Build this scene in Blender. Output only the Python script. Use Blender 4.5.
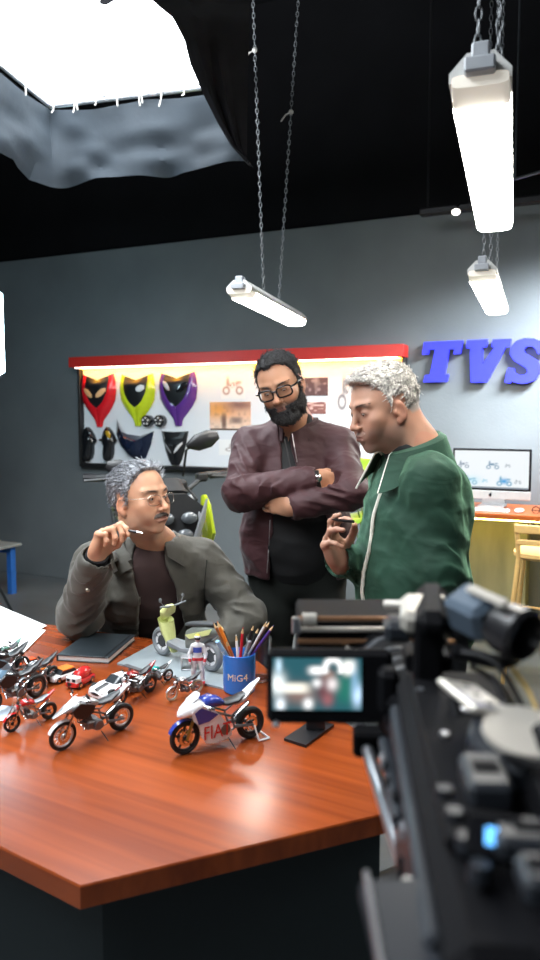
import bpy, bmesh, math, random
import numpy as np
from mathutils import Vector, Matrix
from mathutils.geometry import tessellate_polygon
for o in list(bpy.data.objects): bpy.data.objects.remove(o)
random.seed(7); rng = np.random.default_rng(7)
SC = bpy.context.scene
COL = SC.collection
# ---------------------------------------------------------------- camera
FPX = 747.0; CAMH = 1.5; PITCH = math.radians(5.0)
cd = bpy.data.cameras.new('camera'); cam = bpy.data.objects.new('camera', cd); COL.objects.link(cam)
cam.location = (0, 0, CAMH); cam.rotation_euler = (math.radians(90) - PITCH, 0, 0)
cd.sensor_fit = 'VERTICAL'; cd.sensor_height = 36.0; cd.sensor_width = 24; cd.lens = 36.0 * FPX / 960.0
cd.clip_start = 0.05
cd.dof.use_dof = True; cd.dof.focus_distance = 2.35; cd.dof.aperture_fstop = 3.2
SC.camera = cam
# ---------------------------------------------------------------- world, exposure
wd = bpy.data.worlds.new('world'); SC.world = wd; wd.use_nodes = True
wd.node_tree.nodes['Background'].inputs[0].default_value = (.55, .7, 1, 1)
wd.node_tree.nodes['Background'].inputs[1].default_value = .02
SC.view_settings.view_transform = 'Standard'; SC.view_settings.look = 'None'
SC.view_settings.gamma = 1; SC.view_settings.use_curve_mapping = False
SC.view_settings.exposure = 0.0
# strengths of the room's lamps, plus the added fill and wash
S_SOFT = 17.0; S_TUBE = 42.0; S_STRIP = 34.0; S_DESK = 34.0; S_PANEL = 22.0; S_FILL = 1.3; S_WASH = 72.0

def W(px, py, Z):
    """point at forward distance Z seen at pixel px,py of the 540x960 frame"""
    cx = (px - 270) / FPX; cy = (480 - py) / FPX
    d = Vector((cx, math.cos(PITCH) + math.sin(PITCH) * cy, -math.sin(PITCH) + math.cos(PITCH) * cy))
    return Vector((0, 0, CAMH)) + d * (Z / d.y)
def G(px, py, h=0.75):
    """point on the horizontal plane z=h"""
    d = W(px, py, 1.0) - Vector((0, 0, CAMH))
    return Vector((0, 0, CAMH)) + d * ((h - CAMH) / d.z)
V = lambda *a: Vector(a)
def uvec(v): v = Vector(v); return v / max(v.length, 1e-9)
def frame(fwd, up=(0, 0, 1)):
    """columns: right, forward, up"""
    f = uvec(fwd); r = uvec(f.cross(Vector(up))); u = r.cross(f)
    return np.array([[r.x, f.x, u.x], [r.y, f.y, u.y], [r.z, f.z, u.z]])
# ---------------------------------------------------------------- materials
MATS = {}
def mat(name, col=(.5, .5, .5), rough=.5, metal=0., var=.06, scale=25., bump=0., bscale=150., emis=None, es=0., trans=0.,
        sheen=0., coat=0., attr=None, sss=0., ior=1.45, stretch=None, ramp=None, spec=None, wrinkle=0.):
    if name in MATS: return MATS[name]
    m = bpy.data.materials.new(name); m.use_nodes = True; nt = m.node_tree; N = nt.nodes; L = nt.links
    b = N['Principled BSDF']; b.inputs['Roughness'].default_value = rough; b.inputs['Metallic'].default_value = metal
    b.inputs['IOR'].default_value = ior
    if trans: b.inputs['Transmission Weight'].default_value = trans
    if sheen: b.inputs['Sheen Weight'].default_value = sheen; b.inputs['Sheen Roughness'].default_value = .4
    if coat: b.inputs['Coat Weight'].default_value = coat; b.inputs['Coat Roughness'].default_value = .08
    if spec is not None: b.inputs['Specular IOR Level'].default_value = spec
    if sss:
        b.inputs['Subsurface Weight'].default_value = sss; b.inputs['Subsurface Radius'].default_value = (.012, .005, .003)
        b.inputs['Subsurface Scale'].default_value = 1.
    tc = N.new('ShaderNodeTexCoord'); mp = N.new('ShaderNodeMapping'); L.new(tc.outputs['Object'], mp.inputs[0])
    if stretch: mp.inputs['Scale'].default_value = stretch
    nz = N.new('ShaderNodeTexNoise'); nz.inputs['Scale'].default_value = scale; nz.inputs['Detail'].default_value = 4
    L.new(mp.outputs[0], nz.inputs['Vector'])
    mx = N.new('ShaderNodeMix'); mx.data_type = 'RGBA'; L.new(nz.outputs['Fac'], mx.inputs['Factor'])
    if attr:
        at = N.new('ShaderNodeAttribute'); at.attribute_name = attr
        lo = N.new('ShaderNodeMix'); lo.data_type = 'RGBA'; lo.blend_type = 'MULTIPLY'; lo.inputs['Factor'].default_value = 1
        L.new(at.outputs['Color'], lo.inputs['A']); lo.inputs['B'].default_value = (1 - var, 1 - var, 1 - var, 1)
        L.new(lo.outputs['Result'], mx.inputs['A']); L.new(at.outputs['Color'], mx.inputs['B'])
        src = mx
        if es:
            L.new(at.outputs['Color'], b.inputs['Emission Color']); b.inputs['Emission Strength'].default_value = es
    else:
        mx.inputs['A'].default_value = (*[max(0, c * (1 - 2 * var)) for c in col], 1)
        mx.inputs['B'].default_value = (*[min(1, c * (1 + 2 * var)) for c in col], 1)
    if ramp:
        mx.inputs['A'].default_value = (*ramp[0], 1); mx.inputs['B'].default_value = (*ramp[1], 1)
        cr = N.new('ShaderNodeMapRange'); cr.inputs[1].default_value = .35; cr.inputs[2].default_value = .65
        L.new(nz.outputs['Fac'], cr.inputs[0]); L.new(cr.outputs[0], mx.inputs['Factor'])
    if attr and es: b.inputs['Base Color'].default_value = (.01, .01, .012, 1)
    else: L.new(mx.outputs['Result'], b.inputs['Base Color'])
    if emis:
        b.inputs['Emission Color'].default_value = (*emis, 1); b.inputs['Emission Strength'].default_value = es
    if wrinkle:
        w1 = N.new('ShaderNodeTexNoise'); w1.inputs['Scale'].default_value = 11; w1.inputs['Detail'].default_value = 4; w1.inputs['Distortion'].default_value = 1.2
        wm = N.new('ShaderNodeMapping'); wm.inputs['Scale'].default_value = (1, 1, 1.9); wm.inputs['Rotation'].default_value = (.4, .5, 0); L.new(tc.outputs['Object'], wm.inputs[0]); L.new(wm.outputs[0], w1.inputs['Vector'])
        try: w1.noise_type = 'RIDGED_MULTIFRACTAL'; w1.normalize = True
        except Exception: pass
        wb = N.new('ShaderNodeBump'); wb.inputs['Strength'].default_value = wrinkle; wb.inputs['Distance'].default_value = .012
        L.new(w1.outputs['Fac'], wb.inputs['Height']); L.new(wb.outputs[0], b.inputs['Normal'])
    if bump:
        n2 = N.new('ShaderNodeTexNoise'); n2.inputs['Scale'].default_value = bscale; n2.inputs['Detail'].default_value = 3
        L.new(mp.outputs[0], n2.inputs['Vector'])
        bp = N.new('ShaderNodeBump'); bp.inputs['Strength'].default_value = min(1, bump); bp.inputs['Distance'].default_value = .002
        L.new(n2.outputs['Fac'], bp.inputs['Height']); L.new(bp.outputs[0], b.inputs['Normal'])
        if wrinkle: L.new(wb.outputs[0], bp.inputs['Normal'])
    MATS[name] = m; return m
# ---------------------------------------------------------------- object helpers
def absloc(o):
    v = Vector((0, 0, 0))
    while o is not None: v += o.location; o = o.parent
    return v
def tag(o, label=None, cat=None, group=None, kind=None):
    if label: o['label'] = label
    if cat: o['category'] = cat
    if group: o['group'] = group
    if kind: o['kind'] = kind
    return o
def thing(name, label, cat, loc=(0, 0, 0), group=None):
    o = bpy.data.objects.new(name, None); COL.objects.link(o); o.location = loc; o.empty_display_size = .05
    return tag(o, label, cat, group)
def link(name, me, m, parent=None):
    o = bpy.data.objects.new(name, me); COL.objects.link(o)
    if m is not None:
        for k in (m if isinstance(m, (list, tuple)) else [m]): me.materials.append(k)
    if parent is not None: o.parent = parent
    return o
def np_mesh(name, v, q, cols=None, smooth=True):
    me = bpy.data.meshes.new(name); nv = len(v); nq = len(q); k = q.shape[1]
    me.vertices.add(nv); me.vertices.foreach_set('co', np.asarray(v, np.float32).ravel())
    me.loops.add(nq * k); me.loops.foreach_set('vertex_index', np.asarray(q, np.int32).ravel())
    me.polygons.add(nq); me.polygons.foreach_set('loop_start', np.arange(0, nq * k, k, dtype=np.int32))
    me.update(calc_edges=True); me.validate()
    if smooth: me.polygons.foreach_set('use_smooth', np.ones(len(me.polygons), bool))
    if cols is not None:
        a = me.color_attributes.new('Col', 'FLOAT_COLOR', 'POINT')
        a.data.foreach_set('color', np.c_[cols, np.ones(nv)].astype(np.float32).ravel())
    return me
def rotm(axis, ang): return Matrix.Rotation(ang, 3, Vector(axis))
class MB:
    def __init__(s): s.v = []; s.f = []
    def add(s, vs, fs):
        n = len(s.v); s.v += [Vector(p) for p in vs]; s.f += [tuple(i + n for i in f) for f in fs]; return s
    def box(s, c, sz, r=None, R=None):
        c = Vector(c); h = [a / 2 for a in sz]; r = min(h) * .18 if r is None else min(r, min(h) * .95)
        idx = {}; vs = []
        for sx in (-1, 1):
            for sy in (-1, 1):
                for sz_ in (-1, 1):
                    sg = (sx, sy, sz_)
                    for a in range(3):
                        p = Vector([sg[i] * (h[i] if i == a else h[i] - r) for i in range(3)])
                        idx[sg + (a,)] = len(vs); vs.append(c + (R @ p if R is not None else p))
        fs = []
        for a in range(3):
            b, d = [(1, 2), (0, 2), (0, 1)][a]
            for sa in (-1, 1):
                q = []
                for sb, sd in ((-1, -1), (1, -1), (1, 1), (-1, 1)):
                    k = [0, 0, 0]; k[a] = sa; k[b] = sb; k[d] = sd; q.append(idx[tuple(k) + (a,)])
                fs.append(q)
        for a, b, d in ((0, 1, 2), (0, 2, 1), (1, 2, 0)):
            for sa in (-1, 1):
                for sb in (-1, 1):
                    k1 = [0, 0, 0]; k1[a] = sa; k1[b] = sb; k1[d] = -1; k2 = list(k1); k2[d] = 1
                    k1 = tuple(k1); k2 = tuple(k2)
                    fs.append([idx[k1 + (a,)], idx[k2 + (a,)], idx[k2 + (b,)], idx[k1 + (b,)]])
        for sx in (-1, 1):
            for sy in (-1, 1):
                for sz_ in (-1, 1): fs.append([idx[(sx, sy, sz_, a)] for a in range(3)])
        return s.add(vs, fs)
    def tube(s, pts, r, n=8, caps=True, flat=1.):
        pts = [Vector(p) for p in pts]; rs = r if isinstance(r, (list, tuple)) else [r] * len(pts)
        vs = []; prev = None
        for i, p in enumerate(pts):
            t = uvec((pts[min(i + 1, len(pts) - 1)] - pts[max(i - 1, 0)]))
            if prev is None:
                a = t.cross(Vector((0, 0, 1)));
                if a.length < .1: a = t.cross(Vector((0, 1, 0)))
                a.normalize()
            else: a = uvec(prev - t * prev.dot(t))
            prev = a; b = t.cross(a)
            for k in range(n):
                th = 2 * math.pi * k / n; vs.append(p + a * (math.cos(th) * rs[i]) + b * (math.sin(th) * rs[i] * flat))
        fs = [(i * n + k, i * n + (k + 1) % n, (i + 1) * n + (k + 1) % n, (i + 1) * n + k) for i in range(len(pts) - 1) for k in range(n)]
        if caps: fs += [tuple(range(n - 1, -1, -1)), tuple((len(pts) - 1) * n + k for k in range(n))]
        return s.add(vs, fs)
    def loft(s, secs, n=16, ex=2.0, caps=True):
        """secs: (centre, u halfaxis, v halfaxis[, exponent])"""
        vs = []
        for sc in secs:
            c, u, w = Vector(sc[0]), Vector(sc[1]), Vector(sc[2]); e = sc[3] if len(sc) > 3 else ex
            for k in range(n):
                th = 2 * math.pi * k / n; a, b = math.cos(th), math.sin(th)
                vs.append(c + u * (math.copysign(abs(a) ** (2 / e), a)) + w * (math.copysign(abs(b) ** (2 / e), b)))
        m = len(secs)
        fs = [(i * n + k, i * n + (k + 1) % n, (i + 1) * n + (k + 1) % n, (i + 1) * n + k) for i in range(m - 1) for k in range(n)]
        if caps: fs += [tuple(range(n - 1, -1, -1)), tuple((m - 1) * n + k for k in range(n))]
        return s.add(vs, fs)
    def lathe(s, c, prof, axis=(0, 0, 1), n=20, caps=True):
        """prof: (radius, height along axis)"""
        ax = uvec(axis); a = ax.cross(Vector((1, 0, 0)))
        if a.length < .1: a = ax.cross(Vector((0, 1, 0)))
        a.normalize(); b = ax.cross(a); c = Vector(c)
        return s.loft([(c + ax * h, a * max(r, 1e-5), b * max(r, 1e-5)) for r, h in prof], n=n, caps=caps)
    def ball(s, c, r, n=12, R=None):
        r = (r, r, r) if not isinstance(r, (list, tuple)) else r; c = Vector(c); m = n // 2 + 1; vs = []
        for i in range(m + 1):
            ph = math.pi * i / m
            for k in range(n):
                th = 2 * math.pi * k / n
                p = Vector((r[0] * math.sin(ph) * math.cos(th), r[1] * math.sin(ph) * math.sin(th), r[2] * math.cos(ph)))
                vs.append(c + (R @ p if R is not None else p))
        fs = []
        for i in range(m):
            for k in range(n):
                q = [i * n + k, i * n + (k + 1) % n, (i + 1) * n + (k + 1) % n, (i + 1) * n + k]
                fs.append(q)
        return s.add(vs, fs)
    def torus(s, c, axis, R, r, n=28, m=10, flat=1., a0=0, a1=2 * math.pi, u=None):
        ax = uvec(axis)
        a = Vector(u) if u is not None else ax.cross(Vector((1, 0, 0)))
        if a.length < .1: a = ax.cross(Vector((0, 1, 0)))
        a = uvec(a - ax * a.dot(ax)); b = ax.cross(a); c = Vector(c); full = abs(a1 - a0 - 2 * math.pi) < 1e-4
        vs = []; cnt = n if full else n + 1
        for i in range(cnt):
            th = a0 + (a1 - a0) * i / n; d = a * math.cos(th) + b * math.sin(th)
            for k in range(m):
                ph = 2 * math.pi * k / m
                vs.append(c + d * (R + r * math.cos(ph)) + ax * (r * flat * math.sin(ph)))
        fs = []
        for i in range(n if full else n):
            j = (i + 1) % cnt if full else i + 1
            for k in range(m): fs.append((i * m + k, i * m + (k + 1) % m, j * m + (k + 1) % m, j * m + k))
        if not full: fs += [tuple(range(m)), tuple(n * m + k for k in range(m - 1, -1, -1))]
        return s.add(vs, fs)
    def prism(s, pts, o, ux, uy, d):
        """polygon pts (2D) in plane o+ux*x+uy*y extruded by vector d"""
        o, ux, uy, d = Vector(o), Vector(ux), Vector(uy), Vector(d); n = len(pts)
        P = [o + ux * x + uy * y for x, y in pts]
        tri = tessellate_polygon([[Vector((x, y, 0)) for x, y in pts]])
        fs = [tuple(t) for t in tri] + [tuple(i + n for i in t[::-1]) for t in tri] + [(i, (i + 1) % n, (i + 1) % n + n, i + n) for i in range(n)]
        return s.add(P + [p + d for p in P], fs)
    def grid(s, rows, thick=None):
        """rows: list of rows of points; thick: offset vector for a solid sheet"""
        nr = len(rows); nc = len(rows[0]); vs = [Vector(p) for r in rows for p in r]
        fs = [(i * nc + j, i * nc + j + 1, (i + 1) * nc + j + 1, (i + 1) * nc + j) for i in range(nr - 1) for j in range(nc - 1)]
        if thick is not None:
            t = Vector(thick) if not callable(thick) else None; k = len(vs)
            # per-vertex normals for thickness
            if t is None or True:
                N_ = [Vector((0, 0, 0)) for _ in vs]
                for f in fs:
                    nn = (vs[f[2]] - vs[f[0]]).cross(vs[f[3]] - vs[f[1]])
                    for i in f: N_[i] += nn
                th = t.length if t is not None else .003
                sg = 1 if t is None or sum(((n_.dot(t) > 0) * 2 - 1) for n_ in N_) >= 0 else -1
                back = [p + uvec(n_) * th * sg for p, n_ in zip(vs, N_)]
            fs = fs + [tuple(i + k for i in f[::-1]) for f in fs]
            bd = [i for i in range(nc)] + [r * nc + nc - 1 for r in range(1, nr)] + [(nr - 1) * nc + c for c in range(nc - 2, -1, -1)] + [r * nc for r in range(nr - 2, 0, -1)]
            for a, b in zip(bd, bd[1:] + bd[:1]): fs.append((b, a, a + k, b + k))
            vs = vs + back
        return s.add(vs, fs)
    def build(s, name, m, parent=None, smooth=35, label=None, kind=None, recalc=True):
        off = absloc(parent) if parent is not None else Vector((0, 0, 0))
        me = bpy.data.meshes.new(name); me.from_pydata([tuple(p - off) for p in s.v], [], s.f)
        if recalc:
            bm = bmesh.new(); bm.from_mesh(me); bmesh.ops.recalc_face_normals(bm, faces=bm.faces); bm.to_mesh(me); bm.free()
        me.update()
        if smooth:
            me.polygons.foreach_set('use_smooth', [True] * len(me.polygons)); me.set_sharp_from_angle(angle=math.radians(smooth))
        o = link(name, me, m, parent)
        if label: o['label'] = label
        if kind: o['kind'] = kind
        return o
def arc(c, r, a0, a1, n, ux=(1, 0, 0), uy=(0, 0, 1)):
    c, ux, uy = Vector(c), Vector(ux), Vector(uy)
    return [c + ux * (r * math.cos(a0 + (a1 - a0) * i / n)) + uy * (r * math.sin(a0 + (a1 - a0) * i / n)) for i in range(n + 1)]
def painted(name, o, ux, uy, w, h, fn, m, parent=None, nx=60, ny=40, d=None):
    """flat sheet whose print is a colour per vertex; fn(u,v)->rgb arrays, u,v in 0..1 (v up)"""
    o = Vector(o); ux = Vector(ux); uy = Vector(uy)
    U, Vv = np.meshgrid(np.linspace(0, 1, nx), np.linspace(0, 1, ny), indexing='ij')
    off = absloc(parent) if parent is not None else Vector((0, 0, 0))
    P = np.array(o - off)[None, None] + U[..., None] * w * np.array(ux) + Vv[..., None] * h * np.array(uy)
    C = np.clip(fn(U, Vv), 0, None).reshape(-1, 3)
    I = np.arange(nx * ny).reshape(nx, ny)
    q = np.stack([I[:-1, :-1], I[1:, :-1], I[1:, 1:], I[:-1, 1:]], -1).reshape(-1, 4)
    return link(name, np_mesh(name, P.reshape(-1, 3), q, C, smooth=False), m, parent)
def text_mesh(s, size, depth=.0005):
    c = bpy.data.curves.new('txt', 'FONT'); c.body = s; c.size = size; c.extrude = depth; c.align_x = 'CENTER'; c.align_y = 'CENTER'
    c.resolution_u = 2
    o = bpy.data.objects.new('txt', c); COL.objects.link(o); bpy.context.view_layer.update()
    me = bpy.data.meshes.new_from_object(o); bpy.data.objects.remove(o); bpy.data.curves.remove(c)
    vs = [v.co.copy() for v in me.vertices]; fs = [tuple(p.vertices) for p in me.polygons]; bpy.data.meshes.remove(me)
    return vs, fs
# ---------------------------------------------------------------- signed distance modelling (numpy)
def vnoise(x, y, z, seed=0):
    """smooth value noise in about -1..1"""
    g = np.random.default_rng(seed).uniform(-1, 1, (32, 32, 32)).astype(np.float32)
    x, y, z = np.broadcast_arrays(x, y, z)
    xi = np.floor(x).astype(np.int32); yi = np.floor(y).astype(np.int32); zi = np.floor(z).astype(np.int32)
    fx = x - xi; fy = y - yi; fz = z - zi
    fx = fx * fx * (3 - 2 * fx); fy = fy * fy * (3 - 2 * fy); fz = fz * fz * (3 - 2 * fz)
    r = 0
    for a in (0, 1):
        for b in (0, 1):
            for c in (0, 1):
                w = (fx if a else 1 - fx) * (fy if b else 1 - fy) * (fz if c else 1 - fz)
                r = r + w * g[(xi + a) & 31, (yi + b) & 31, (zi + c) & 31]
    return r
def axis(lo, hi, step, fine=()):
    """grid axis with finer ranges (a, b, step)"""
    out = [lo]
    while out[-1] < hi:
        p = out[-1]; s = step
        for a, b, st in fine:
            if a <= p <= b: s = min(s, st)
            elif p < a < p + s: s = max(st, a - p)
        out.append(p + s)
    return np.array(out, np.float32)
class Vol:
    def __init__(s, xs, ys, zs):
        s.ax = [np.asarray(a, np.float32) for a in (xs, ys, zs)]
        s.f = np.full([len(a) for a in s.ax], .5, np.float32)
    @staticmethod
    def around(lo, hi, st): return Vol(*[np.arange(a, b + st, st) for a, b in zip(lo, hi)])
    def sub(s, lo, hi):
        sl = []
        for a, l, h in zip(s.ax, lo, hi):
            i = max(0, int(np.searchsorted(a, l)) - 1); j = min(len(a), int(np.searchsorted(a, h)) + 1)
            if j <= i: return None
            sl.append(slice(i, j))
        return tuple(sl)
    def pts(s, sl):
        return (s.ax[0][sl[0]][:, None, None], s.ax[1][sl[1]][None, :, None], s.ax[2][sl[2]][None, None, :])
    def comb(s, sl, d, k, mode):
        f = s.f[sl]
        if mode == 'add':
            if k <= 0: s.f[sl] = np.minimum(f, d)
            else: h = np.maximum(k - np.abs(f - d), 0) / k; s.f[sl] = np.minimum(f, d) - h * h * k * .25
        elif mode == 'cut':
            d = -d
            if k <= 0: s.f[sl] = np.maximum(f, d)
            else: h = np.maximum(k - np.abs(f - d), 0) / k; s.f[sl] = np.maximum(f, d) + h * h * k * .25
    def ell(s, c, r, R=None, k=.01, mode='add'):
        c = np.array(c, np.float32); R = np.eye(3) if R is None else R
        ext = np.sqrt(((np.asarray(R) * np.array(r)[None]) ** 2).sum(1)) + max(k, .012) + .01
        sl = s.sub(c - ext, c + ext)
        if sl is None: return
        X, Y, Z = s.pts(sl); X = X - c[0]; Y = Y - c[1]; Z = Z - c[2]
        l = [X * R[0][i] + Y * R[1][i] + Z * R[2][i] for i in range(3)]
        q0 = sum((l[i] / r[i]) ** 2 for i in range(3)); q1 = sum((l[i] / r[i] ** 2) ** 2 for i in range(3))
        k0 = np.sqrt(q0); k1 = np.sqrt(q1) + 1e-6
        s.comb(sl, (k0 * (k0 - 1) / k1).astype(np.float32), k, mode)
    def cap(s, a, b, ra, rb, k=.02, side=None, sq=1., mode='add', wr=None):
        """tapered capsule; side+sq flatten the section; wr=(amp,freq,centre,width,phase) adds folds"""
        a = np.array(a, float); b = np.array(b, float); ax = b - a; L = np.linalg.norm(ax) + 1e-9; ax = ax / L
        m = max(ra, rb) * max(1, sq) + max(k, .012) + .02
        lo = np.minimum(a, b) - m; hi = np.maximum(a, b) + m; sl = s.sub(lo, hi)
        if sl is None: return
        X, Y, Z = s.pts(sl); X = X - a[0]; Y = Y - a[1]; Z = Z - a[2]
        t = X * ax[0] + Y * ax[1] + Z * ax[2]; tc = np.clip(t, 0, L); h = tc / L; r = ra + (rb - ra) * h
        ex = t - tc
        if side is None: side = np.cross(ax, [0.3, .5, .8])
        u = np.array(side, float); u = u - ax * u.dot(ax); u /= np.linalg.norm(u); w = np.cross(ax, u)
        du = X * u[0] + Y * u[1] + Z * u[2]; dw = X * w[0] + Y * w[1] + Z * w[2]
        if wr is not None:
            for (amp, fr, cen, wid, ph) in (wr if isinstance(wr, list) else [wr]):
                env = np.exp(-((t / L - cen) / wid) ** 2)
                uu = du / (np.abs(r) + 1e-3); ww = dw / (np.abs(r) + 1e-3)
                q = np.sin(t * fr + 2.6 * uu + 1.9 * ww + 1.2 * np.sin(t * fr * .37 + 3 * ww + ph) + ph)
                r = r + amp * env * (.55 + .45 * np.sin(2.3 * uu - 1.7 * ww + t * 14 + ph * 2)) * (1.5 - np.abs(q) * 2)
        sc = min(1, sq)
        d = (np.sqrt(du * du + (dw / sq) ** 2 + ex * ex) - r) * sc
        s.comb(sl, d.astype(np.float32), k, mode)
    def box(s, c, h, R=None, rd=.005, k=.005, mode='add'):
        c = np.array(c, float); R = np.eye(3) if R is None else R
        ext = np.abs(np.asarray(R)) @ np.array(h) + max(k, .012) + .01
        sl = s.sub(c - ext, c + ext)
        if sl is None: return
        X, Y, Z = s.pts(sl); X = X - c[0]; Y = Y - c[1]; Z = Z - c[2]
        l = [np.abs(X * R[0][i] + Y * R[1][i] + Z * R[2][i]) - (h[i] - rd) for i in range(3)]
        d = np.sqrt(sum(np.maximum(q, 0) ** 2 for q in l)) + np.minimum(np.maximum(np.maximum(l[0], l[1]), l[2]), 0) - rd
        s.comb(sl, d.astype(np.float32), k, mode)
    def func(s, fn, lo, hi, k=.01, mode='cut', o=(0, 0, 0), R=None):
        """fn(lx,ly,lz) distance in the frame R at o; lo/hi world bounds"""
        sl = s.sub(lo, hi)
        if sl is None: return
        R = np.eye(3) if R is None else R
        X, Y, Z = s.pts(sl); X = X - o[0]; Y = Y - o[1]; Z = Z - o[2]
        l = [X * R[0][i] + Y * R[1][i] + Z * R[2][i] for i in range(3)]
        s.comb(sl, fn(*l).astype(np.float32), k, mode)
    def chain(s, pts, rs, k=.02, **kw):
        for i in range(len(pts) - 1): s.cap(pts[i], pts[i + 1], rs[i], rs[i + 1], k, **kw)
    def displace(s, fn, band=.03):
        idx = np.nonzero(np.abs(s.f) < band)
        P = [s.ax[i][idx[i]] for i in range(3)]
        s.f[idx] += fn(*P).astype(np.float32)
    def sample(s, P):
        g = [np.interp(P[:, i], s.ax[i], np.arange(len(s.ax[i]))) for i in range(3)]
        r = 0
        i0 = [np.clip(np.floor(q).astype(int), 0, n - 2) for q, n in zip(g, s.f.shape)]; fr = [q - i for q, i in zip(g, i0)]
        for a in (0, 1):
            for b in (0, 1):
                for c in (0, 1):
                    w = (fr[0] if a else 1 - fr[0]) * (fr[1] if b else 1 - fr[1]) * (fr[2] if c else 1 - fr[2])
                    r = r + w * s.f[i0[0] + a, i0[1] + b, i0[2] + c]
        return r
    def hit(s, p, d, n=160, step=.0025):
        """march from p along d to the first inside sample"""
        p = np.array(p, float); d = np.array(d, float); d /= np.linalg.norm(d)
        P = p[None] + d[None] * (np.arange(n) * step)[:, None]; v = s.sample(P); w = np.nonzero(v < 0)[0]
        return None if len(w) == 0 else Vector(P[w[0]])
    def mesh(s):
        f = s.f
        f[0] = np.maximum(f[0], .01); f[-1] = np.maximum(f[-1], .01); f[:, 0] = np.maximum(f[:, 0], .01); f[:, -1] = np.maximum(f[:, -1], .01)
        f[:, :, 0] = np.maximum(f[:, :, 0], .01); f[:, :, -1] = np.maximum(f[:, :, -1], .01)
        ins = f < 0
        al = np.ones([n - 1 for n in f.shape], bool); an = np.zeros_like(al)
        for a in (0, 1):
            for b in (0, 1):
                for c in (0, 1):
                    q = ins[a:a + al.shape[0], b:b + al.shape[1], c:c + al.shape[2]]; al &= q; an |= q
        act = an & ~al; I = np.stack(np.nonzero(act), -1); n = len(I)
        idm = np.full(act.shape, -1, np.int32); idm[tuple(I.T)] = np.arange(n)
        acc = np.zeros((n, 3)); cnt = np.zeros(n)
        for a0 in range(3):
            o1, o2 = [(1, 2), (0, 2), (0, 1)][a0]
            for b in (0, 1):
                for c in (0, 1):
                    p = I.copy(); p[:, o1] += b; p[:, o2] += c; q = p.copy(); q[:, a0] += 1
                    fp = f[tuple(p.T)]; fq = f[tuple(q.T)]; m = (fp < 0) != (fq < 0)
                    t = fp / np.where(m, fp - fq, 1); pos = p.astype(float); pos[:, a0] += t
                    acc[m] += pos[m]; cnt[m] += 1
        g = acc / cnt[:, None]
        v = np.stack([np.interp(g[:, i], np.arange(len(s.ax[i])), s.ax[i]) for i in range(3)], -1)
        quads = []
        for a0 in range(3):
            o1, o2 = [(1, 2), (2, 0), (0, 1)][a0]
            A = [slice(None)] * 3; B = [slice(None)] * 3; A[a0] = slice(0, -1); B[a0] = slice(1, None)
            for o_ in (o1, o2): A[o_] = slice(1, -1); B[o_] = slice(1, -1)
            ia = ins[tuple(A)]; ib = ins[tuple(B)]
            E_ = np.stack(np.nonzero(ia != ib), -1)
            if len(E_) == 0: continue
            flip = ia[tuple(E_.T)]
            c = E_.copy()  # cell index with o1,o2 = e+1 (lower neighbours e)
            def cell(d1, d2):
                q = c.copy(); q[:, o1] += d1; q[:, o2] += d2; return idm[tuple(q.T)]
            c0, c1, c2, c3 = cell(0, 0), cell(1, 0), cell(1, 1), cell(0, 1)
            q = np.stack([c0, c1, c2, c3], -1); q[~flip] = q[~flip][:, ::-1]; quads.append(q)
        q = np.concatenate(quads); return v, q
def relax(v, q, it=2, lam=.5):
    n = len(v)
    a = np.concatenate([q[:, 0], q[:, 1], q[:, 2], q[:, 3]]); b = np.concatenate([q[:, 1], q[:, 2], q[:, 3], q[:, 0]])
    A = np.concatenate([a, b]); B = np.concatenate([b, a]); deg = np.bincount(A, minlength=n)[:, None] + 1e-9
    for k in range(it):
        for l in (lam, -lam * 1.03):
            m = np.stack([np.bincount(A, v[B, i], minlength=n) for i in range(3)], -1) / deg
            v = v + l * (m - v)
    return v
def vol_obj(name, vol, m, parent, it=1, cols=None, label=None, extra=None):
    v, q = vol.mesh(); v = relax(v, q, it); C = cols(v) if cols is not None else None
    off = np.array(absloc(parent)) if parent is not None else np.zeros(3)
    o = link(name, np_mesh(name, v - off, q, C), m, parent)
    if label: o['label'] = label
    return o
# ================================================================ the room
WA = math.radians(25); WD = V(math.cos(WA), -math.sin(WA), 0); WN = V(-math.sin(WA), -math.cos(WA), 0)  # along wall, normal into room
WO = V(0, 5.87, 0)
def WP(px, py, off=0.0):
    d = W(px, py, 1.0) - cam.location; p0 = WO + WN * off
    return cam.location + d * ((p0 - cam.location).dot(WN) / d.dot(WN))
def wc(s, z, off=0.0): return WO + WD * s + WN * off + V(0, 0, z)
def ws(p): return (p - WO).dot(WD)
M_wall = mat('grey_plaster', (.125, .140, .148), .8, var=.16, scale=1.6, bump=.5, bscale=60)
M_black = mat('black_paint', (.006, .006, .007), .95, var=.2, scale=3, spec=.1)
M_floor = mat('dark_screed', (.085, .095, .10), .55, var=.2, scale=2.5, bump=.3, bscale=90)
RW = Matrix(((WD.x, -WN.x, 0), (WD.y, -WN.y, 0), (0, 0, 1)))
def wbox(mb, s0, s1, z0, z1, o0, o1, r=.004):
    return mb.box(wc((s0 + s1) / 2, (z0 + z1) / 2, (o0 + o1) / 2), (abs(s1 - s0), abs(o1 - o0), abs(z1 - z0)), r, RW)
def structure(o): o['kind'] = 'structure'; return o
structure(MB().box((0, 1.2, -.05), (12, 13, .1), .001).build('floor', M_floor))
structure(MB().box((0, 1.2, 4.65), (12, 13, .1), .001).build('ceiling', M_black))
m = MB(); wbox(m, -6.2, 4.6, 0, 2.9, -.12, 0); structure(m.build('wall_back', M_wall))
m = MB(); wbox(m, -6.2, 4.6, 2.9, 4.6, -.16, -.04); o = structure(m.build('wall_upper', M_black)); o['label'] = 'black painted band of wall above the grey'
structure(MB().box((-5.6, 1.5, 2.3), (.1, 12.8, 4.6), .001).build('wall_left', M_black))
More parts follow.
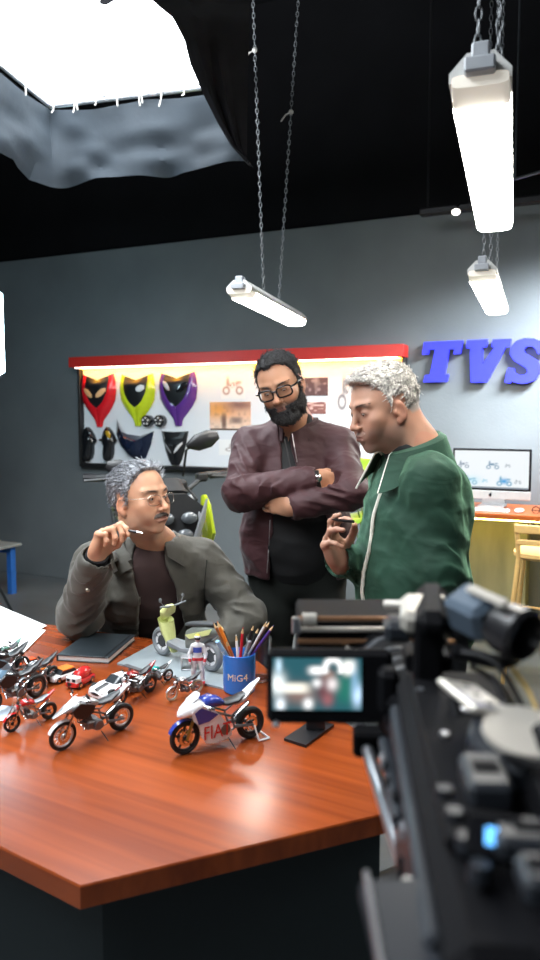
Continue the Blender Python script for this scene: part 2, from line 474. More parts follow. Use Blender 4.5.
structure(MB().box((3.9, .2, 2.3), (.1, 9, 4.6), .001).build('wall_right', M_wall))
structure(MB().box((-.8, -4.2, 2.3), (9.6, .1, 4.6), .001).build('wall_front', M_wall))
# conduit pipe and small fixture under the black ceiling at the right
M_dgrey = mat('dull_grey_steel', (.10, .11, .12), .4, .8)
cp = thing('conduit_pipe', 'thin dull pipe running under the black ceiling at right', 'pipe', W(545, 172, 4.2))
MB().tube([W(495, 184, 4.3), W(515, 179, 4.25), W(590, 158, 4.0)], .008, 8).build('pipe', M_dgrey, cp)
MB().tube([W(515, 179, 4.25), W(515, 179, 4.25) + V(0, 0, 1.45)], .006, 6).build('drop_rod', M_dgrey, cp)
rs = thing('ceiling_rail', 'dark steel rail hanging above the grey wall at right', 'rail', W(485, 205, 4.9))
MB().box(W(490, 205, 4.9), (.9, .06, .05), .01, RW).build('beam', mat('black_steel', (.02, .02, .022), .5, .6), rs)
for k in (-.4, .4):
    q = W(490, 205, 4.9) + WD * k; MB().tube([q, V(q.x, q.y, 4.6)], .008, 6).build('hanger', MATS['black_steel'], rs)
tl = thing('clip_lamp', 'tiny white bulb clipped to the dark rail above the wall', 'lamp', W(456, 212, 4.7))
MB().ball(W(456, 212, 4.78), (.028, .028, .02), 12).build('bulb', mat('lit_bulb', (1, 1, 1), emis=(1, .95, .85), es=3), tl)
MB().tube([W(456, 208, 4.82), W(460, 203, 4.87)], .008, 6).build('clip', MATS['black_steel'], tl)

# ---------------------------------------------------------------- display case
M_red = mat('red_header', (.50, .022, .016), .45, var=.05)
M_frame = mat('black_frame', (.012, .012, .013), .4)
M_panel = mat('white_backboard', (.70, .72, .76), .5, var=.02, scale=6)
s0 = ws(WP(80, 410, .07)); s1 = ws(WP(401, 410, .07)); zt = WP(76, 368, .08).z; zb = WP(77, 463, .07).z
case = thing('display_case', 'shallow lit wall display with a black frame and red header board', 'display case', wc((s0 + s1) / 2, zb))
m = MB(); wbox(m, s0, s1, zb, zt, .003, .02); m.build('back_panel', M_panel, case)
m = MB(); wbox(m, s0 - .025, s0, zb - .03, zt, .003, .07); m.build('frame_side', M_frame, case)
m = MB(); wbox(m, s1, s1 + .025, zb - .03, zt, .003, .07); m.build('frame_side', M_frame, case)
m = MB(); wbox(m, s0 - .025, s1 + .025, zb - .03, zb, .003, .07); m.build('frame_bottom', M_frame, case)
m = MB(); wbox(m, s0 - .05, s1 + .03, zt, zt + .088, .003, .15); m.build('header', M_red, case, label='red header board along the top')
m = MB(); wbox(m, s0 + .01, s1 - .01, zt - .008, zt - .001, .045, .06); m.build('light_strip', mat('warm_strip', (1, .8, .3), emis=(1, .50, .02), es=S_STRIP * 2.2), case, label='warm yellow light strip under the header')
m = MB(); wbox(m, s0 + .01, s1 - .01, zt - .008, zt - .001, .125, .14); m.build('light_strip', mat('white_strip', (1, .9, .8), emis=(1, .95, .88), es=S_STRIP * .22), case, label='white light strip under the header')

# fairings: outline rows (v from top) with half widths of shell and of dark insert
def fairing(name, label, pl, pr, pt, pb, mo, mi, marks=(), inner=None, notch=.12, cat='fairing', bulge=.07, prof=None, group=None):
    c = WP((pl + pr) / 2, (pt + pb) / 2, .02); hw = abs(ws(WP(pr, pt, .02)) - ws(WP(pl, pt, .02))) / 2
    z1, z0 = WP((pl + pr) / 2, pt, .02).z, WP((pl + pr) / 2, pb, .02).z; H = z1 - z0
    root = thing(name, label, cat, wc(ws(c), z0, .022), group or 'fairings hung on the display board')
    prof = prof or [(0, .86), (.12, .95), (.3, 1), (.5, .93), (.65, .72), (.78, .45), (.88, .24), (1, .17)]
    inner = inner or [(0, .64), (.15, .66), (.35, .6), (.52, .38), (.62, .12), (.64, 0.0)]
    sx = ws(c)
    def P(u, v, lift=0):
        w = np.interp(v, *zip(*prof)) * hw; x = u * w
        y = .024 + lift + bulge * (1 - u * u * .9) * (math.sin(math.pi * min(1, .25 + v * .72)) ** .8) * np.interp(v, [0, .2, 1], [.55, 1, .6])
        z = z1 - v * H - notch * H * (1 - abs(u)) * max(0, 1 - v * 5)
        return wc(sx + x, z, y)
    NV = 22
    for sg in (-1, 1):
        rows = []
        for i in range(NV + 1):
            v = i / NV; w = np.interp(v, *zip(*prof)); ui = np.interp(v, *zip(*inner), right=0) / w
            rows.append([P(sg * (ui + (1 - ui) * j / 5), v, .012 * math.sin(math.pi * j / 5)) for j in range(6)])
        mb = MB().grid(rows, V(*(WN * -.004))); mb.build('side_panel', mo, root)
    rows = []
    vi = inner[-1][0]
    for i in range(12):
        v = vi * i / 11; w = np.interp(v, *zip(*prof)); ui = max(.01, np.interp(v, *zip(*inner), right=0) / w)
        rows.append([P(ui * (j / 4 - 1) * 1.02, v, -.006 + .006 * abs(j / 4 - 1)) for j in range(9)])
    MB().grid(rows, V(*(WN * -.004))).build('insert', mat('insert_black', (.008, .009, .011), .38), root, label='glossy black centre insert')
    for (uu, vv, du, dv, mm) in marks:
        a = []
        for i in range(5):
            t = i / 4; a.append([P(uu + du * t, vv + dv * t + w_ * (.03 + .035 * math.sin(math.pi * t)), .014 + .003 * (1 - abs(w_))) for w_ in (-1, 0, 1)])
        MB().grid(a, V(*(WN * -.003))).build('light_lens', mm, root)
    return root
G_blk = mat('gloss_black', (.008, .009, .011), .12, coat=.6)
lensA = mat('amber_lens', (.75, .42, .2), .3); lensW = mat('clear_lens', (.6, .6, .62), .15)
FG = None
fairing('front_fairing', 'red scooter front fairing with two pale amber lamp lenses', 82, 117, 374, 427, mat('gloss_red', (.62, .012, .02), .22, coat=.6), G_blk, [(.12, .42, .5, -.12, lensA), (-.12, .42, -.5, -.12, lensA)])
fairing('front_fairing', 'lime green scooter front fairing with black centre', 120, 156, 374, 426, mat('gloss_lime', (.52, .62, .02), .22, coat=.6), G_blk, [(.2, .3, .4, -.04, lensW)])
fairing('front_fairing', 'purple scooter front fairing with glossy black headlamp centre', 159, 198, 372, 426, mat('gloss_purple', (.10, .03, .22), .2, coat=.7), G_blk, [(.15, .36, .5, -.14, G_blk), (-.2, .32, -.4, -.14, lensW)])
fairing('front_cowl', 'small black cowl with two slanted clear lenses, lower right on the board', 162, 189, 431, 465, mat('satin_black', (.010, .011, .013), .28), G_blk,
        [(.18, .62, .65, -.28, lensW), (-.18, .62, -.65, -.28, mat('grey_lens', (.25, .25, .26), .2))], inner=[(0, .8), (.3, .6), (.42, 0)], notch=.03,
        prof=[(0, 1), (.3, .86), (.6, .7), (.85, .5), (1, .3)], bulge=.05)
# asymmetric blue-black tail cowl with a tall left horn
c = WP(134, 440, .02)
pts = [(117, 418), (120, 431), (127, 434), (140, 436), (154, 431), (151, 445), (146, 458), (138, 462), (128, 456), (120, 446), (116, 434)]
cowl = thing('side_cowl', 'dark blue black cowl with one tall pointed horn', 'fairing', WP(134, 462, .022))
P0 = [WP(x, y, .025) for x, y in pts]; cc = WP(134, 446, .105)
rows = [[p for p in P0 + P0[:1]]]
for t, o in ((.25, .05), (.55, .085), (.85, .10)): rows.append([p.lerp(WP(134, 446, .025), t) + WN * o * .8 for p in P0 + P0[:1]])
MB().grid(rows).build('shell', mat('blue_black', (.008, .014, .035), .15, coat=.6), cowl, recalc=True)
MB().prism([(ws(rows[-1][i]), rows[-1][i].z) for i in range(len(pts))], WO + WN * .1, WD, V(0, 0, 1), WN * .006).build('crest', MATS['blue_black'], cowl)
# two black hand guards
for i, px in enumerate((88, 108)):
    g = thing('knuckle_guard', ['leftmost black moulded guard with side tabs on the board', 'black moulded guard with side tabs and a painted yellow glint, second from left'][i], 'guard', WP(px, 460, .03))
    def q(dx, py, o): return WP(px + dx, py, o)
    secs = []
    for t, w_, o in ((0, .5, .03), (.1, 3.5, .05), (.28, 6.2, .06), (.45, 6.8, .065), (.55, 4.6, .065), (.75, 5, .07), (.92, 4.2, .06), (1, 1.5, .04)):
        py = 427 + t * 34; cx = 1.5 * math.sin(t * 3)
        secs.append((q(cx, py, .03), (q(cx + w_, py, .03) - q(cx - w_, py, .03)) / 2, WN * o))
    MB().loft(secs, 14).build('shell', G_blk, g)
    MB().box(q(0, 440, .045), (.19, .02, .02), .006, RW).build('tab', G_blk, g)
    MB().loft([(q(-1, 431, .09), WD * .02, WN * .006), (q(0, 434, .092), WD * .028, WN * .006), (q(1, 438, .09), WD * .01, WN * .006)], 8).build('badge', mat('amber_glint', (.5, .3, .02), .2) if i else G_blk, g)  # second guard's badge is coloured amber as a painted yellow glint
# pair of round dial clocks
for i, px in enumerate((149.5, 162)):
    o_ = WP(px, 421, .02); g = thing('dial_gauge', ['left round black gauge with white marks', 'right round black gauge with white marks'][i], 'gauge', o_)
    MB().lathe(o_, [(.05, 0), (.052, .02), (.05, .05), (.044, .056)], WN, 24).build('housing', G_blk, g)
    f = MB().lathe(o_ + WN * .057, [(.041, 0), (.040, .002)], WN, 24).build('dial', mat('dial_black', (.03, .03, .03), .4), g)
    for a in range(5):
        th = a * 2 * math.pi / 5 + .3; c = o_ + WN * .061 + WD * (.026 * math.cos(th)) + V(0, 0, .026 * math.sin(th))
        MB().ball(c, (.009, .004, .007), 8).build('mark', mat('white_mark', (.7, .7, .7), .5), f)
# prints pinned on the backboard
M_print = mat('printed_paper', rough=.6, attr='Col', var=.02)
def blob(U, Vv, cx, cy, sx, sy, p=2): return np.exp(-(np.abs((U - cx) / sx) ** p + np.abs((Vv - cy) / sy) ** p))
def mixc(C, w, col): return C * (1 - w[..., None]) + np.array(col) * w[..., None]
def bikes(U, Vv, C, cx, cy, s, col, asp):
    """a little motorcycle sketch: two wheels, body strokes"""
    n = vnoise(U * 40, Vv * 30, 0 * U, 3)
    for dx in (-.5, .5):
        r = np.sqrt(((U - cx - dx * s) ) ** 2 + ((Vv - cy + .28 * s * asp) / asp) ** 2); C = mixc(C, np.exp(-((r - .22 * s) / (.07 * s)) ** 2) * .9, col)
    C = mixc(C, blob(U, Vv, cx, cy + .1 * s * asp, .45 * s, .18 * s * asp, 3) * np.clip(.6 + .9 * n, 0, 1), col)
    C = mixc(C, blob(U, Vv, cx - .38 * s, cy + .3 * s * asp, .12 * s, .3 * s * asp, 3) * .8, col)
    C = mixc(C, blob(U, Vv, cx + .45 * s, cy + .25 * s * asp, .2 * s, .1 * s * asp, 3) * .7, col)
    return C
def poster(label, x0, y0, x1, y1, fn, nx=60, ny=45):
    a = WP(x0, y1, .0215); b = WP(x1, y1, .0215); t = WP(x0, y0, .0215)
    r = thing('pinned_print', label, 'print', a, 'prints pinned on the display board')
    MB().box((a + b) / 2 + V(0, 0, (t.z - a.z) / 2), ((b - a).length, .0016, t.z - a.z), .0003, RW).build('sheet', mat('paper_white', (.8, .8, .79), .6, var=.01), r)
    painted('picture', a + WN * .0012, WD, V(0, 0, 1), ws(b) - ws(a), t.z - a.z, fn, M_print, r, nx, ny)
def f_sunset(U, Vv):
    C = np.ones(U.shape + (3,)) * (.75, .45, .3); C = mixc(C, blob(U, Vv, .2, .75, .35, .3), (.8, .35, .08)); C = mixc(C, blob(U, Vv, .75, .9, .4, .2), (.25, .12, .10))
    C = mixc(C, np.clip(1.2 - Vv * 2.2, 0, 1) * .6, (.85, .7, .6)); n = vnoise(U * 14, Vv * 9, 0 * U, 9)
    C = mixc(C, blob(U, Vv, .35, .3, .06, .3, 4) * .9, (.12, .06, .05)); C = mixc(C, blob(U, Vv, .65, .35, .15, .12, 4) * .8, (.15, .1, .1))
    C = mixc(C, np.clip(n, 0, 1) * .4, (.2, .1, .09)); C = mixc(C, (Vv < .05) * 1., (.1, .05, .03)); return C
def f_dark(U, Vv):
    n = vnoise(U * 9, Vv * 6, 0 * U, 5); C = np.ones(U.shape + (3,)) * (.10, .055, .06)
    return mixc(C, np.clip(n * 1.3, 0, 1) * .7, (.40, .3, .3))
def f_dark2(U, Vv):
    n = vnoise(U * 7, Vv * 7, 0 * U, 8); C = np.ones(U.shape + (3,)) * (.24, .10, .09)
    return mixc(C, np.clip(n * 1.5 + Vv - .6, 0, 1), (.75, .5, .45))
def f_sk(col, s=.55, seed=1):
    def f(U, Vv): return bikes(U, Vv, np.ones(U.shape + (3,)) * .78, .5, .5, s, col, 1.1)
    return f
poster('photo print of riders under an orange sky on the lit board', 210, 402, 251, 430, f_sunset)
poster('brown ink sketch of a scooter pinned above the sunset photo', 221, 374, 245, 399, f_sk((.35, .17, .12)))
poster('small grey sketch pinned below the sunset photo', 219, 440, 254, 455, f_sk((.3, .25, .25), .4))
poster('dark crowd photo right of the bearded man\'s head', 301, 378, 328, 396, f_dark)
poster('dark reddish photo under the crowd photo by the bearded man', 301, 402, 326, 414, f_dark2)
poster('tall sketch sheet half hidden behind the white-haired man', 334, 368, 366, 420, f_sk((.12, .10, .12), .5))
poster('pale sketch sheet low on the board beside the white-haired man\'s chin', 334, 424, 368, 450, f_sk((.2, .2, .25), .5))

# ---------------------------------------------------------------- raised blue lettering on the wall
M_blue = mat('cobalt_acrylic', (.02, .025, .80), .45)
sign = thing('wall_sign', 'big blue raised slanted letters on the grey wall', 'sign', WP(490, 384, .0))
def letter(nm, pts):
    P = [WP(400 + x / 3.857, 320 + y / 3.857, .05) for x, y in pts]
    MB().prism([(ws(p), p.z) for p in P], WO + WN * .018, WD, V(0, 0, 1), WN * .032).build(nm, M_blue, sign, smooth=20)
letter('letter', [(92, 85), (243, 78), (233, 130), (206, 132), (210, 112), (190, 113), (172, 210), (186, 209), (180, 238), (90, 240), (96, 212), (115, 211), (135, 113), (113, 115), (109, 133), (84, 134)])
letter('letter', [(258, 78), (338, 74), (333, 105), (318, 106), (318, 172), (365, 104), (352, 104), (358, 74), (430, 72), (424, 103), (408, 104), (335, 240), (272, 241), (270, 108), (254, 109)])
letter('letter', [(572, 66), (558, 128), (530, 130), (524, 112), (508, 101), (488, 103), (478, 115), (483, 128), (505, 140), (530, 155), (545, 178), (540, 208), (520, 232), (492, 244), (462, 246), (438, 240), (430, 236), (426, 245), (403, 240), (415, 186), (440, 186), (444, 203), (460, 213), (480, 212), (492, 200), (488, 187), (470, 175), (440, 158), (424, 134), (428, 102), (448, 80), (480, 69), (515, 70), (540, 80), (548, 66)])

# ---------------------------------------------------------------- side desk with computer
M_orange = mat('orange_wood', (.30, .07, .014), .35, var=.12, scale=3, stretch=(1, 1, 8))
zd = .89; sd0 = ws(WP(428, 515)); sd1 = sd0 + 2.6; DD = .58
desk = thing('side_desk', 'long wall desk with an orange worktop and olive front panel', 'desk', wc((sd0 + sd1) / 2, 0, .3))
m = MB(); wbox(m, sd0, sd1, zd - .035, zd, .01, DD); m.build('worktop', M_orange, desk, label='orange wooden worktop')
M_olive = mat('olive_laminate', (.22, .21, .12), .6, var=.25, scale=3, stretch=(3, 3, .6))
sa = sd0 + .02; sb = ws(WP(526, 560, .25))
m = MB(); wbox(m, sa, sb, .02, zd - .036, .02, .22); m.build('front_panel', M_olive, desk)
m = MB(); wbox(m, sd1 - .05, sd1, 0, zd - .036, .02, .5); m.build('side_panel', M_olive, desk)
m = MB(); wbox(m, sd0 + .05, sd1 - .05, zd - .05, zd - .037, DD - .1, DD - .07); m.build('light_strip', mat('desk_strip', (1, .8, .3), emis=(1, .80, .22), es=S_DESK), desk)
# computer
pc = thing('desktop_computer', 'slim all-in-one computer with aluminium chin showing bike sketches', 'computer', WP(492, 505, .3) * 1)
o_ = .30; cL = WP(453, 448, o_); cR = WP(532, 449, o_); cB = WP(492, 500, o_)
w_ = ws(cR) - ws(cL); sC = (ws(cL) + ws(cR)) / 2; zT = cL.z; zB_ = WP(492, 499, o_).z
pc.location = wc(sC, zd + .001, .3)
hC = zT - zB_; chin = hC * .17
m = MB(); wbox(m, sC - w_ / 2, sC + w_ / 2, zB_ + chin, zT, o_ - .02, o_, .004); body_pc = m.build('bezel', mat('black_glass', (.01, .01, .012), .15), pc)
m = MB(); wbox(m, sC - w_ / 2, sC + w_ / 2, zB_, zB_ + chin, o_ - .02, o_ + .001, .004); m.build('chin', mat('aluminium', (.62, .63, .64), .35, .7), pc)
MB().ball(wc(sC, zB_ + chin / 2, o_ + .002), (.012, .003, .014), 10).build('emblem', MATS['black_glass'], pc, label='small dark round emblem')
MB().tube([wc(sC + .004, zB_ + chin / 2 + .012, o_ + .002), wc(sC + .008, zB_ + chin / 2 + .02, o_ + .002)], .0025, 6).build('emblem_leaf', MATS['black_glass'], pc)
m = MB(); wbox(m, sC - .085, sC + .085, zd + .001, zd + .012, .12, .3, .003); m.build('foot', MATS['aluminium'], pc)
MB().prism([(-.075, 0), (.075, 0), (.06, 1), (-.06, 1)], wc(sC, zd + .01, .16), WD, V(0, 0, zB_ + chin - zd), WN * .012).build('stand', MATS['aluminium'], pc)
def f_scr(U, Vv):
    C = np.ones(U.shape + (3,)) * (.92, .97, 1.); 
    for (cx, cy, s, col) in ((.12, .62, .10, (.12, .2, .3)), (.52, .62, .11, (.05, .2, .35)), (.22, .2, .12, (.02, .25, .45)), (.68, .2, .13, (.0, .3, .5)), (.72, .62, .05, (.3, .35, .4)), (.42, .2, .05, (.1, .5, .7)), (.86, .2, .06, (.2, .25, .3))):
        C = bikes(U, Vv, C, cx, cy, s, col, 1.7)
    C = mixc(C, blob(U, Vv, .68, .2, .05, .07) , (.02, .35, .75)); C = mixc(C, blob(U, Vv, .25, .2, .12, .12) * .5, (.4, .8, .95))
    return mixc(C, (Vv < .035) * 1., (.25, .3, .35))
painted('screen', wc(sC - w_ / 2 + .014, zB_ + chin + .014, o_ + .0015), WD, V(0, 0, 1), w_ - .028, hC - chin - .028, f_scr, mat('lit_screen', (0, 0, 0), .3, attr='Col', es=.95), pc, 110, 60)
kb = thing('keyboard', 'flat white keyboard in front of the computer', 'keyboard', wc(sC - .02, zd, .45))
m = MB(); wbox(m, sC - .17, sC + .14, zd + .001, zd + .009, .40, .50, .003); m.build('case', mat('white_plastic', (.75, .76, .78), .35), kb)
for r_ in range(4):
    m = MB()
    for c_ in range(13): wbox(m, sC - .162 + c_ * .0228, sC - .143 + c_ * .0228, zd + .009, zd + .012, .407 + r_ * .023, .426 + r_ * .023, .001)
    m.build('key_row', mat('key_white', (.82, .82, .84), .4), kb, kind='stuff')
gl = thing('mouse', 'small white mouse right of the keyboard', 'mouse', wc(sC + .2, zd, .45))
MB().loft([(wc(sC + .2, zd + .011, .40), WD * .012, V(0, 0, .006)), (wc(sC + .2, zd + .013, .43), WD * .028, V(0, 0, .012)), (wc(sC + .2, zd + .013, .47), WD * .028, V(0, 0, .012)), (wc(sC + .2, zd + .01, .50), WD * .014, V(0, 0, .006))], 14).build('shell', MATS['white_plastic'], gl)
sp = thing('eyeglasses', 'dark folded eyeglasses lying at the right on the desk', 'glasses', wc(sC + .33, zd, .45))
for k in (-1, 1): MB().torus(wc(sC + .33 + k * .03, zd + .02, .46), WN, .022, .003, 18, 6).build('rim', G_blk, sp)
MB().tube([wc(sC + .275, zd + .02, .46), wc(sC + .28, zd + .006, .36), wc(sC + .40, zd + .006, .35)], .003, 6).build('temple', G_blk, sp)
# bar stool
M_beech = mat('pale_beech', (.62, .40, .15), .45, var=.12, scale=8, stretch=(1, 1, 6))
sl = W(527, 600, 4.15); sl = V(sl.x + .12, sl.y, 0)
st = thing('bar_stool', 'pale wooden bar stool with a low slatted back at the side desk', 'stool', sl)
RS = Matrix.Rotation(-WA, 3, 'Z')
def S_(x, y, z): return sl + RS @ V(x, y, 0) + V(0, 0, z)
MB().loft([(S_(0, 0, .70), RS @ V(.17, 0, 0), RS @ V(0, .16, 0), 3.), (S_(0, 0, .715), RS @ V(.19, 0, 0), RS @ V(0, .18, 0), 3.), (S_(0, 0, .735), RS @ V(.19, 0, 0), RS @ V(0, .18, 0), 3.), (S_(0, 0, .742), RS @ V(.17, 0, 0), RS @ V(0, .16, 0), 3.)], 24).build('seat', M_beech, st)
for x in (-1, 1):
    for y in (-1, 1):
        top = S_(x * .15, y * .13, .70) if y > 0 else S_(x * .15, y * .14, .70)
        MB().tube([S_(x * .21, y * .20, 0.0), top], [.012, .015], 8).build('leg', M_beech, st)
    MB().tube([S_(x * .15, -.14, .70), S_(x * .165, -.16, .90)], .013, 8).build('back_post', M_beech, st)
MB().box(S_(0, -.165, .875), (.35, .02, .05), .006, RS).build('back_slat', M_beech, st)
MB().box(S_(0, -.158, .80), (.33, .016, .03), .005, RS).build('back_slat', M_beech, st)
for z, k in ((.30, .165), (.36, .16)):
    MB().tube([S_(-k, -k, z), S_(k, -k, z)], .008, 8).build('rung', M_beech, st)
    MB().tube([S_(-k, k, z), S_(k, k, z)], .008, 8).build('rung', M_beech, st)
for x in (-1, 1): MB().tube([S_(x * .17, -.17, .33), S_(x * .17, .17, .33)], .008, 8).build('rung', M_beech, st)

# ---------------------------------------------------------------- blue stool, far left
M_bp = mat('blue_paint', (.02, .12, .42), .5, var=.15)
b0 = W(-24, 560, 6.15); b0.z = 0
bs = thing('low_table', 'low blue painted side table against the grey wall at left', 'table', b0)
ht = W(0, 544, 6.15).z
MB().box(b0 + V(0, 0, ht - .012), (.62, .42, .024), .005, RW).build('top', mat('worn_top', (.25, .26, .25), .6), bs)
for x in (-1, 1):
    for y in (-1, 1): MB().box(b0 + RW @ V(x * .24, y * .15, 0) + V(0, 0, ht / 2 - .02), (.055, .055, ht - .03), .005, RW).build('leg', M_bp, bs)
for y in (-1, 1): MB().box(b0 + RW @ V(0, y * .15, 0) + V(0, 0, ht - .055), (.46, .03, .055), .004, RW).build('apron', M_bp, bs)
pp = thing('paper_pile', 'crumpled white papers on the low blue table', 'paper', b0 + V(0, 0, ht))
for k in range(3):
    R_ = Matrix.Rotation(k * .5 - .3, 3, 'Z')
    rows = [[b0 + V(-.02 + k * .03, -.03, ht + .006 + k * .012) + R_ @ V(.15 * (i / 6 - .5) * 2, .1 * (j / 6 - .5) * 2, .03 * vnoise(np.array(i * .5), np.array(j * .5 + k * 7), np.array(0.), 4).item() ** 2) for j in range(7)] for i in range(7)]
    MB().grid(rows, V(0, 0, .001)).build('sheet', MATS['paper_white'], pp)
# tall tube lantern on a stand at the left edge
lp = W(-16, 330, 4.9)
ld = thing('tube_lantern', 'tall bright cool white tube lantern on a stand at the far left', 'lamp', V(lp.x, lp.y, 0))
zt_, zb_ = W(0, 291, 4.9).z, W(0, 374, 4.9).z
MB().lathe((lp.x, lp.y, zb_), [(.10, 0), (.12, .015), (.12, zt_ - zb_ - .015), (.10, zt_ - zb_)], n=24).build('diffuser', mat('cool_panel', (1, 1, 1), emis=(.62, .88, 1), es=S_PANEL), ld)
for z_ in (zb_ - .03, zt_): MB().lathe((lp.x, lp.y, z_), [(.09, 0), (.10, .01), (.09, .03)], n=20).build('end_cap', M_frame, ld)
MB().tube([(lp.x, lp.y, .25), (lp.x, lp.y, zb_ - .02)], .015, 10).build('pole', M_dgrey, ld)
for a in (1.4, 3.2, 4.9): MB().tube([(lp.x, lp.y, .45), (lp.x + .4 * math.cos(a), lp.y + .3 * math.sin(a), .012)], .010, 8).build('leg', M_dgrey, ld)

# ---------------------------------------------------------------- overhead soft light with skirt
HS = 3.2
A = G(50, 104, HS); Bp = G(232, 82, HS); Cp = G(0, 62, HS)
e1 = (Bp - A); e2 = uvec(Cp - A) * (A.y + .6) / abs(uvec(Cp - A).y)
e1 = e1 * 1.05
soft = thing('overhead_softlight', 'big white overhead diffuser in a tube frame with a grey cloth skirt', 'light', (A + e1 / 2 + e2 / 2))
n_ = V(0, 0, 1)
MB().add([A + V(0, 0, .01), A + e1 + V(0, 0, .01), A + e1 + e2 + V(0, 0, .01), A + e2 + V(0, 0, .01), A + V(0, 0, .02), A + e1 + V(0, 0, .02), A + e1 + e2 + V(0, 0, .02), A + e2 + V(0, 0, .02)],
         [(0, 1, 2, 3), (7, 6, 5, 4), (0, 4, 5, 1), (1, 5, 6, 2), (2, 6, 7, 3), (3, 7, 4, 0)]).build('diffuser', mat('lit_diffuser', (1, 1, 1), emis=(.90, .96, 1), es=S_SOFT), soft, smooth=0)
M_alu = mat('frame_aluminium', (.6, .62, .65), .3, .9)
for a, b in ((A, A + e1), (A, A + e2), (A + e1, A + e1 + e2), (A + e2, A + e1 + e2)): MB().tube([a - V(0, 0, .012), b - V(0, 0, .012)], .013, 8).build('frame_tube', M_alu, soft)
for c in (A, A + e1, A + e1 + e2, A + e2): MB().tube([c, V(c.x, c.y, 4.6)], .006, 6).build('hanger', M_dgrey, soft)
M_skirt = mat('grey_rip_cloth', (.014, .021, .029), .8, var=.22, scale=3, bump=.7, bscale=22)
def sstep_(x): x = min(1, max(0, x)); return x * x * (3 - 2 * x)
out1 = uvec(V(-e1.y, e1.x, 0)); out1 = out1 if out1.y > 0 else -out1
out2 = uvec(V(-e2.y, e2.x, 0)); out2 = out2 if out2.x < 0 else -out2
rows = []; N1, N2_, K = 56, 60, 16
for i in range(N1 + N2_ + 1):
    if i <= N2_: p = A.lerp(A + e2, 1 - i / N2_); arc_ = -(p - A).length
    else: p = A.lerp(A + e1, (i - N2_) / N1); arc_ = (p - A).length
    k = float(sstep_((arc_ + .18) / .36)); out = uvec(out2.lerp(out1, k)); r = []
    dep = .36 + .04 * math.sin(arc_ * 2.1) - .05 * max(0, arc_) + .05 * math.exp(-(arc_ / .12) ** 2)
    for j in range(K + 1):
        s_ = j / K
        f = .040 * vnoise(np.array(arc_ * 3.2 + s_ * .8 + 20), np.array(s_ * 1.5), np.array(0.), 21).item() + .018 * vnoise(np.array(arc_ * 8 + 40), np.array(s_ * 5), np.array(3.), 22).item() - .05 * math.exp(-(arc_ / .05) ** 2) * s_
        r.append(p + out * (f * (.3 + s_) * 1.4 + .08 * s_) - V(0, 0, .03 + .02 * abs(math.sin(arc_ * 5.5)) * (1 - s_) + dep * s_))
    rows.append(r)
MB().grid(rows, V(0, .003, 0)).build('skirt', M_skirt, soft)
M_cord = mat('white_cord', (.34, .33, .31), .8)
for i in range(9):
    for (p0, ev, ou) in ((A, e1, out1), (A, e2, out2)):
        if ev is e2 and i > 5: continue
        t = .03 + i * .115 if ev is e1 else .06 + i * .09
        p = p0 + ev * t; l = .045 + .05 * random.random(); k = -ou * .02
        MB().tube([p + V(0, 0, .004), p + k, p + k - V(0, 0, .04), p + k * 1.5 + V(.01 * random.uniform(-1, 1), 0, -l)], .004, 6).build('tie_cord', M_cord, soft)
        if i % 3 == 1: MB().tube([p + V(0, 0, .004), p + k * 1.3 + V(.012, 0, 0), p + k * 1.3 + V(.02, 0, -l * .8)], .004, 6).build('tie_cord', M_cord, soft)
# black drape over the right side of the soft light
M_drape = mat('black_drape', (.008, .008, .010), .9, var=.3, scale=6, spec=.15)
edge = [(118, -60, 2.55), (150, -3, 2.75), (172, 15, 2.9), (184, 38, 3.02), (190, 62, 3.12), (203, 92, 3.25), (218, 122, 3.35), (232, 146, 3.42), (247, 162, 3.45)]
rows = []
for i in range(33):
    t = i / 32 * (len(edge) - 1); k = min(int(t), len(edge) - 2); f = t - k
    a = [edge[k][j] * (1 - f) + edge[k + 1][j] * f for j in range(3)]; p = W(*a)
    q = W(max(a[0] + 6, 246 - (1 - i / 32) * 10) + (1 - i / 32) * 14, a[1] + 6 - (1 - i / 32) * 4, a[2] + .06); r = []
    for j in range(17):
        s = j / 16; w_ = .03 * math.sin(s * 17 + i * .12) * math.sin(math.pi * min(1, s * 1.2 + .12))
        r.append(p.lerp(q, s) + V(0, w_, 0))
    rows.append(r)
dr = MB().grid(rows, V(0, -.004, 0)).build('black_drape', M_drape); tag(dr, 'black cloth draped over the right edge of the overhead light', 'drape')
dr2 = thing('cloth_scrap', 'small dark rag lying on the white overhead diffuser', 'cloth', W(108, 2, 2.72))
MB().grid([[W(100 + 20 * i / 5, 4 - 12 * j / 5 - i * .8 + 2 * math.sin(i + j), 2.72) for j in range(6)] for i in range(6)], V(0, .0, .004)).build('cloth', M_drape, dr2)

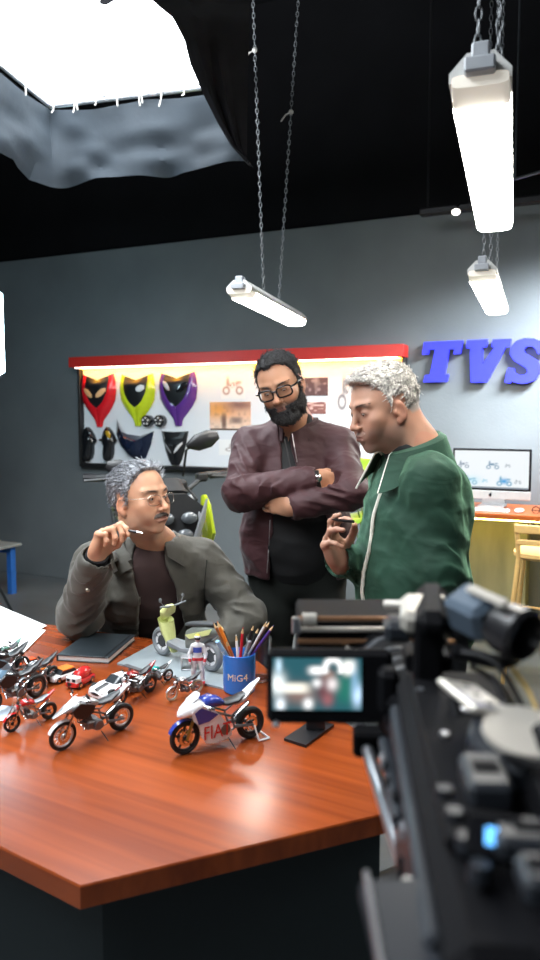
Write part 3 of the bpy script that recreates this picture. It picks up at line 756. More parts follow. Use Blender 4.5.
# ---------------------------------------------------------------- hanging tube lights
M_fix = mat('fixture_white', (.62, .62, .60), .45); M_clip = mat('fixture_grey', (.35, .37, .4), .4)
M_tube = mat('lit_tube', (1, 1, 1), emis=(1, .96, .88), es=S_TUBE)
def chain(a, b, m, parent, r=.0045):
    L_ = (b - a).length; n = int(L_ / .026); mb = MB(); ax = uvec(b - a)
    s1_ = uvec(ax.cross(V(0, 1, 0))); s2_ = ax.cross(s1_)
    for i in range(n):
        c = a.lerp(b, (i + .5) / n); sd = s1_ if i % 2 else s2_
        pts = [c + ax * (.016 * math.sin(t)) + sd * (r * 1.5 * math.cos(t)) for t in np.linspace(0, 2 * math.pi, 9)]
        mb.tube(pts, .0021, 4, caps=False)
    o = mb.build('chain', m, parent, kind='stuff', recalc=False); return o
M_chain = mat('chain_steel', (.16, .17, .18), .5, .5)
def tubelight(label, pa, pb, h, w, chains, cord=None):
    a = G(*pa, h); b = G(*pb, h); L_ = (b - a).length; ax = uvec(b - a); sd = V(ax.y, -ax.x, 0); c = (a + b) / 2
    R = Matrix((( sd.x, ax.x, 0), (sd.y, ax.y, 0), (0, 0, 1)))
    t = thing('tube_light', label, 'ceiling light', c + V(0, 0, .0), 'hanging tube lights')
    # reflector housing (trapezoid) with lit diffuser below
    prof = [(-.5, .0), (.5, .0), (.5, .018), (.22, .052), (-.22, .052), (-.5, .018)]
    MB().prism([(x * w, z) for x, z in prof], a, sd, V(0, 0, 1), ax * L_).build('housing', M_fix, t, smooth=0)
    MB().loft([(a + ax * .06 - V(0, 0, .001), sd * w * .44, V(0, 0, .010), 5), (a + ax * .08 - V(0, 0, .004), sd * w * .49, V(0, 0, .030), 4), (b - ax * .03 - V(0, 0, .004), sd * w * .49, V(0, 0, .030), 4), (b - ax * .01 - V(0, 0, .001), sd * w * .44, V(0, 0, .01), 5)], 20).build('diffuser', M_tube, t)
    MB().loft([(a - ax * .004, sd * w * .46, V(0, 0, .012), 5), (a + ax * .075 - V(0, 0, .006), sd * w * .49, V(0, 0, .02), 4)], 20).build('end_cap', mat('warm_cap', (.75, .70, .62), .5, emis=(1, .93, .8), es=.35), t)
    for e, s in ((a, 1), ):
        MB().box(e + ax * -.01 + V(0, 0, .02), (w * .50, .04, .028), .004, R).build('end_clip', M_clip, t)
        MB().box(e + ax * .02 + V(0, 0, .052), (w * .30, .05, .036), .004, R).build('mount_box', M_clip, t)
    for (f, top) in chains:
        p = a.lerp(b, f) + V(0, 0, .052); chain(p, V(*top), M_chain, t)
    return t, a, b
def up(px, py, Z, z=4.6):
    p = W(px, py, Z); return (p.x, p.y, z)
t2, a2, b2 = tubelight('hanging tube light in the middle, over the bearded man', (239, 291), (297, 321), 2.08, .125, [])
for f, px in ((.36, 253), (.62, 297)):
    p = a2.lerp(b2, f) + V(0, 0, .05); q = W(px, 0 if px < 260 else 20, p.y); k = (4.6 - p.z) / (q.z - p.z); chain(p, p.lerp(q, k), M_chain, t2)
    kn = W(250 if px < 260 else 289, 50 if px < 260 else 112, p.y); 
    MB().ball(p.lerp(q, (kn.z - p.z) / (q.z - p.z)), .014, 8).build('knot', M_cord, t2)
    kk = p.lerp(q, (kn.z - p.z) / (q.z - p.z)); MB().tube([kk, kk + V(-.03, 0, -.015), kk + V(-.055, 0, -.05)], .004, 6).build('tie_end', M_cord, t2)
t1, a1_, b1_ = tubelight('largest hanging tube light, nearest at the upper right', (480, 80), (495, 223), 2.13, .115, [])
for f, s in ((.06, -.01), (.10, .03)):
    p = a1_.lerp(b1_, f) + V(s, 0, .06); chain(p, p + V(.03, .02, 4.6 - p.z), M_chain, t1)
p = a1_.lerp(b1_, .9) + V(0, 0, .05); chain(p, V(p.x, p.y, 4.6), M_chain, t1)
t3, a3_, b3_ = tubelight('farthest small tube light below the big one, at right', (482, 273), (497, 309), 2.08, .118, [])
for f, s in ((.05, 0), (.16, .02)):
    p = a3_.lerp(b3_, f) + V(s, 0, .05); chain(p, V(p.x + .02, p.y, 4.6), M_chain, t3)
p = a3_.lerp(b3_, .9) + V(0, 0, .05); chain(p, V(p.x, p.y, 4.6), M_chain, t3)
t4, a4_, b4_ = tubelight('added unseen tube light above the right end of the side desk', (560, 268), (588, 312), 2.08, .118, [])  # extra fixture out of view, added to brighten the right wall
for f in (.1, .9):
    p = a4_.lerp(b4_, f) + V(0, 0, .05); chain(p, V(p.x, p.y, 4.6), M_chain, t4)
wl = bpy.data.lights.new('added_wall_wash', 'AREA'); wl.shape = 'RECTANGLE'; wl.size = .9; wl.size_y = .25; wl.spread = math.radians(80); wl.energy = S_WASH; wl.color = (.86, .93, 1)  # unseen area light added to brighten the wall around the letters
wo = bpy.data.objects.new('added_wall_wash', wl); COL.objects.link(wo); wo.location = (2.15, 4.05, 2.75)
wo.rotation_euler = (WP(500, 462) - wo.location).to_track_quat('-Z', 'Y').to_euler(); tag(wo, 'added unseen cool light washing the wall around the blue letters', 'lamp')
# unseen soft fill added behind the camera to light the people from the front
fl = bpy.data.lights.new('added_fill_light', 'AREA'); fl.shape = 'RECTANGLE'; fl.size = 1.6; fl.size_y = 1.2; fl.energy = S_FILL * 10; fl.color = (.9, .95, 1)
fo = bpy.data.objects.new('added_fill_light', fl); COL.objects.link(fo); fo.location = (-1.8, -1.2, 2.9)
fo.rotation_euler = (V(-.1, 2.6, 1.1) - fo.location).to_track_quat('-Z', 'Y').to_euler()
tag(fo, 'added unseen soft fill light behind the camera position', 'lamp')

# ---------------------------------------------------------------- the big table
def wood_mat():
    m = bpy.data.materials.new('varnished_wood'); m.use_nodes = True; nt = m.node_tree; N = nt.nodes; L = nt.links
    b = N['Principled BSDF']; b.inputs['Roughness'].default_value = .27; b.inputs['Specular IOR Level'].default_value = .35; b.inputs['Coat Weight'].default_value = .18; b.inputs['Coat Roughness'].default_value = .16
    tc = N.new('ShaderNodeTexCoord'); mp = N.new('ShaderNodeMapping'); mp.inputs['Rotation'].default_value = (0, 0, TROT)
    L.new(tc.outputs['Object'], mp.inputs[0])
    sc = N.new('ShaderNodeMapping'); sc.inputs['Scale'].default_value = (1.2, 34, 10); L.new(mp.outputs[0], sc.inputs[0])
    n1 = N.new('ShaderNodeTexNoise'); n1.inputs['Scale'].default_value = 1; n1.inputs['Detail'].default_value = 6; n1.inputs['Distortion'].default_value = .4; L.new(sc.outputs[0], n1.inputs['Vector'])
    s2 = N.new('ShaderNodeMapping'); s2.inputs['Scale'].default_value = (1.0, 5, 4); L.new(mp.outputs[0], s2.inputs[0])
    n2 = N.new('ShaderNodeTexNoise'); n2.inputs['Scale'].default_value = 1.2; n2.inputs['Detail'].default_value = 3; L.new(s2.outputs[0], n2.inputs['Vector'])
    cr = N.new('ShaderNodeValToRGB'); e = cr.color_ramp.elements; e[0].position = .3; e[0].color = (.13, .020, .004, 1); e[1].position = .74; e[1].color = (.33, .066, .012, 1)
    ad = N.new('ShaderNodeMath'); ad.operation = 'MULTIPLY_ADD'; L.new(n1.outputs['Fac'], ad.inputs[0]); ad.inputs[1].default_value = .55
    mu = N.new('ShaderNodeMath'); mu.operation = 'MULTIPLY'; mu.inputs[1].default_value = .5; L.new(n2.outputs['Fac'], mu.inputs[0]); L.new(mu.outputs[0], ad.inputs[2])
    L.new(ad.outputs[0], cr.inputs[0]); L.new(cr.outputs[0], b.inputs['Base Color'])
    bp = N.new('ShaderNodeBump'); bp.inputs['Strength'].default_value = .06; bp.inputs['Distance'].default_value = .001; L.new(n1.outputs['Fac'], bp.inputs['Height']); L.new(bp.outputs[0], b.inputs['Normal'])
    return m
TH = .75
near = G(80, 886, TH); rt = G(386, 813, TH)
pe = G(0, 847, TH); dl = uvec(pe - near)
far = G(45, 624, TH)
c1 = G(268, 668, TH); c2 = G(345, 722, TH); c3 = G(372, 738, TH)
outl = [near, rt]
outl += [G(386, 775, TH), G(384, 752, TH), G(378, 742, TH), c3 + V(-.01, .01, 0), c2, c1, G(245, 652, TH), far + (far - G(245, 652, TH)) * .0, ]
left_far = far + uvec(far - G(245, 650, TH)) * .9; outl += [left_far, near + dl * 1.25]
TROT = -math.atan2((far - c1).y, (far - c1).x)
table = thing('work_table', 'large orange brown polygonal wooden table under all the toy bikes', 'table', (-.4, 1.8, 0))
cx = sum((p for p in outl), V(0, 0, 0)) / len(outl)
mb = MB(); n = len(outl)
ring = lambda z, k: [V(cx.x + (p.x - cx.x) * k, cx.y + (p.y - cx.y) * k, z) for p in outl]
R0, R1, R2, R3 = ring(TH, .997), ring(TH - .003, 1), ring(TH - .04, 1), ring(TH - .042, .99)
vs = R0 + R1 + R2 + R3
tri = [tuple(t) for t in tessellate_polygon([[V(p.x, p.y, 0) for p in R0]])]
fs = tri + [tuple(i + 3 * n for i in t[::-1]) for t in tri]
for k in range(3): fs += [(k * n + i, k * n + (i + 1) % n, (k + 1) * n + (i + 1) % n, (k + 1) * n + i) for i in range(n)]
mb.add(vs, fs).build('tabletop', wood_mat(), table, smooth=25)
M_base = mat('teal_black_laminate', (.006, .011, .013), .5, var=.1)
q = [near.lerp(cx, .14), rt.lerp(cx, .02), V(rt.x - .01, rt.y + .30, 0), V(.0, 2.02, 0), V(-1.0, 2.05, 0), (near + dl * 1.1).lerp(cx, .14)]  # right end stretched outward so dark base stands in for shadow under the table
q = [V(p.x, p.y, 0) for p in q]
for i in range(len(q)):
    a, b = q[i], q[(i + 1) % len(q)]; d = uvec(b - a); nn = V(d.y, -d.x, 0)
    MB().prism([(0, .0), ((b - a).length, .0), ((b - a).length, TH - .043), (0, TH - .043)], a, d, V(0, 0, 1), nn * -.018).build('base_panel', M_base, table)
# ================================================================ people toolkit
M_skin = mat('skin', rough=.5, attr='Col', var=.06, scale=60, bump=.25, bscale=350, sss=.12)
def sstep(x): x = np.clip(x, 0, 1); return x * x * (3 - 2 * x)
class Head:
    def __init__(s, o, fwd, up=(0, 0, 1), sc=1., nose=1., jaw=1., wide=1.):
        s.o = np.array(o, float); s.R = frame(fwd, up); s.s = sc; s.nose = nose; s.jaw = jaw; s.wide = wide
    def w(s, x, y, z): return s.o + s.R @ (np.array([x * s.wide, y, z]) * s.s)
    def wv(s, *a): return Vector(s.w(*a))
    def loc(s, P): return ((P - s.o) @ s.R) / s.s
    def sculpt(s, v, ears=True, face=True):
        S = s.s; Rt = s.R
        def e(c, r, k=.02, mode='add', R=None):
            r = (r[0] * S * s.wide, r[1] * S, r[2] * S); v.ell(s.w(*c), r, Rt if R is None else Rt @ R, k * S, mode)
        def c_(a, b, ra, rb, k=.01, mode='add', **kw): v.cap(s.w(*a), s.w(*b), ra * S, rb * S, k * S, mode=mode, **kw)
        e((0, -.010, .034), (.073, .092, .081), 0)
        e((0, .026, .008), (.064, .066, .088), .03)
        e((0, .030, -.060), (.052 * s.jaw, .052, .050), .03)
        e((0, .070, -.098), (.022 * s.jaw, .017, .016), .022)
        for x in (-1, 1):
            e((x * .048, -.002, -.062), (.012, .030, .028), .03)       # jaw angle
            e((x * .043, .062, -.022), (.021, .022, .020), .025)       # cheekbone
            e((x * .034, .068, -.048), (.018, .020, .022), .02)       # cheek
            c_((x * .014, .090, .024), (x * .046, .074, .024), .0075, .007, .016)  # brow ridge
        e((0, .074, -.062), (.030, .024, .026), .02)                    # muzzle
        if face:
            for x in (-1, 1):
                e((x * .031, .099, .003), (.018, .016, .0115), .012, 'cut')
                # lids: a bulge round the eye with a slit
                e((x * .031, .0755, .002), (.0175, .0158, .0145), .005)
                e((x * .031, .094, -.0005), (.0120, .008, .0036), .002, 'cut')
            n = s.nose
            c_((0, .090, .012), (0, .090 + .021 * n, -.028), .0062, .0085, .012)
            e((0, .090 + .022 * n, -.033), (.0105, .010, .0088), .006)
            for x in (-1, 1):
                e((x * .0125, .100, -.036), (.0068, .0105, .0068), .005)
                e((x * .0065, .105, -.0435), (.0032, .0055, .003), .002, 'cut')
                c_((x * .017, .096, -.040), (x * .027, .086, -.058), .0022, .0015, .006, 'cut')
            c_((-.010, .0975, -.059), (.010, .0975, -.059), .0048, .0048, .006)
            for x in (-1, 1): c_((x * .008, .0975, -.059), (x * .023, .088, -.063), .0046, .002, .004)
            c_((-.012, .096, -.0695), (.012, .096, -.0695), .0052, .0052, .006)
            for x in (-1, 1): c_((x * .012, .096, -.0695), (x * .021, .089, -.065), .005, .002, .004)
            c_((-.022, .099, -.0640), (.022, .099, -.0640), .0016, .0016, .002, 'cut')
            e((0, .097, -.079), (.012, .006, .004), .006, 'cut')
        if ears:
            for x in (-1, 1):
                t = math.radians(12); RE = np.array([[1, 0, 0], [0, math.cos(t), math.sin(t)], [0, -math.sin(t), math.cos(t)]])
                a = math.radians(18) * x; RZ = np.array([[math.cos(a), -math.sin(a), 0], [math.sin(a), math.cos(a), 0], [0, 0, 1]])
                RR = RZ @ RE
                e((x * .076, -.004, -.012), (.0075, .0165, .028), .006, R=RR)
                e((x * .083, .000, -.009), (.0060, .0105, .019), .003, 'cut', R=RR)
                e((x * .073, .012, -.014), (.006, .006, .009), .004)
                e((x * .074, .003, -.037), (.0050, .008, .009), .005)
    def neck(s, v, base, r0=.056, r1=.060):
        v.cap(s.w(0, -.020, -.055), base, r0 * s.s, r1, .035, side=s.R[:, 0], sq=1.0)
        v.cap(s.w(0, .015, -.085), np.array(base) + s.R[:, 1] * .02, .030, .045, .03)
    def colours(s, base, lips=(.34, .13, .10), stub=None, brow=None, hairc=None, line=None):
        base = np.array(base)
        def f(P):
            L = s.loc(P); x, y, z = L[:, 0], L[:, 1], L[:, 2]; C = np.tile(base, (len(P), 1))
            n = vnoise(P[:, 0] * 45, P[:, 1] * 45, P[:, 2] * 45, 5); C *= (1 + .10 * n)[:, None]
            def m(w, col):
                nonlocal C; w = np.clip(w, 0, 1)[:, None]; C = C * (1 - w) + np.array(col) * w
            near = (np.abs(x) < .12) & (np.abs(y) < .14) & (np.abs(z) < .14)
            # blush on cheeks, nose and ears
            m(.25 * np.exp(-((np.abs(x) - .045) ** 2 + (z + .03) ** 2) / .0004) * near, base * (1.1, .8, .75))
            m(.3 * np.exp(-(x ** 2 + (z + .033) ** 2) / .0002) * (y > .08) * near, base * (1.1, .78, .72))
            m(.35 * (np.abs(x) > .074) * near, base * (1.1, .72, .65))
            if stub is not None:
                w = sstep((-.035 - z) / .02) * sstep((y + .02) / .03) * near * (1 - np.exp(-((x / .024) ** 2 + ((z + .064) / .008) ** 2)))
                m(w * stub[3], stub[:3])
            m(np.exp(-((x / .021) ** 4 + ((z + .0645) / .0085) ** 4)) * (y > .082) * near * .85, lips)
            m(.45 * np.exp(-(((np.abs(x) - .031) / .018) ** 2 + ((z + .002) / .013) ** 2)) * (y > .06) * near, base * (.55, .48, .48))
            m(.8 * np.exp(-(((np.abs(x) - .031) / .013) ** 4 + ((z - .001) / .0035) ** 4)) * (y > .07) * near, base * .2)
            if brow is not None:
                w = np.exp(-(((np.abs(x) - .031) / .019) ** 4 + ((z - .024 + (np.abs(x) - .03) ** 2 * 8) / .0048) ** 4)) * (y > .06) * near
                m(w * .75, brow)
            if hairc is not None:
                m(sstep((z - line(x, y) - .020) / .012) * near * .9, hairc)
            return C
        return f
    def hair(s, name, thick, line, m, parent, seed=1, amp=.004, comb=None, tufts=700, tl=.02, th_min=-.012, lo=(-.11, -.135, -.13), hi=(.11, .135, .145), st=.0028, tr=.0011, jit=.12):
        C = np.array([[a, b, c] for a in (lo[0], hi[0]) for b in (lo[1], hi[1]) for c in (lo[2], hi[2])]) * s.s @ s.R.T + s.o
        v = Vol.around(C.min(0), C.max(0), st); s.sculpt(v, ears=False, face=False)
        sl = tuple(slice(0, n) for n in v.f.shape); X, Y, Z = v.pts(sl)
        X, Y, Z = np.broadcast_arrays(X, Y, Z); P = np.stack([X, Y, Z], -1).reshape(-1, 3); L = s.loc(P)
        x, y, z = L[:, 0], L[:, 1], L[:, 2]
        w = np.clip(line(x, y, z), 0, 1); T = th_min + (thick(x, y, z) - th_min) * sstep(w)
        if comb is None: comb = lambda x, y, z: (0 * x, -.9 + 0 * x, .1 + 0 * x)
        # strands: noise stretched along the comb direction
        n = vnoise(x * 190, y * 55, z * 90, seed) * .6 + vnoise(x * 75, y * 22, z * 40, seed + 1)
        T = T + amp * n * w
        v.f = np.maximum(v.f - T.reshape(v.f.shape).astype(np.float32), .0)*0 + (v.f - T.reshape(v.f.shape).astype(np.float32))
        vv, q = v.mesh()
        Lv = s.loc(vv); r_ = np.random.default_rng(seed)
        wl = line(Lv[:, 0], Lv[:, 1], Lv[:, 2])
        # skull normals ~ from the field gradient
        e = .003; nrm = np.stack([v.sample(vv + np.eye(3)[i] * e) - v.sample(vv - np.eye(3)[i] * e) for i in range(3)], -1); nrm /= np.linalg.norm(nrm, axis=1)[:, None] + 1e-9
        cand = np.nonzero((wl > .25) & ((nrm * (vv - s.w(0, 0, 0))).sum(1) > 0))[0]
        V_, F_ = [vv], [q]; base = len(vv)
        if len(cand) and tufts:
            pick = r_.choice(cand, tufts); A = vv[pick]; N_ = nrm[pick]; Lp = Lv[pick]
            cx, cy, cz = comb(Lp[:, 0], Lp[:, 1], Lp[:, 2]); D = np.stack([cx + 0 * Lp[:, 0], cy + 0 * Lp[:, 0], cz + 0 * Lp[:, 0]], -1) @ s.R.T
            D = D - N_ * (D * N_).sum(1)[:, None]; D /= np.linalg.norm(D, axis=1)[:, None] + 1e-6
            D = D + jit * r_.normal(size=D.shape); ln = tl * r_.uniform(.6, 1.2, len(pick))
            B = np.cross(D, N_); B /= np.linalg.norm(B, axis=1)[:, None] + 1e-6
            segs = []
            for k, (t, lift, rr) in enumerate(((0, -.001, 1), (.4, .0022, 1.), (.75, .0026, .7), (1, .0015, .12))):
                c = A + D * (ln * t)[:, None] + N_ * lift
                for a in (0, 2.09, 4.19): segs.append(c + (B * math.cos(a) + N_ * math.sin(a)) * tr * 1.7 * rr)
            Pn = np.stack(segs, 1).reshape(-1, 3); m_ = len(pick)
            ids = base + np.arange(m_)[:, None] * 12; qs = []
            for k in range(3):
                for a in range(3):
                    qs.append(np.stack([ids[:, 0] + k * 3 + a, ids[:, 0] + k * 3 + (a + 1) % 3, ids[:, 0] + k * 3 + 3 + (a + 1) % 3, ids[:, 0] + k * 3 + 3 + a], -1))
            V_.append(Pn); F_.append(np.concatenate(qs))
        vv = np.concatenate(V_); q = np.concatenate(F_)
        return link(name, np_mesh(name, vv - np.array(absloc(parent)), q), m, parent)
    def eyes(s, parent, look=(0, 1, -.1), iris=(.03, .015, .01)):
        for x in (-1, 1):
            c = s.wv(x * .031, .0775, .0005); b = MB().ball(c, .0125 * s.s, 16).build('eye', mat('eye_white', (.34, .31, .28), .3), parent, smooth=80)
            d = uvec(Vector(s.R @ np.array(look))); MB().lathe(c + d * .0098 * s.s, [(.0064 * s.s, 0), (.005 * s.s, .0016), (.0005, .0031)], d, 16).build('iris', mat('iris', iris, .08), b)
    def brows(s, parent, m, r=.003, seed=2, tilt=0.):
        rr = random.Random(seed)
        for x in (-1, 1):
            mb = MB()
            for i in range(40):
                t = i / 39; u = x * (.012 + .040 * t); yb = .0995 - .020 * t ** 1.6 - .004 * t; z = .0200 + .005 * math.sin(t * 2.4) - tilt * t * .004
                a = s.wv(u, yb - .004, z + rr.uniform(-.002, .002)); b = s.wv(u + x * .007, yb + .0005 - .002, z + .0028 + rr.uniform(-.002, .002))
                mb.tube([a, (a + b) / 2 + Vector(s.R[:, 1]) * .0015, b], [.0012, .0013, .0003], 4)
            mb.build('eyebrow', m, parent, smooth=60)
    def glasses(s, parent, m, hw=.026, hh=.018, r=.0013, ex=2.5, lens=None, y=.109, z=-.004, rimless=False):
        g = MB()
        for x in (-1, 1):
            pts = []
            for k in range(29):
                th = 2 * math.pi * k / 28; a, b = math.cos(th), math.sin(th)
                u = math.copysign(abs(a) ** (2 / ex), a) * hw; w = math.copysign(abs(b) ** (2 / ex), b) * hh
                pts.append(s.wv(x * .034 + u, y - .010 * abs((x * .034 + u) / .06) ** 2 * 1.2, z + w))
            g.tube(pts, r, 6, caps=False)
            g.tube([s.wv(x * (.034 + hw), y - .012, z + hh * .5), s.wv(x * .072, .085, z + .010), s.wv(x * .0785, .02, z + .010), s.wv(x * .080, -.004, z + .010), s.wv(x * .076, -.022, z - .015)], [r * 1.1, r * 1.2, r * 1.1, r, r], 6)
            g.tube([s.wv(x * .010, y, z - .002), s.wv(x * .008, y - .008, z - .010)], r * .7, 5)
        g.tube([s.wv(-.009, y, z + hh * .35), s.wv(0, y + .003, z + hh * .5), s.wv(.009, y, z + hh * .35)], r, 6)
        fr = g.build('glasses_frame', m, parent, smooth=60)
        for x in (-1, 1):
            c = s.wv(x * .034, y - .0035, z); n_ = Vector(s.R @ np.array([x * .22, 1, 0]))
            ux = uvec(Vector(s.R[:, 0]) - n_ * .22 * x); uz = Vector(s.R[:, 2])
            MB().loft([(c - n_ * .0004, ux * hw * .97, uz * hh * .97, ex), (c + n_ * .0004, ux * hw * .97, uz * hh * .97, ex)], 24).build('lens', lens, fr)
        return fr
M_lens = mat('spectacle_lens', (1, 1, 1), .02, trans=1, ior=1.03, var=0)
def rot_ax(v, ax, a):
    return np.array(Matrix.Rotation(a, 3, Vector(ax)) @ Vector(v))
def hand(v, wrist, f, n, side=1, curls=None, spread=(.10, .03, -.04, -.12), thumb=None, sc=1., fore=None):
    """right hand side=1, left -1; f towards the fingers, n out of the palm; curls per finger in degrees"""
    wrist = np.array(wrist, float); f = np.array(uvec(f)); n = np.array(n, float); n = n - f * n.dot(f); n /= np.linalg.norm(n); t = side * np.cross(f, n)
    curls = curls or [(20, 25, 15)] * 4; P = lambda a, b, c: wrist + (f * a + t * b + n * c) * sc
    Rm = np.stack([t, f, n], -1)
    v.box(P(.050, 0, 0), (.037 * sc, .042 * sc, .0125 * sc), Rm, .012 * sc, .012)
    v.cap(P(-.03, 0, 0), P(.02, 0, 0), .027 * sc, .029 * sc, .02, side=t, sq=.72)
    v.ell(P(.034, .026, .010), (.016 * sc, .028 * sc, .013 * sc), Rm, .012)
    v.ell(P(.040, -.026, .008), (.012 * sc, .030 * sc, .012 * sc), Rm, .012)
    tips = []
    for i in range(4):
        b = P((.086, .091, .087, .077)[i], (.029, .0098, -.0095, -.028)[i], 0); d = f * math.cos(spread[i]) + t * math.sin(spread[i]); ax = np.cross(d, n)
        L = [.045, .027, .021]; ks = (1, 1.1, 1.03, .8)[i]; r = [.0098, .0088, .0080, .0068]; pts = [P((.06), (.024, .009, -.008, -.022)[i], 0), b]; rs = [.010, .0102]
        for j in range(3):
            d = rot_ax(d, ax, math.radians(curls[i][j])); pts.append(pts[-1] + d * L[j] * ks * sc); rs.append(r[j + 1])
        for j in range(len(pts) - 1): v.cap(pts[j], pts[j + 1], rs[j] * sc * (1 if i < 3 else .9), rs[j + 1] * sc * (1 if i < 3 else .9), .0035)
        for j in (1, 2, 3): v.ell(pts[j] - n * .0008, [rs[j] * 1.03 * sc] * 3, None, .004)
        tips.append(pts)
    th = thumb or [(.55, .75, .35), (.75, .45, .45), (.85, .25, .4)]
    p = P(.020, .026, .006); pts = [p]; rr = [.0135, .0115, .0105, .0082]
    for j, dd in enumerate(th):
        d = f * dd[0] + t * dd[1] + n * dd[2]; d /= np.linalg.norm(d); pts.append(pts[-1] + d * (.042, .032, .026)[j] * sc)
    for j in range(3): v.cap(pts[j], pts[j + 1], rr[j] * sc, rr[j + 1] * sc, .005)
    tips.append(pts); return tips
def ray_hit(v, px, py, z0, z1, lift=.0, st=.002):
    a = W(px, py, z0); b = W(px, py, z1); d = uvec(b - a); h = v.hit(a, d, int((b - a).length / st), st)
    return None if h is None else h - d * lift
def sheet_on(v, inner, outer, z0, z1, lift=.006, n=16, k=5, th=.003):
    """cloth leaf lying on volume v between two pixel polylines"""
    def res(pl, n):
        pl = [np.array(p, float) for p in pl]; L = np.cumsum([0] + [np.linalg.norm(b - a) for a, b in zip(pl, pl[1:])])
        return [np.array([np.interp(t, L, [p[i] for p in pl]) for i in range(2)]) for t in np.linspace(0, L[-1], n)]
    A, B = res(inner, n), res(outer, n); rows = []
    for a, b in zip(A, B):
        r = []
        for j in range(k + 1):
            p = a + (b - a) * j / k; r.append(ray_hit(v, p[0], p[1], z0, z1, lift + .002 * math.sin(math.pi * j / k)))
        rows.append(r)
    for r in rows:
        for j in range(len(r)):
            if r[j] is None: r[j] = next((q for q in r[j::-1] + r[j:] if q is not None), None)
    last = None; good = []
    for r in rows:
        if any(q is None for q in r): continue
        good.append(r)
    return MB().grid(good, V(0, -th, 0))
def line_on(v, pix, z0, z1, lift, n=20):
    pl = [np.array(p, float) for p in pix]; L = np.cumsum([0] + [np.linalg.norm(b - a) for a, b in zip(pl, pl[1:])]); out = []
    for t in np.linspace(0, L[-1], n):
        h = ray_hit(v, *[np.interp(t, L, [p[i] for p in pl]) for i in range(2)], z0, z1, lift)
        if h is not None and (not out or (h - out[-1]).length < .05): out.append(h)
    return out
def folds(amp, seed, sx=9, sz=16, dirv=(0, 0, 1)):
    def f(x, y, z):
        a = vnoise(x * sx + z * 5, y * sx, z * sz, seed); b = vnoise(x * sx * 2.2, y * sx * 2.2 + z * 3, z * sz * 1.7 - x * 8, seed + 1)
        return -amp * (1 - 2 * np.abs(a)) - amp * .4 * b
    return f
def shoe(parent, p, fwd, m):
    f = uvec(V(fwd[0], fwd[1], 0)); s = V(-f.y, f.x, 0); p = Vector(p); p = V(p.x, p.y, 0)
    b = MB().loft([(p - f * .08 + V(0, 0, .035), s * .025, V(0, 0, .03)), (p - f * .06 + V(0, 0, .045), s * .036, V(0, 0, .042)), (p + V(0, 0, .05), s * .040, V(0, 0, .048)), (p + f * .08 + V(0, 0, .035), s * .045, V(0, 0, .034)), (p + f * .15 + V(0, 0, .03), s * .042, V(0, 0, .026)), (p + f * .19 + V(0, 0, .026), s * .022, V(0, 0, .018))], 16)
    o = b.build('shoe', m, parent)
    MB().loft([(p - f * .085 + V(0, 0, .007), s * .028, V(0, 0, .006), 4), (p + V(0, 0, .007), s * .040, V(0, 0, .006), 4), (p + f * .1 + V(0, 0, .007), s * .047, V(0, 0, .006), 4), (p + f * .195 + V(0, 0, .007), s * .024, V(0, 0, .006), 4)], 16).build('sole', mat('rubber_sole', (.02, .02, .02), .7), o)
def legs(v, hips, knees, ankles, r=(.085, .062, .045), k=.03, wr=None, side=None, hem=None):
    for h, kn, a in zip(hips, knees, ankles):
        v.cap(h, kn, r[0], r[1], k, wr=wr); v.cap(kn, a, r[1], r[2], k, wr=wr)
M_shoe = mat('black_leather', (.015, .014, .014), .35)
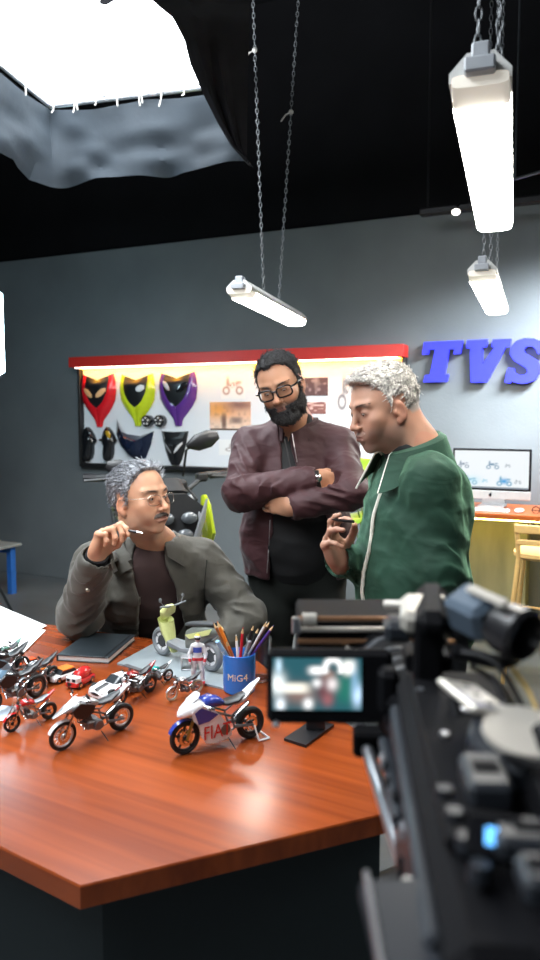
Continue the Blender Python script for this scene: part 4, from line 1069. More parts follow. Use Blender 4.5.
# ---------------------------------------------------------------- seated man with grey hair and glasses
def seated_man():
    root = thing('person', 'seated grey-haired man in olive grey jacket and thin glasses, pen hand at his chin', 'person', (-.43, 2.78, 0))
    sR, sL = np.array([-.615, 2.60, .975]), np.array([-.255, 2.70, .975])
    eR, wR = np.array(W(79, 616, 2.45)), np.array(W(97, 556, 2.27)); eL, wL = np.array(W(247, 616, 2.66)), np.array([-.235, 2.47, .655])
    eR[2] = max(eR[2], .815); 
    nb = np.array([-.405, 2.635, 1.03]); waist = np.array([-.43, 2.78, .62]); hip = np.array([-.43, 2.82, .53]); chest = np.array([-.435, 2.665, .87])
    rt = uvec(V(*(sR - sL))); ra = np.array(rt)
    H = Head(W(139, 499, 2.49), (.80, -.58, .10), (-.06, 0, 1), sc=1.04, nose=1.15, jaw=1.02)
    # body
    ho = H.o; f = .003
    fx = [(ho[0] - .13, ho[0] + .15, f), (-.56, -.42, f), (-.32, -.18, f)]; fy = [(2.12, 2.62, f)]; fz = [(ho[2] - .14, ho[2] + .13, f), (.985, 1.16, f), (.58, .66, f)]
    b = Vol(axis(-.72, .05, .012, fx), axis(1.98, 3.02, .012, fy), axis(.03, 1.36, .012, fz))
    H.sculpt(b); H.neck(b, nb)
    b.cap(nb, chest, .07, .12, .04, side=ra, sq=.8); b.cap(chest, waist, .14, .13, .04, side=ra, sq=.65); b.cap(waist, hip, .13, .14, .03, side=ra, sq=.7)
    for s_, e_, w_ in ((sR, eR, wR), (sL, eL, wL)):
        b.cap(nb - (0, 0, .02), s_, .045, .045, .03); b.cap(s_, e_, .045, .038, .02); b.cap(e_, w_, .038, .027, .02)
    kn = [np.array([-.56, 2.42, .52]), np.array([-.27, 2.44, .52])]; an = [np.array([-.56, 2.44, .09]), np.array([-.25, 2.5, .09])]; hp = [hip + ra * .09, hip - ra * .09]
    legs(b, hp, kn, an, (.07, .05, .035))
    fR = uvec(V(*(W(109, 519, 2.25) - Vector(wR))))
    tR = hand(b, wR, fR, (.78, -.50, .05), 1, curls=[(34, 62, 34), (46, 78, 40), (54, 82, 42), (60, 84, 44)], thumb=[(.75, .45, .55), (.95, .0, .35), (.85, -.2, .5)], sc=.97)
    tL = hand(b, wL, V(-.3, -.9, -.35), (0, .3, -1), -1, curls=[(12, 22, 15), (12, 24, 15), (14, 24, 15), (16, 26, 15)])
    line = lambda x, y: np.interp(y, [-.12, -.046, -.030, -.022, .012, .016, .022, .032, .046, .06, .1], [-.055, -.058, -.035, .020, .020, -.012, -.015, .024, .050, .078, .086]) + 0 * x
    skin = (.62, .33, .205)
    vol_obj('body', b, M_skin, root, 1, cols=H.colours(skin, lips=(.36, .15, .12), stub=(.46, .30, .23, .25), brow=(.16, .10, .07), hairc=(.2, .2, .21), line=line))
    M_h = mat('grey_hair', (.2, .21, .23), .55, var=.3, scale=140, ramp=((.10, .105, .12), (.42, .43, .46)))
    def th(x, y, z): return .005 + .004 * sstep((z - .02) / .08) + .003 * sstep((y - .02) / .05)
    H.hair('hair', th, lambda x, y, z: (z - line(x, y)) / .022, M_h, root, seed=11, amp=.0035, comb=lambda x, y, z: (.25 * np.sign(x), -.7 - .3 * (z < .03), .55 * (y > .03) - .6 * (z < .05)), tufts=1600, tl=.030, tr=.0009, jit=.10)
    M_b = mat('salt_brow', (.06, .055, .055), .6, var=.3, scale=300)
    H.brows(root, M_b, seed=3); H.eyes(root, look=(-.25, 1, .05))
    mm = MB(); r = random.Random(5)
    for i in range(150):
        x = r.uniform(-.029, .029); t = abs(x) / .029; a = H.wv(x, .098 - .012 * t * t, -.0475 - .006 * t + r.uniform(-.002, .002)); c = H.wv(x * 1.12, .102 - .013 * t * t, -.058 - .005 * t + r.uniform(-.002, .002))
        mm.tube([a, (a + c) / 2 + Vector(H.R[:, 1]) * .0045, c], [.0018, .0017, .0004], 4)
    mm.build('moustache', mat('dark_moustache', (.10, .08, .07), .95, var=.4, scale=300), root, smooth=60)
    H.glasses(root, mat('thin_metal', (.5, .45, .38), .25, .9), hw=.024, hh=.0165, r=.0010, ex=2.6, lens=M_lens)
    # T-shirt
    t = Vol.around((-.64, 2.42, .5), (-.2, 2.98, 1.14), .005)
    t.cap(chest + (0, -.02, .04), waist, .168, .155, .05, side=ra, sq=.68); t.cap(nb - (0, -.01, .035), chest, .075, .14, .05, side=ra, sq=.8)
    t.cap(sR, sL, .05, .05, .04)
    t.ell(nb + np.array([.01, -.025, .045]), (.074, .078, .06), None, .01, 'cut')
    t.displace(folds(.004, 41)); vol_obj('shirt', t, mat('maroon_knit', (.040, .020, .019), .85, bump=.4, bscale=300, sheen=.2), root, 2)
    # jacket
    M_j = mat('olive_grey_twill', (.075, .070, .058), .7, var=.12, scale=14, bump=.4, bscale=420, sheen=.15, wrinkle=.3)
    j = Vol.around((-.78, 2.20, .50), (.03, 3.02, 1.14), .005)
    j.cap(chest + (0, -.01, .02), waist + (0, -.02, 0), .198, .185, .05, side=ra, sq=.70)
    j.cap(waist, hip + (0, 0, .03), .185, .19, .04, side=ra, sq=.75)
    j.cap(nb - (0, -.015, .045), chest, .09, .16, .05, side=ra, sq=.8)
    j.cap(sR + (0, 0, -.005), sL + (0, 0, -.005), .058, .058, .04)
    cR = wR + (eR - wR) * .10; cL = wL + (eL - wL) * .08
    for s_, e_, c_, ph in ((sR, eR, cR, 0), (sL, eL, cL, 1.3)):
        j.cap(nb - (0, -.01, .03), s_, .055, .062, .04)
        j.cap(s_, e_, .070, .066, .03, wr=[(.007, 42, .9, .35, ph), (.004, 30, .3, .4, ph + 1)])
        j.cap(e_, c_, .066, .052, .03, wr=[(.008, 45, .1, .4, ph + 2), (.004, 38, .8, .3, ph)])
    # open front between the zip edges
    zz = [.5, .75, .86, .98, 1.06, 1.14]; xl = [-.475, -.468, -.452, -.475, -.47, -.47]; xr = [-.29, -.300, -.318, -.355, -.365, -.34]
    def wedge(x, y, z):
        a = np.interp(z, zz, xl); c = np.interp(z, zz, xr); return np.maximum(np.abs(x - (a + c) / 2) - (c - a) / 2, (y - 2.66))
    j.func(wedge, (-.6, 2.2, .5), (-.2, 2.7, 1.14), .006)
    j.ell(nb + np.array([.0, -.01, .05]), (.075, .075, .06), None, .01, 'cut')
    d = uvec(V(*(wR - eR))); j.cap(wR - np.array(d) * .012, wR + np.array(d) * .06, .047, .047, .004, mode='cut')
    j.func(lambda x, y, z: (z - .756), (-.8, 2.1, .7), (-.45, 2.56, .80), .003)  # sleeves rest on the table
    j.displace(folds(.0055, 51, 8, 12)); j.displace(folds(.002, 53, 22, 30)); jo = vol_obj('jacket', j, M_j, root, 2)
    z0, z1 = 2.1, 2.95
    l = sheet_on(j, [(126, 536), (124, 545), (130, 556), (135, 566)], [(112, 540), (108, 553), (111, 568), (116, 578)], z0, z1, .012, n=14); l.build('collar_leaf', M_j, jo)
    sheet_on(j, [(164, 534), (165, 545), (168, 557)], [(172, 528), (182, 542), (184, 567)], z0, z1, .012, n=14).build('collar_leaf', M_j, jo)
    # stand of the collar round the neck
    rows = []
    for i in range(25):
        a = math.radians(-30 + 240 * i / 24) + math.atan2(-ra[1], -ra[0]); r0 = .074
        rows.append([Vector(nb) + V(math.cos(a) * (r0 + o_), math.sin(a) * (r0 + o_), z_) for o_, z_ in ((.012, -.02), (.0, .012), (-.002, .035), (.008, .040), (.020, .018), (.03, -.012))])
    MB().grid(rows, V(0, 0, .0025)).build('collar', M_j, jo)
    zm = mat('zip_metal', (.45, .40, .32), .35, .9)
    for pix in ([(134, 562), (139, 590), (141, 615), (138, 640)], [(161, 558), (172, 585), (181, 610), (185, 640)]):
        P = line_on(j, pix, z0, z1, .003, 24)
        if len(P) > 3: MB().tube(P, .0028, 6).build('zip', zm, jo)
    P = line_on(j, [(207, 560), (204, 590), (206, 628)], z0, z1, .001, 20)
    if len(P) > 3: MB().tube(P, .0022, 6).build('seam', mat('dark_seam', (.03, .03, .027), .8), jo)
    # knitted inner cuff and snap on the raised sleeve
    dn = np.array(d); MB().lathe(Vector(wR - dn * .035), [(.036, 0), (.037, .02), (.035, .042), (.030, .043)], d, 20).build('inner_cuff', mat('black_knit', (.012, .012, .013), .9, bump=.4, bscale=300), root)
    h = ray_hit(j, 88, 590, 2.0, 2.7, .001)
    if h: MB().lathe(h, [(.007, 0), (.007, .002), (.003, .004)], cam.location - h, 12).build('snap_button', zm, jo)
    tr = Vol.around((-.72, 2.30, .07), (-.1, 3.02, .66), .008); legs(tr, hp, kn, [a + (0, 0, .03) for a in an], (.095, .075, .058), wr=(.004, 60, .9, .3, 0)); tr.cap(waist, hip, .16, .165, .04, side=ra, sq=.75)
    tr.func(lambda x, y, z: z - .09, (-1, 2, 0), (1, 3.2, .12), .003)
    vol_obj('trousers', tr, mat('dark_trouser', (.03, .032, .036), .85), root, 1)
    shoe(root, an[0], (0, -1), M_shoe); shoe(root, an[1], (.1, -1), M_shoe)
    # pen held between thumb and first finger
    pt = W(141, 532, 2.16); tip = Vector(tR[0][-1]); q = Vector(tR[4][-1]); c = (tip + q) / 2
    c = W(124, 530, (c.y)); pt = W(142, 533, c.y - .02); dd = uvec(pt - c)
    pen = thing('pen', 'slim dark pen with silver tip held at the seated man\'s chin', 'pen', c)
    MB().tube([c - dd * .016, c - dd * .012, c + dd * .045], [.003, .0042, .0042], 10).build('barrel', mat('pen_black', (.02, .02, .022), .25), pen)
    MB().tube([c + dd * .045, c + dd * .062, c + dd * .066], [.0042, .0018, .0008], 10).build('tip', mat('chrome', (.75, .75, .76), .12, 1), pen)
    # stool under him
    s = thing('stool', 'plain black round stool under the seated man', 'stool', (-.43, 2.83, 0))
    MB().lathe((-.43, 2.83, .36), [(.17, 0), (.185, .01), (.185, .045), (.17, .055)], n=24).build('seat', M_frame, s)
    MB().tube([(-.43, 2.83, .02), (-.43, 2.83, .36)], .022, 10).build('post', MATS['chrome'], s)
    MB().lathe((-.43, 2.83, .0), [(.18, 0), (.18, .012), (.03, .03)], n=24).build('foot', M_frame, s)
seated_man()
# ---------------------------------------------------------------- standing bearded man, arms crossed
def bearded_man():
    root = thing('person', 'standing bearded man in maroon bomber jacket and black glasses with arms crossed', 'person', (.10, 2.93, 0))
    A_ = np.array
    sR, sL = A_([-.075, 2.90, 1.378]), A_([.265, 2.90, 1.378]); nb = A_([.095, 2.90, 1.455]); chest = A_([.095, 2.91, 1.25]); belly = A_([.105, 2.90, 1.02]); hip = A_([.11, 2.94, .90])
    eR, eL = A_(W(241, 493, 2.72)), A_(W(352, 492, 2.66)); wR, wL = A_(W(314, 480, 2.675)), A_(W(294, 507, 2.655))
    eR[0] = -.112; eL[0] = .298
    H = Head(W(281, 385, 2.76), (-.22, -.88, -.30), (-.33, -.16, 1), sc=.99, nose=1.05, jaw=1.08, wide=1.03)
    ho = H.o; f = .003
    b = Vol(axis(-.25, .43, .012, [(ho[0] - .13, ho[0] + .13, f), (-.02, .30, f)]), axis(2.52, 3.08, .012, [(ho[1] - .15, ho[1] + .15, f)]), axis(.03, 1.74, .012, [(ho[2] - .15, ho[2] + .15, f), (1.12, 1.30, f)]))
    X = A_([1., 0, 0])
    H.sculpt(b); H.neck(b, nb, .062, .066)
    b.cap(nb, chest, .07, .13, .04, side=X, sq=.8); b.cap(chest, belly, .15, .145, .04, side=X, sq=.7); b.cap(belly, hip, .15, .15, .04, side=X, sq=.75)
    for s_, e_, w_ in ((sR, eR, wR), (sL, eL, wL)):
        b.cap(nb - (0, 0, .03), s_, .05, .05, .03); b.cap(s_, e_, .05, .042, .02); b.cap(e_, w_, .042, .029, .02)
    hp = [hip + X * .09, hip - X * .09]; kn = [A_([.21, 2.92, .49]), A_([.0, 2.92, .49])]; an = [A_([.22, 2.96, .09]), A_([-.01, 2.96, .09])]
    legs(b, hp, kn, an, (.075, .05, .036))
    # right hand slides under the left arm, left hand under the right arm
    hand(b, wR, (1, .50, -.18), (-.4, 1, 0), 1, curls=[(14, 18, 12), (14, 20, 12), (16, 22, 12), (18, 24, 14)], thumb=[(.85, .25, .3), (.95, .05, .3), (1, -.1, .2)])
    hand(b, wL, (-1, .42, .12), (.4, 1, .15), -1, curls=[(16, 22, 14), (16, 22, 14), (18, 24, 14), (20, 26, 14)], thumb=[(.5, .6, .5), (.9, .2, .4), (.95, .0, .3)])
    line = lambda x, y: np.interp(y, [-.12, -.046, -.030, -.022, .012, .016, .022, .032, .046, .06, .1], [-.055, -.058, -.035, .020, .020, -.03, -.035, .026, .058, .080, .086]) + 0 * x
    skin = (.47, .24, .145)
    vol_obj('body', b, M_skin, root, 1, cols=H.colours(skin, lips=(.24, .10, .085), stub=(.03, .022, .02, .8), brow=(.03, .02, .018), hairc=(.02, .018, .018), line=line))
    M_h = mat('black_hair', (.02, .02, .022), .75, var=.3, scale=160, ramp=((.008, .008, .009), (.055, .053, .055)))
    M_hs = mat('short_side_hair', (.04, .04, .042), .6, var=.3, scale=200)
    def th(x, y, z): return .003 + .006 * sstep((z - .035) / .05) + .003 * sstep((y - .03) / .04)
    H.hair('hair', th, lambda x, y, z: (z - line(x, y) - .010 * vnoise(x * 90, y * 90, z * 90, 77) - .010 * sstep((np.abs(x) - .030) / .02) * (y > .04) * (z > .05)) / .016, M_h, root, seed=15, amp=.0026, comb=lambda x, y, z: (-.4 + 0 * x, .5 * (z > .06) - .4, .3 * (z > .05) - .4), tufts=4200, tl=.012, tr=.0006, jit=.5)
    def bw(x, y, z):
        up = np.interp(y, [-.02, .0, .02, .05, .08, .1], [.0, .0, -.022, -.042, -.047, -.048]); w = (up - z) / .012
        w = np.minimum(w, (y + .012) / .012)
        m = ((x / .019) ** 2 + ((z + .066) / .0065) ** 2 - 1) / .4; w = np.where(y > .07, np.minimum(w, m), w)
        return np.minimum(w, (z + .150) / .02)
    def bt(x, y, z): return .003 + .008 * sstep((-.055 - z) / .05) + .008 * sstep((-.085 - z) / .03) * (y > .03)
    H.hair('beard', bt, bw, M_h, root, seed=19, amp=.003, comb=lambda x, y, z: (.25 * np.sign(x), .25 + 0 * x, -1 + 0 * x), tufts=2400, tl=.014, tr=.0007, lo=(-.10, -.06, -.165), hi=(.10, .15, .03), jit=.2)
    H.brows(root, M_h, seed=4); H.eyes(root, look=(.0, 1, -.65))
    H.glasses(root, mat('black_acetate', (.008, .008, .009), .15), hw=.0265, hh=.019, r=.0032, ex=3.4, lens=M_lens, y=.106)
    # black shirt
    t = Vol.around((-.14, 2.66, .80), (.36, 3.10, 1.52), .005)
    t.cap(chest, belly + (0, -.015, 0), .172, .172, .05, side=X, sq=.76); t.cap(belly + (0, -.012, 0), hip, .17, .155, .04, side=X, sq=.8); t.cap(nb - (0, 0, .04), chest, .075, .15, .05, side=X, sq=.8); t.cap(sR, sL, .055, .055, .04)
    t.cap(nb + (0, .0, -.02), nb + (0, -.012, .035), .078, .072, .02)
    t.func(lambda x, y, z: np.maximum(np.abs(x - .070) - np.maximum(0, (z - 1.425)) * .42, y - 2.9), (-.1, 2.6, 1.40), (.3, 2.95, 1.53), .004)
    t.ell(nb + A_([0, -.015, .06]), (.066, .068, .06), None, .008, 'cut')
    t.displace(folds(.005, 61)); M_bs = mat('black_cotton', (.008, .008, .009), .8, bump=.3, bscale=300)
    sh = vol_obj('shirt', t, M_bs, root, 2)
    P = line_on(t, [(284, 436), (287, 450), (291, 470)], 2.4, 3.0, .0015, 16)
    if len(P) > 3: MB().tube(P, .004, 6, flat=.4).build('placket', mat('placket_black', (.02, .02, .022), .6), sh)
    # bomber jacket
    M_j = mat('maroon_satin', (.040, .0095, .0125), .65, var=.12, scale=9, bump=.25, bscale=380, sheen=.12, wrinkle=.25)
    hem = A_([.105, 2.915, .90])
    cR = wR + (eR - wR) * .02; cL = wL + (eL - wL) * .05
    zz = [.82, .92, 1.0, 1.15, 1.24, 1.30, 1.44, 1.53]; xl = [-.008, -.006, .0, .010, .03, .044, .030, .0]; xr = [.262, .258, .245, .205, .12, .100, .078, .10]
    def wedge(x, y, z):
        a = np.interp(z, zz, xl); c = np.interp(z, zz, xr); q = np.maximum(np.abs(x - (a + c) / 2) - (c - a) / 2, y - 2.93); 
        return q
    # cut only the torso: rebuild torso alone, then add sleeves
    j2 = Vol.around((-.26, 2.50, .84), (.46, 3.14, 1.53), .0045)
    j2.cap(chest, belly, .190, .205, .05, side=X, sq=.70); j2.cap(belly, hem, .205, .205, .04, side=X, sq=.74)
    j2.cap(nb - (0, 0, .05), chest, .095, .17, .05, side=X, sq=.8); j2.cap(sR + (.02, 0, -.01), sL + (-.02, 0, -.01), .062, .062, .05)
    for s_ in (sR, sL): j2.cap(nb - (0, 0, .035), s_, .058, .066, .05)
    j2.func(lambda x, y, z: z - .875 + .006 * np.sin(x * 30), (-.3, 2.4, .8), (.5, 3.2, .93), .01)
    j2.func(wedge, (-.1, 2.4, .8), (.4, 3.0, 1.53), .006)
    j2.ell(nb + A_([0, -.015, .05]), (.078, .085, .06), None, .01, 'cut')
    for s_, e_, c_, ph in ((sR, eR, cR, .4), (sL, eL, cL, 2.3)):
        j2.cap(s_, e_, .066, .060, .03, wr=[(.007, 40, .9, .35, ph), (.004, 30, .3, .4, ph + 1)])
        j2.cap(e_, c_, .059, .044, .012, wr=[(.008, 44, .15, .45, ph + 2), (.005, 40, .8, .3, ph)])
    for c_, w_ in ((cR, wR), (cL, wL)):
        d = w_ - c_; e2 = uvec(V(*(w_ - (eR if c_ is cR else eL)))); e2 = np.array(e2); j2.cap(w_ - e2 * .004, w_ + e2 * .06, .040, .045, .004, mode='cut')
    j2.displace(folds(.006, 71, 8, 11)); j2.displace(folds(.0022, 73, 22, 30)); jo = vol_obj('jacket', j2, M_j, root, 2)
    # ribbed stand collar
    M_rib = mat('maroon_rib', (.035, .012, .014), .8, bump=.6, bscale=250)
    rows = []
    for i in range(41):
        a = math.radians(-62 + 304 * i / 40); rr = 1 + .004 * (i % 2) * 10 * .1
        rows.append([Vector(nb) + V(math.cos(a) * (.084 + o_) * rr, math.sin(a) * (.082 + o_) * rr, z_ - .028 * max(0, -math.sin(a))) for o_, z_ in ((.014, -.035), (.004, -.010), (-.002, .018), (-.001, .034), (.006, .034), (.012, -.0), (.022, -.03))])
    MB().grid(rows, V(0, 0, .002)).build('collar', M_rib, jo)
    zm = mat('zip_steel', (.4, .38, .38), .3, .9)
    for pix in ([(279, 432), (282, 445), (284, 462)], [(292, 434), (294, 445), (297, 462)], [(270, 520), (269, 545), (267, 573)], [(331, 522), (335, 548), (339, 574)]):
        P = line_on(j2, pix, 2.4, 3.0, .002, 20)
        if len(P) > 3: MB().tube(P, .0022, 6).build('zip', zm, jo)
    for pix in ([(240, 520), (238, 545), (237, 560)],):
        P = line_on(j2, pix, 2.4, 3.0, .001, 12)
        if len(P) > 3: MB().tube(P, .0025, 6).build('pocket_seam', mat('dark_maroon_seam', (.03, .012, .014), .7), jo)
    # watch strap
    d = uvec(V(*(wR - eR))); MB().lathe(Vector(wR) + d * .004, [(.032, 0), (.034, .003), (.034, .017), (.032, .020)], d, 20).build('watch_strap', M_frame, root)
    MB().lathe(Vector(wR) + d * .014 + V(0, -.031, .006), [(.013, 0), (.013, .006), (.010, .008)], V(0, -1, .1), 16).build('watch_case', MATS['chrome'], root)
    tr = Vol.around((-.16, 2.72, .06), (.38, 3.14, 1.0), .008); legs(tr, hp, kn, [a + (0, 0, .02) for a in an], (.105, .078, .062), wr=(.005, 40, .9, .4, 0)); tr.cap(belly - (0, 0, .06), hip, .155, .17, .04, side=X, sq=.82)
    tr.func(lambda x, y, z: z - .075, (-1, 2, 0), (1, 3.2, .12), .003); tr.displace(folds(.004, 75))
    vol_obj('trousers', tr, mat('charcoal_trouser', (.010, .012, .010), .9), root, 1)
    shoe(root, an[0], (-.1, -1), M_shoe); shoe(root, an[1], (-.2, -1), M_shoe)
bearded_man()
# ---------------------------------------------------------------- white-haired man in green jacket, side on
def green_man():
    A_ = np.array
    root = thing('person', 'white-haired man in dark green velour jacket seen from the side, one hand raised', 'person', (.45, 2.18, 0))
    nb = A_([.420, 2.17, 1.385]); chest = A_([.422, 2.16, 1.20]); belly = A_([.412, 2.15, 1.0]); hip = A_([.435, 2.17, .88])
    F = A_(uvec((-.95, -.30, 0))); Rr = A_([F[1], -F[0], 0])  # person's right
    sR, sL = A_([.388, 2.31, 1.315]), A_([.442, 2.03, 1.315])
    eL, wL = A_(W(439, 572, 2.0)), A_([.43, 2.0, .875]); eR, wR = A_([.36, 2.27, 1.03]), A_(W(339, 561, 2.09))
    H = Head(W(385, 408, 2.15), (-.90, -.36, -.22), (-.16, -.02, 1), sc=1.02, nose=.9, jaw=1.0)
    ho = H.o; f = .0028
    b = Vol(axis(.10, .68, .012, [(ho[0] - .15, ho[0] + .13, f), (.14, .26, f)]), axis(1.84, 2.46, .012, [(ho[1] - .11, ho[1] + .11, f)]), axis(.03, 1.70, .012, [(ho[2] - .15, ho[2] + .13, f), (1.06, 1.27, f), (.74, .87, .004)]))
    H.sculpt(b); H.neck(b, nb + A_([-.0, 0, .02]), .058, .064)
    b.cap(H.w(0, -.05, -.03), nb + A_([.02, 0, .0]), .050, .062, .03)
    b.cap(nb, chest, .07, .13, .04, side=Rr, sq=.8); b.cap(chest, belly, .145, .135, .04, side=Rr, sq=.72); b.cap(belly, hip, .135, .14, .04, side=Rr, sq=.8)
    for s_, e_, w_ in ((sR, eR, wR), (sL, eL, wL)):
        b.cap(nb - (0, 0, .03), s_, .05, .045, .03); b.cap(s_, e_, .048, .040, .02); b.cap(e_, w_, .040, .027, .02)
    hp = [hip + Rr * .09, hip - Rr * .09]; kn = [A_([.43, 2.25, .48]), A_([.46, 2.04, .48])]; an = [A_([.48, 2.27, .09]), A_([.50, 2.05, .09])]
    legs(b, hp, kn, an, (.07, .05, .036))
    fR = uvec(V(*(W(326, 531, 2.05) - Vector(wR))))
    tR = hand(b, wR, fR, (.62, -.72, .18), 1, curls=[(38, 34, 18), (26, 26, 14), (40, 34, 20), (56, 44, 26)], spread=(.10, .02, -.06, -.14), thumb=[(.6, .5, .55), (.85, .2, .6), (.9, -.1, .5)], sc=1.0)
    hand(b, wL, V(-.12, .25, -1), (-.2, 1, 0), -1, curls=[(18, 22, 14)] * 4)
    line = lambda x, y: np.interp(y, [-.12, -.046, -.030, -.022, .012, .016, .022, .032, .046, .06, .1], [-.045, -.052, -.032, .020, .020, -.010, -.012, .026, .050, .066, .078]) + 0 * x
    vol_obj('body', b, M_skin, root, 1, cols=H.colours((.44, .24, .165), lips=(.26, .12, .10), stub=(.25, .165, .14, .55), brow=(.06, .045, .04), hairc=(.30, .28, .26), line=line))
    M_h = mat('white_hair', (.6, .58, .54), .5, var=.2, scale=150, ramp=((.34, .32, .30), (.80, .77, .72)))
    M_s = mat('short_grey_hair', (.25, .23, .21), .6, var=.3, scale=200)
    def th(x, y, z): return .002 + .011 * sstep((z - .045) / .05) + .008 * sstep((y - .03) / .04)
    H.hair('hair', th, lambda x, y, z: (z - line(x, y)) / .02, M_h, root, seed=25, amp=.003, comb=lambda x, y, z: (.25 * np.sin(z * 90 + y * 50), .75 + 0 * x, .35 * (z > .08) - .35), tufts=2600, tl=.014, tr=.0008, jit=.3)
    H.brows(root, mat('dark_brow', (.03, .025, .022), .6), seed=6); H.eyes(root, look=(.0, 1, -.45))
    # dark tee under the jacket
    t = Vol.around((.22, 1.96, 1.1), (.62, 2.38, 1.46), .006); t.cap(chest, nb, .15, .075, .04, side=Rr, sq=.8); t.cap(nb - (0, 0, .02), nb + F * .02 + (0, 0, .02), .075, .072, .01)
    t.ell(nb + F * .02 + A_([0, 0, .045]), (.068, .068, .045), None, .008, 'cut'); vol_obj('shirt', t, mat('dark_tee', (.02, .022, .024), .9), root, 2)
    M_g = mat('green_velour', (.005, .036, .020), .8, var=.22, scale=9, bump=.35, bscale=420, sheen=.5, wrinkle=.2)
    b_ = MATS['green_velour'].node_tree.nodes['Principled BSDF']; b_.inputs['Sheen Tint'].default_value = (.45, .9, .6, 1)
    j = Vol.around((.12, 1.80, .80), (.72, 2.50, 1.47), .0045)
    j.cap(chest + F * .0, belly, .170, .178, .05, side=Rr, sq=.80); j.cap(belly, hip + A_([0, 0, .02]), .185, .182, .04, side=Rr, sq=.84)
    j.cap(nb - (0, 0, .05), chest, .085, .16, .05, side=Rr, sq=.8); j.cap(sR - Rr * .02, sL + Rr * .02, .062, .062, .05)
    j.ell(chest - F * .07 + A_([0, 0, .05]), (.09, .12, .12), None, .05)
    j.ell(nb + F * .02 + A_([0, 0, .045]), (.078, .078, .055), None, .01, 'cut')
    M_pipe = mat('cream_piping', (.68, .66, .58), .6)
    cL = wL; cR = wR + (eR - wR) * .06
    P = []
    for i in range(46):
        z = .86 + (1.385 - .86) * i / 45; o_ = V(.42, 2.16, z) + Vector(F) * .34 + Vector(Rr) * (-.035); h = j.hit(o_, -F, 150, .002)
        if h is not None: P.append(h + Vector(F) * .009)
    for s_, e_, c_, ph in ((sR, eR, cR, .9), (sL, eL, cL, 2.0)):
        j.cap(nb - (0, 0, .035), s_, .052, .056, .05); j.cap(s_, e_, .058, .060, .045, wr=[(.006, 38, .95, .4, ph), (.004, 30, .3, .4, ph + 1)])
        j.cap(e_, c_, .064, .046, .024, wr=[(.007, 42, .2, .45, ph + 2), (.005, 36, .8, .3, ph)])
    d = A_(uvec(V(*(wR - eR)))); j.cap(wR - d * .010, wR + d * .06, .042, .046, .004, mode='cut')
    d2 = A_(uvec(V(*(wL - eL)))); j.cap(wL - d2 * .010, wL + d2 * .06, .042, .046, .004, mode='cut')
    j.func(lambda x, y, z: z - .835, (.1, 1.8, .7), (.8, 2.5, .87), .01)
    # shallow armhole seam
    for s_ in (sL,):
        R_ = frame(A_(uvec(V(*(eL - sL)))), F); 
    j.displace(folds(.006, 81, 7, 10)); j.displace(folds(.002, 83, 22, 28)); jo = vol_obj('jacket', j, M_g, root, 2)
    MB().tube(P, .0055, 6).build('zip_piping', M_pipe, jo)
    # collar: turned down, opening at the front
    rows = []; rows2 = []
    for i in range(37):
        a = math.radians(-152 + 304 * i / 36); c, s_ = math.cos(a), math.sin(a)   # 0 = back of neck
        back = (1 + c) / 2
        def q(o_, z_): return Vector(nb) + Vector(F) * (.016 - c * (.080 + o_)) + Vector(Rr) * (s_ * (.085 + o_)) + V(0, 0, z_ + .008 - (1 - back) * .050)
        tip = .022 * sstep(A_([(abs(a) - 1.9) / .7]))[0]
        rows.append([q(.012, -.022), q(.002, .012), q(-.002, .036 + .01 * back), q(.006, .046 + .012 * back), q(.019, .040 + .010 * back), q(.036 + tip * .6, .004 - tip), q(.050 + tip, -.030 - tip * 1.5)])
        if i in (0, 36): ends = rows[-1]; MB().tube(ends[2:], .0035, 6).build('collar_piping', M_pipe, jo)
    MB().grid(rows, V(0, 0, .003)).build('collar', M_g, jo)
    tr = Vol.around((.22, 1.90, .06), (.66, 2.42, .95), .008); legs(tr, hp, kn, [a + (0, 0, .02) for a in an], (.10, .075, .060), wr=(.005, 40, .9, .4, 0)); tr.cap(belly - (0, 0, .06), hip, .145, .16, .04, side=Rr, sq=.85)
    tr.func(lambda x, y, z: z - .075, (-1, 1.5, 0), (1, 3.2, .12), .003)
    vol_obj('trousers', tr, mat('black_trouser', (.014, .015, .018), .85), root, 1)
    shoe(root, an[0], F, M_shoe); shoe(root, an[1], F, M_shoe)
    c = (Vector(tR[0][-1]) + Vector(tR[1][-1])) / 2; c = V(c.x - .006, c.y, c.z - .01)
    pen = thing('pencil_stub', 'short dark pencil pinched in the raised hand of the man in green', 'pencil', c); dd = uvec(V(-1, -.2, .12))
    MB().tube([c - dd * .03, c + dd * .022, c + dd * .034], [.004, .004, .0008], 8).build('barrel', mat('pen_black', (.02, .02, .022), .25), pen)
green_man()
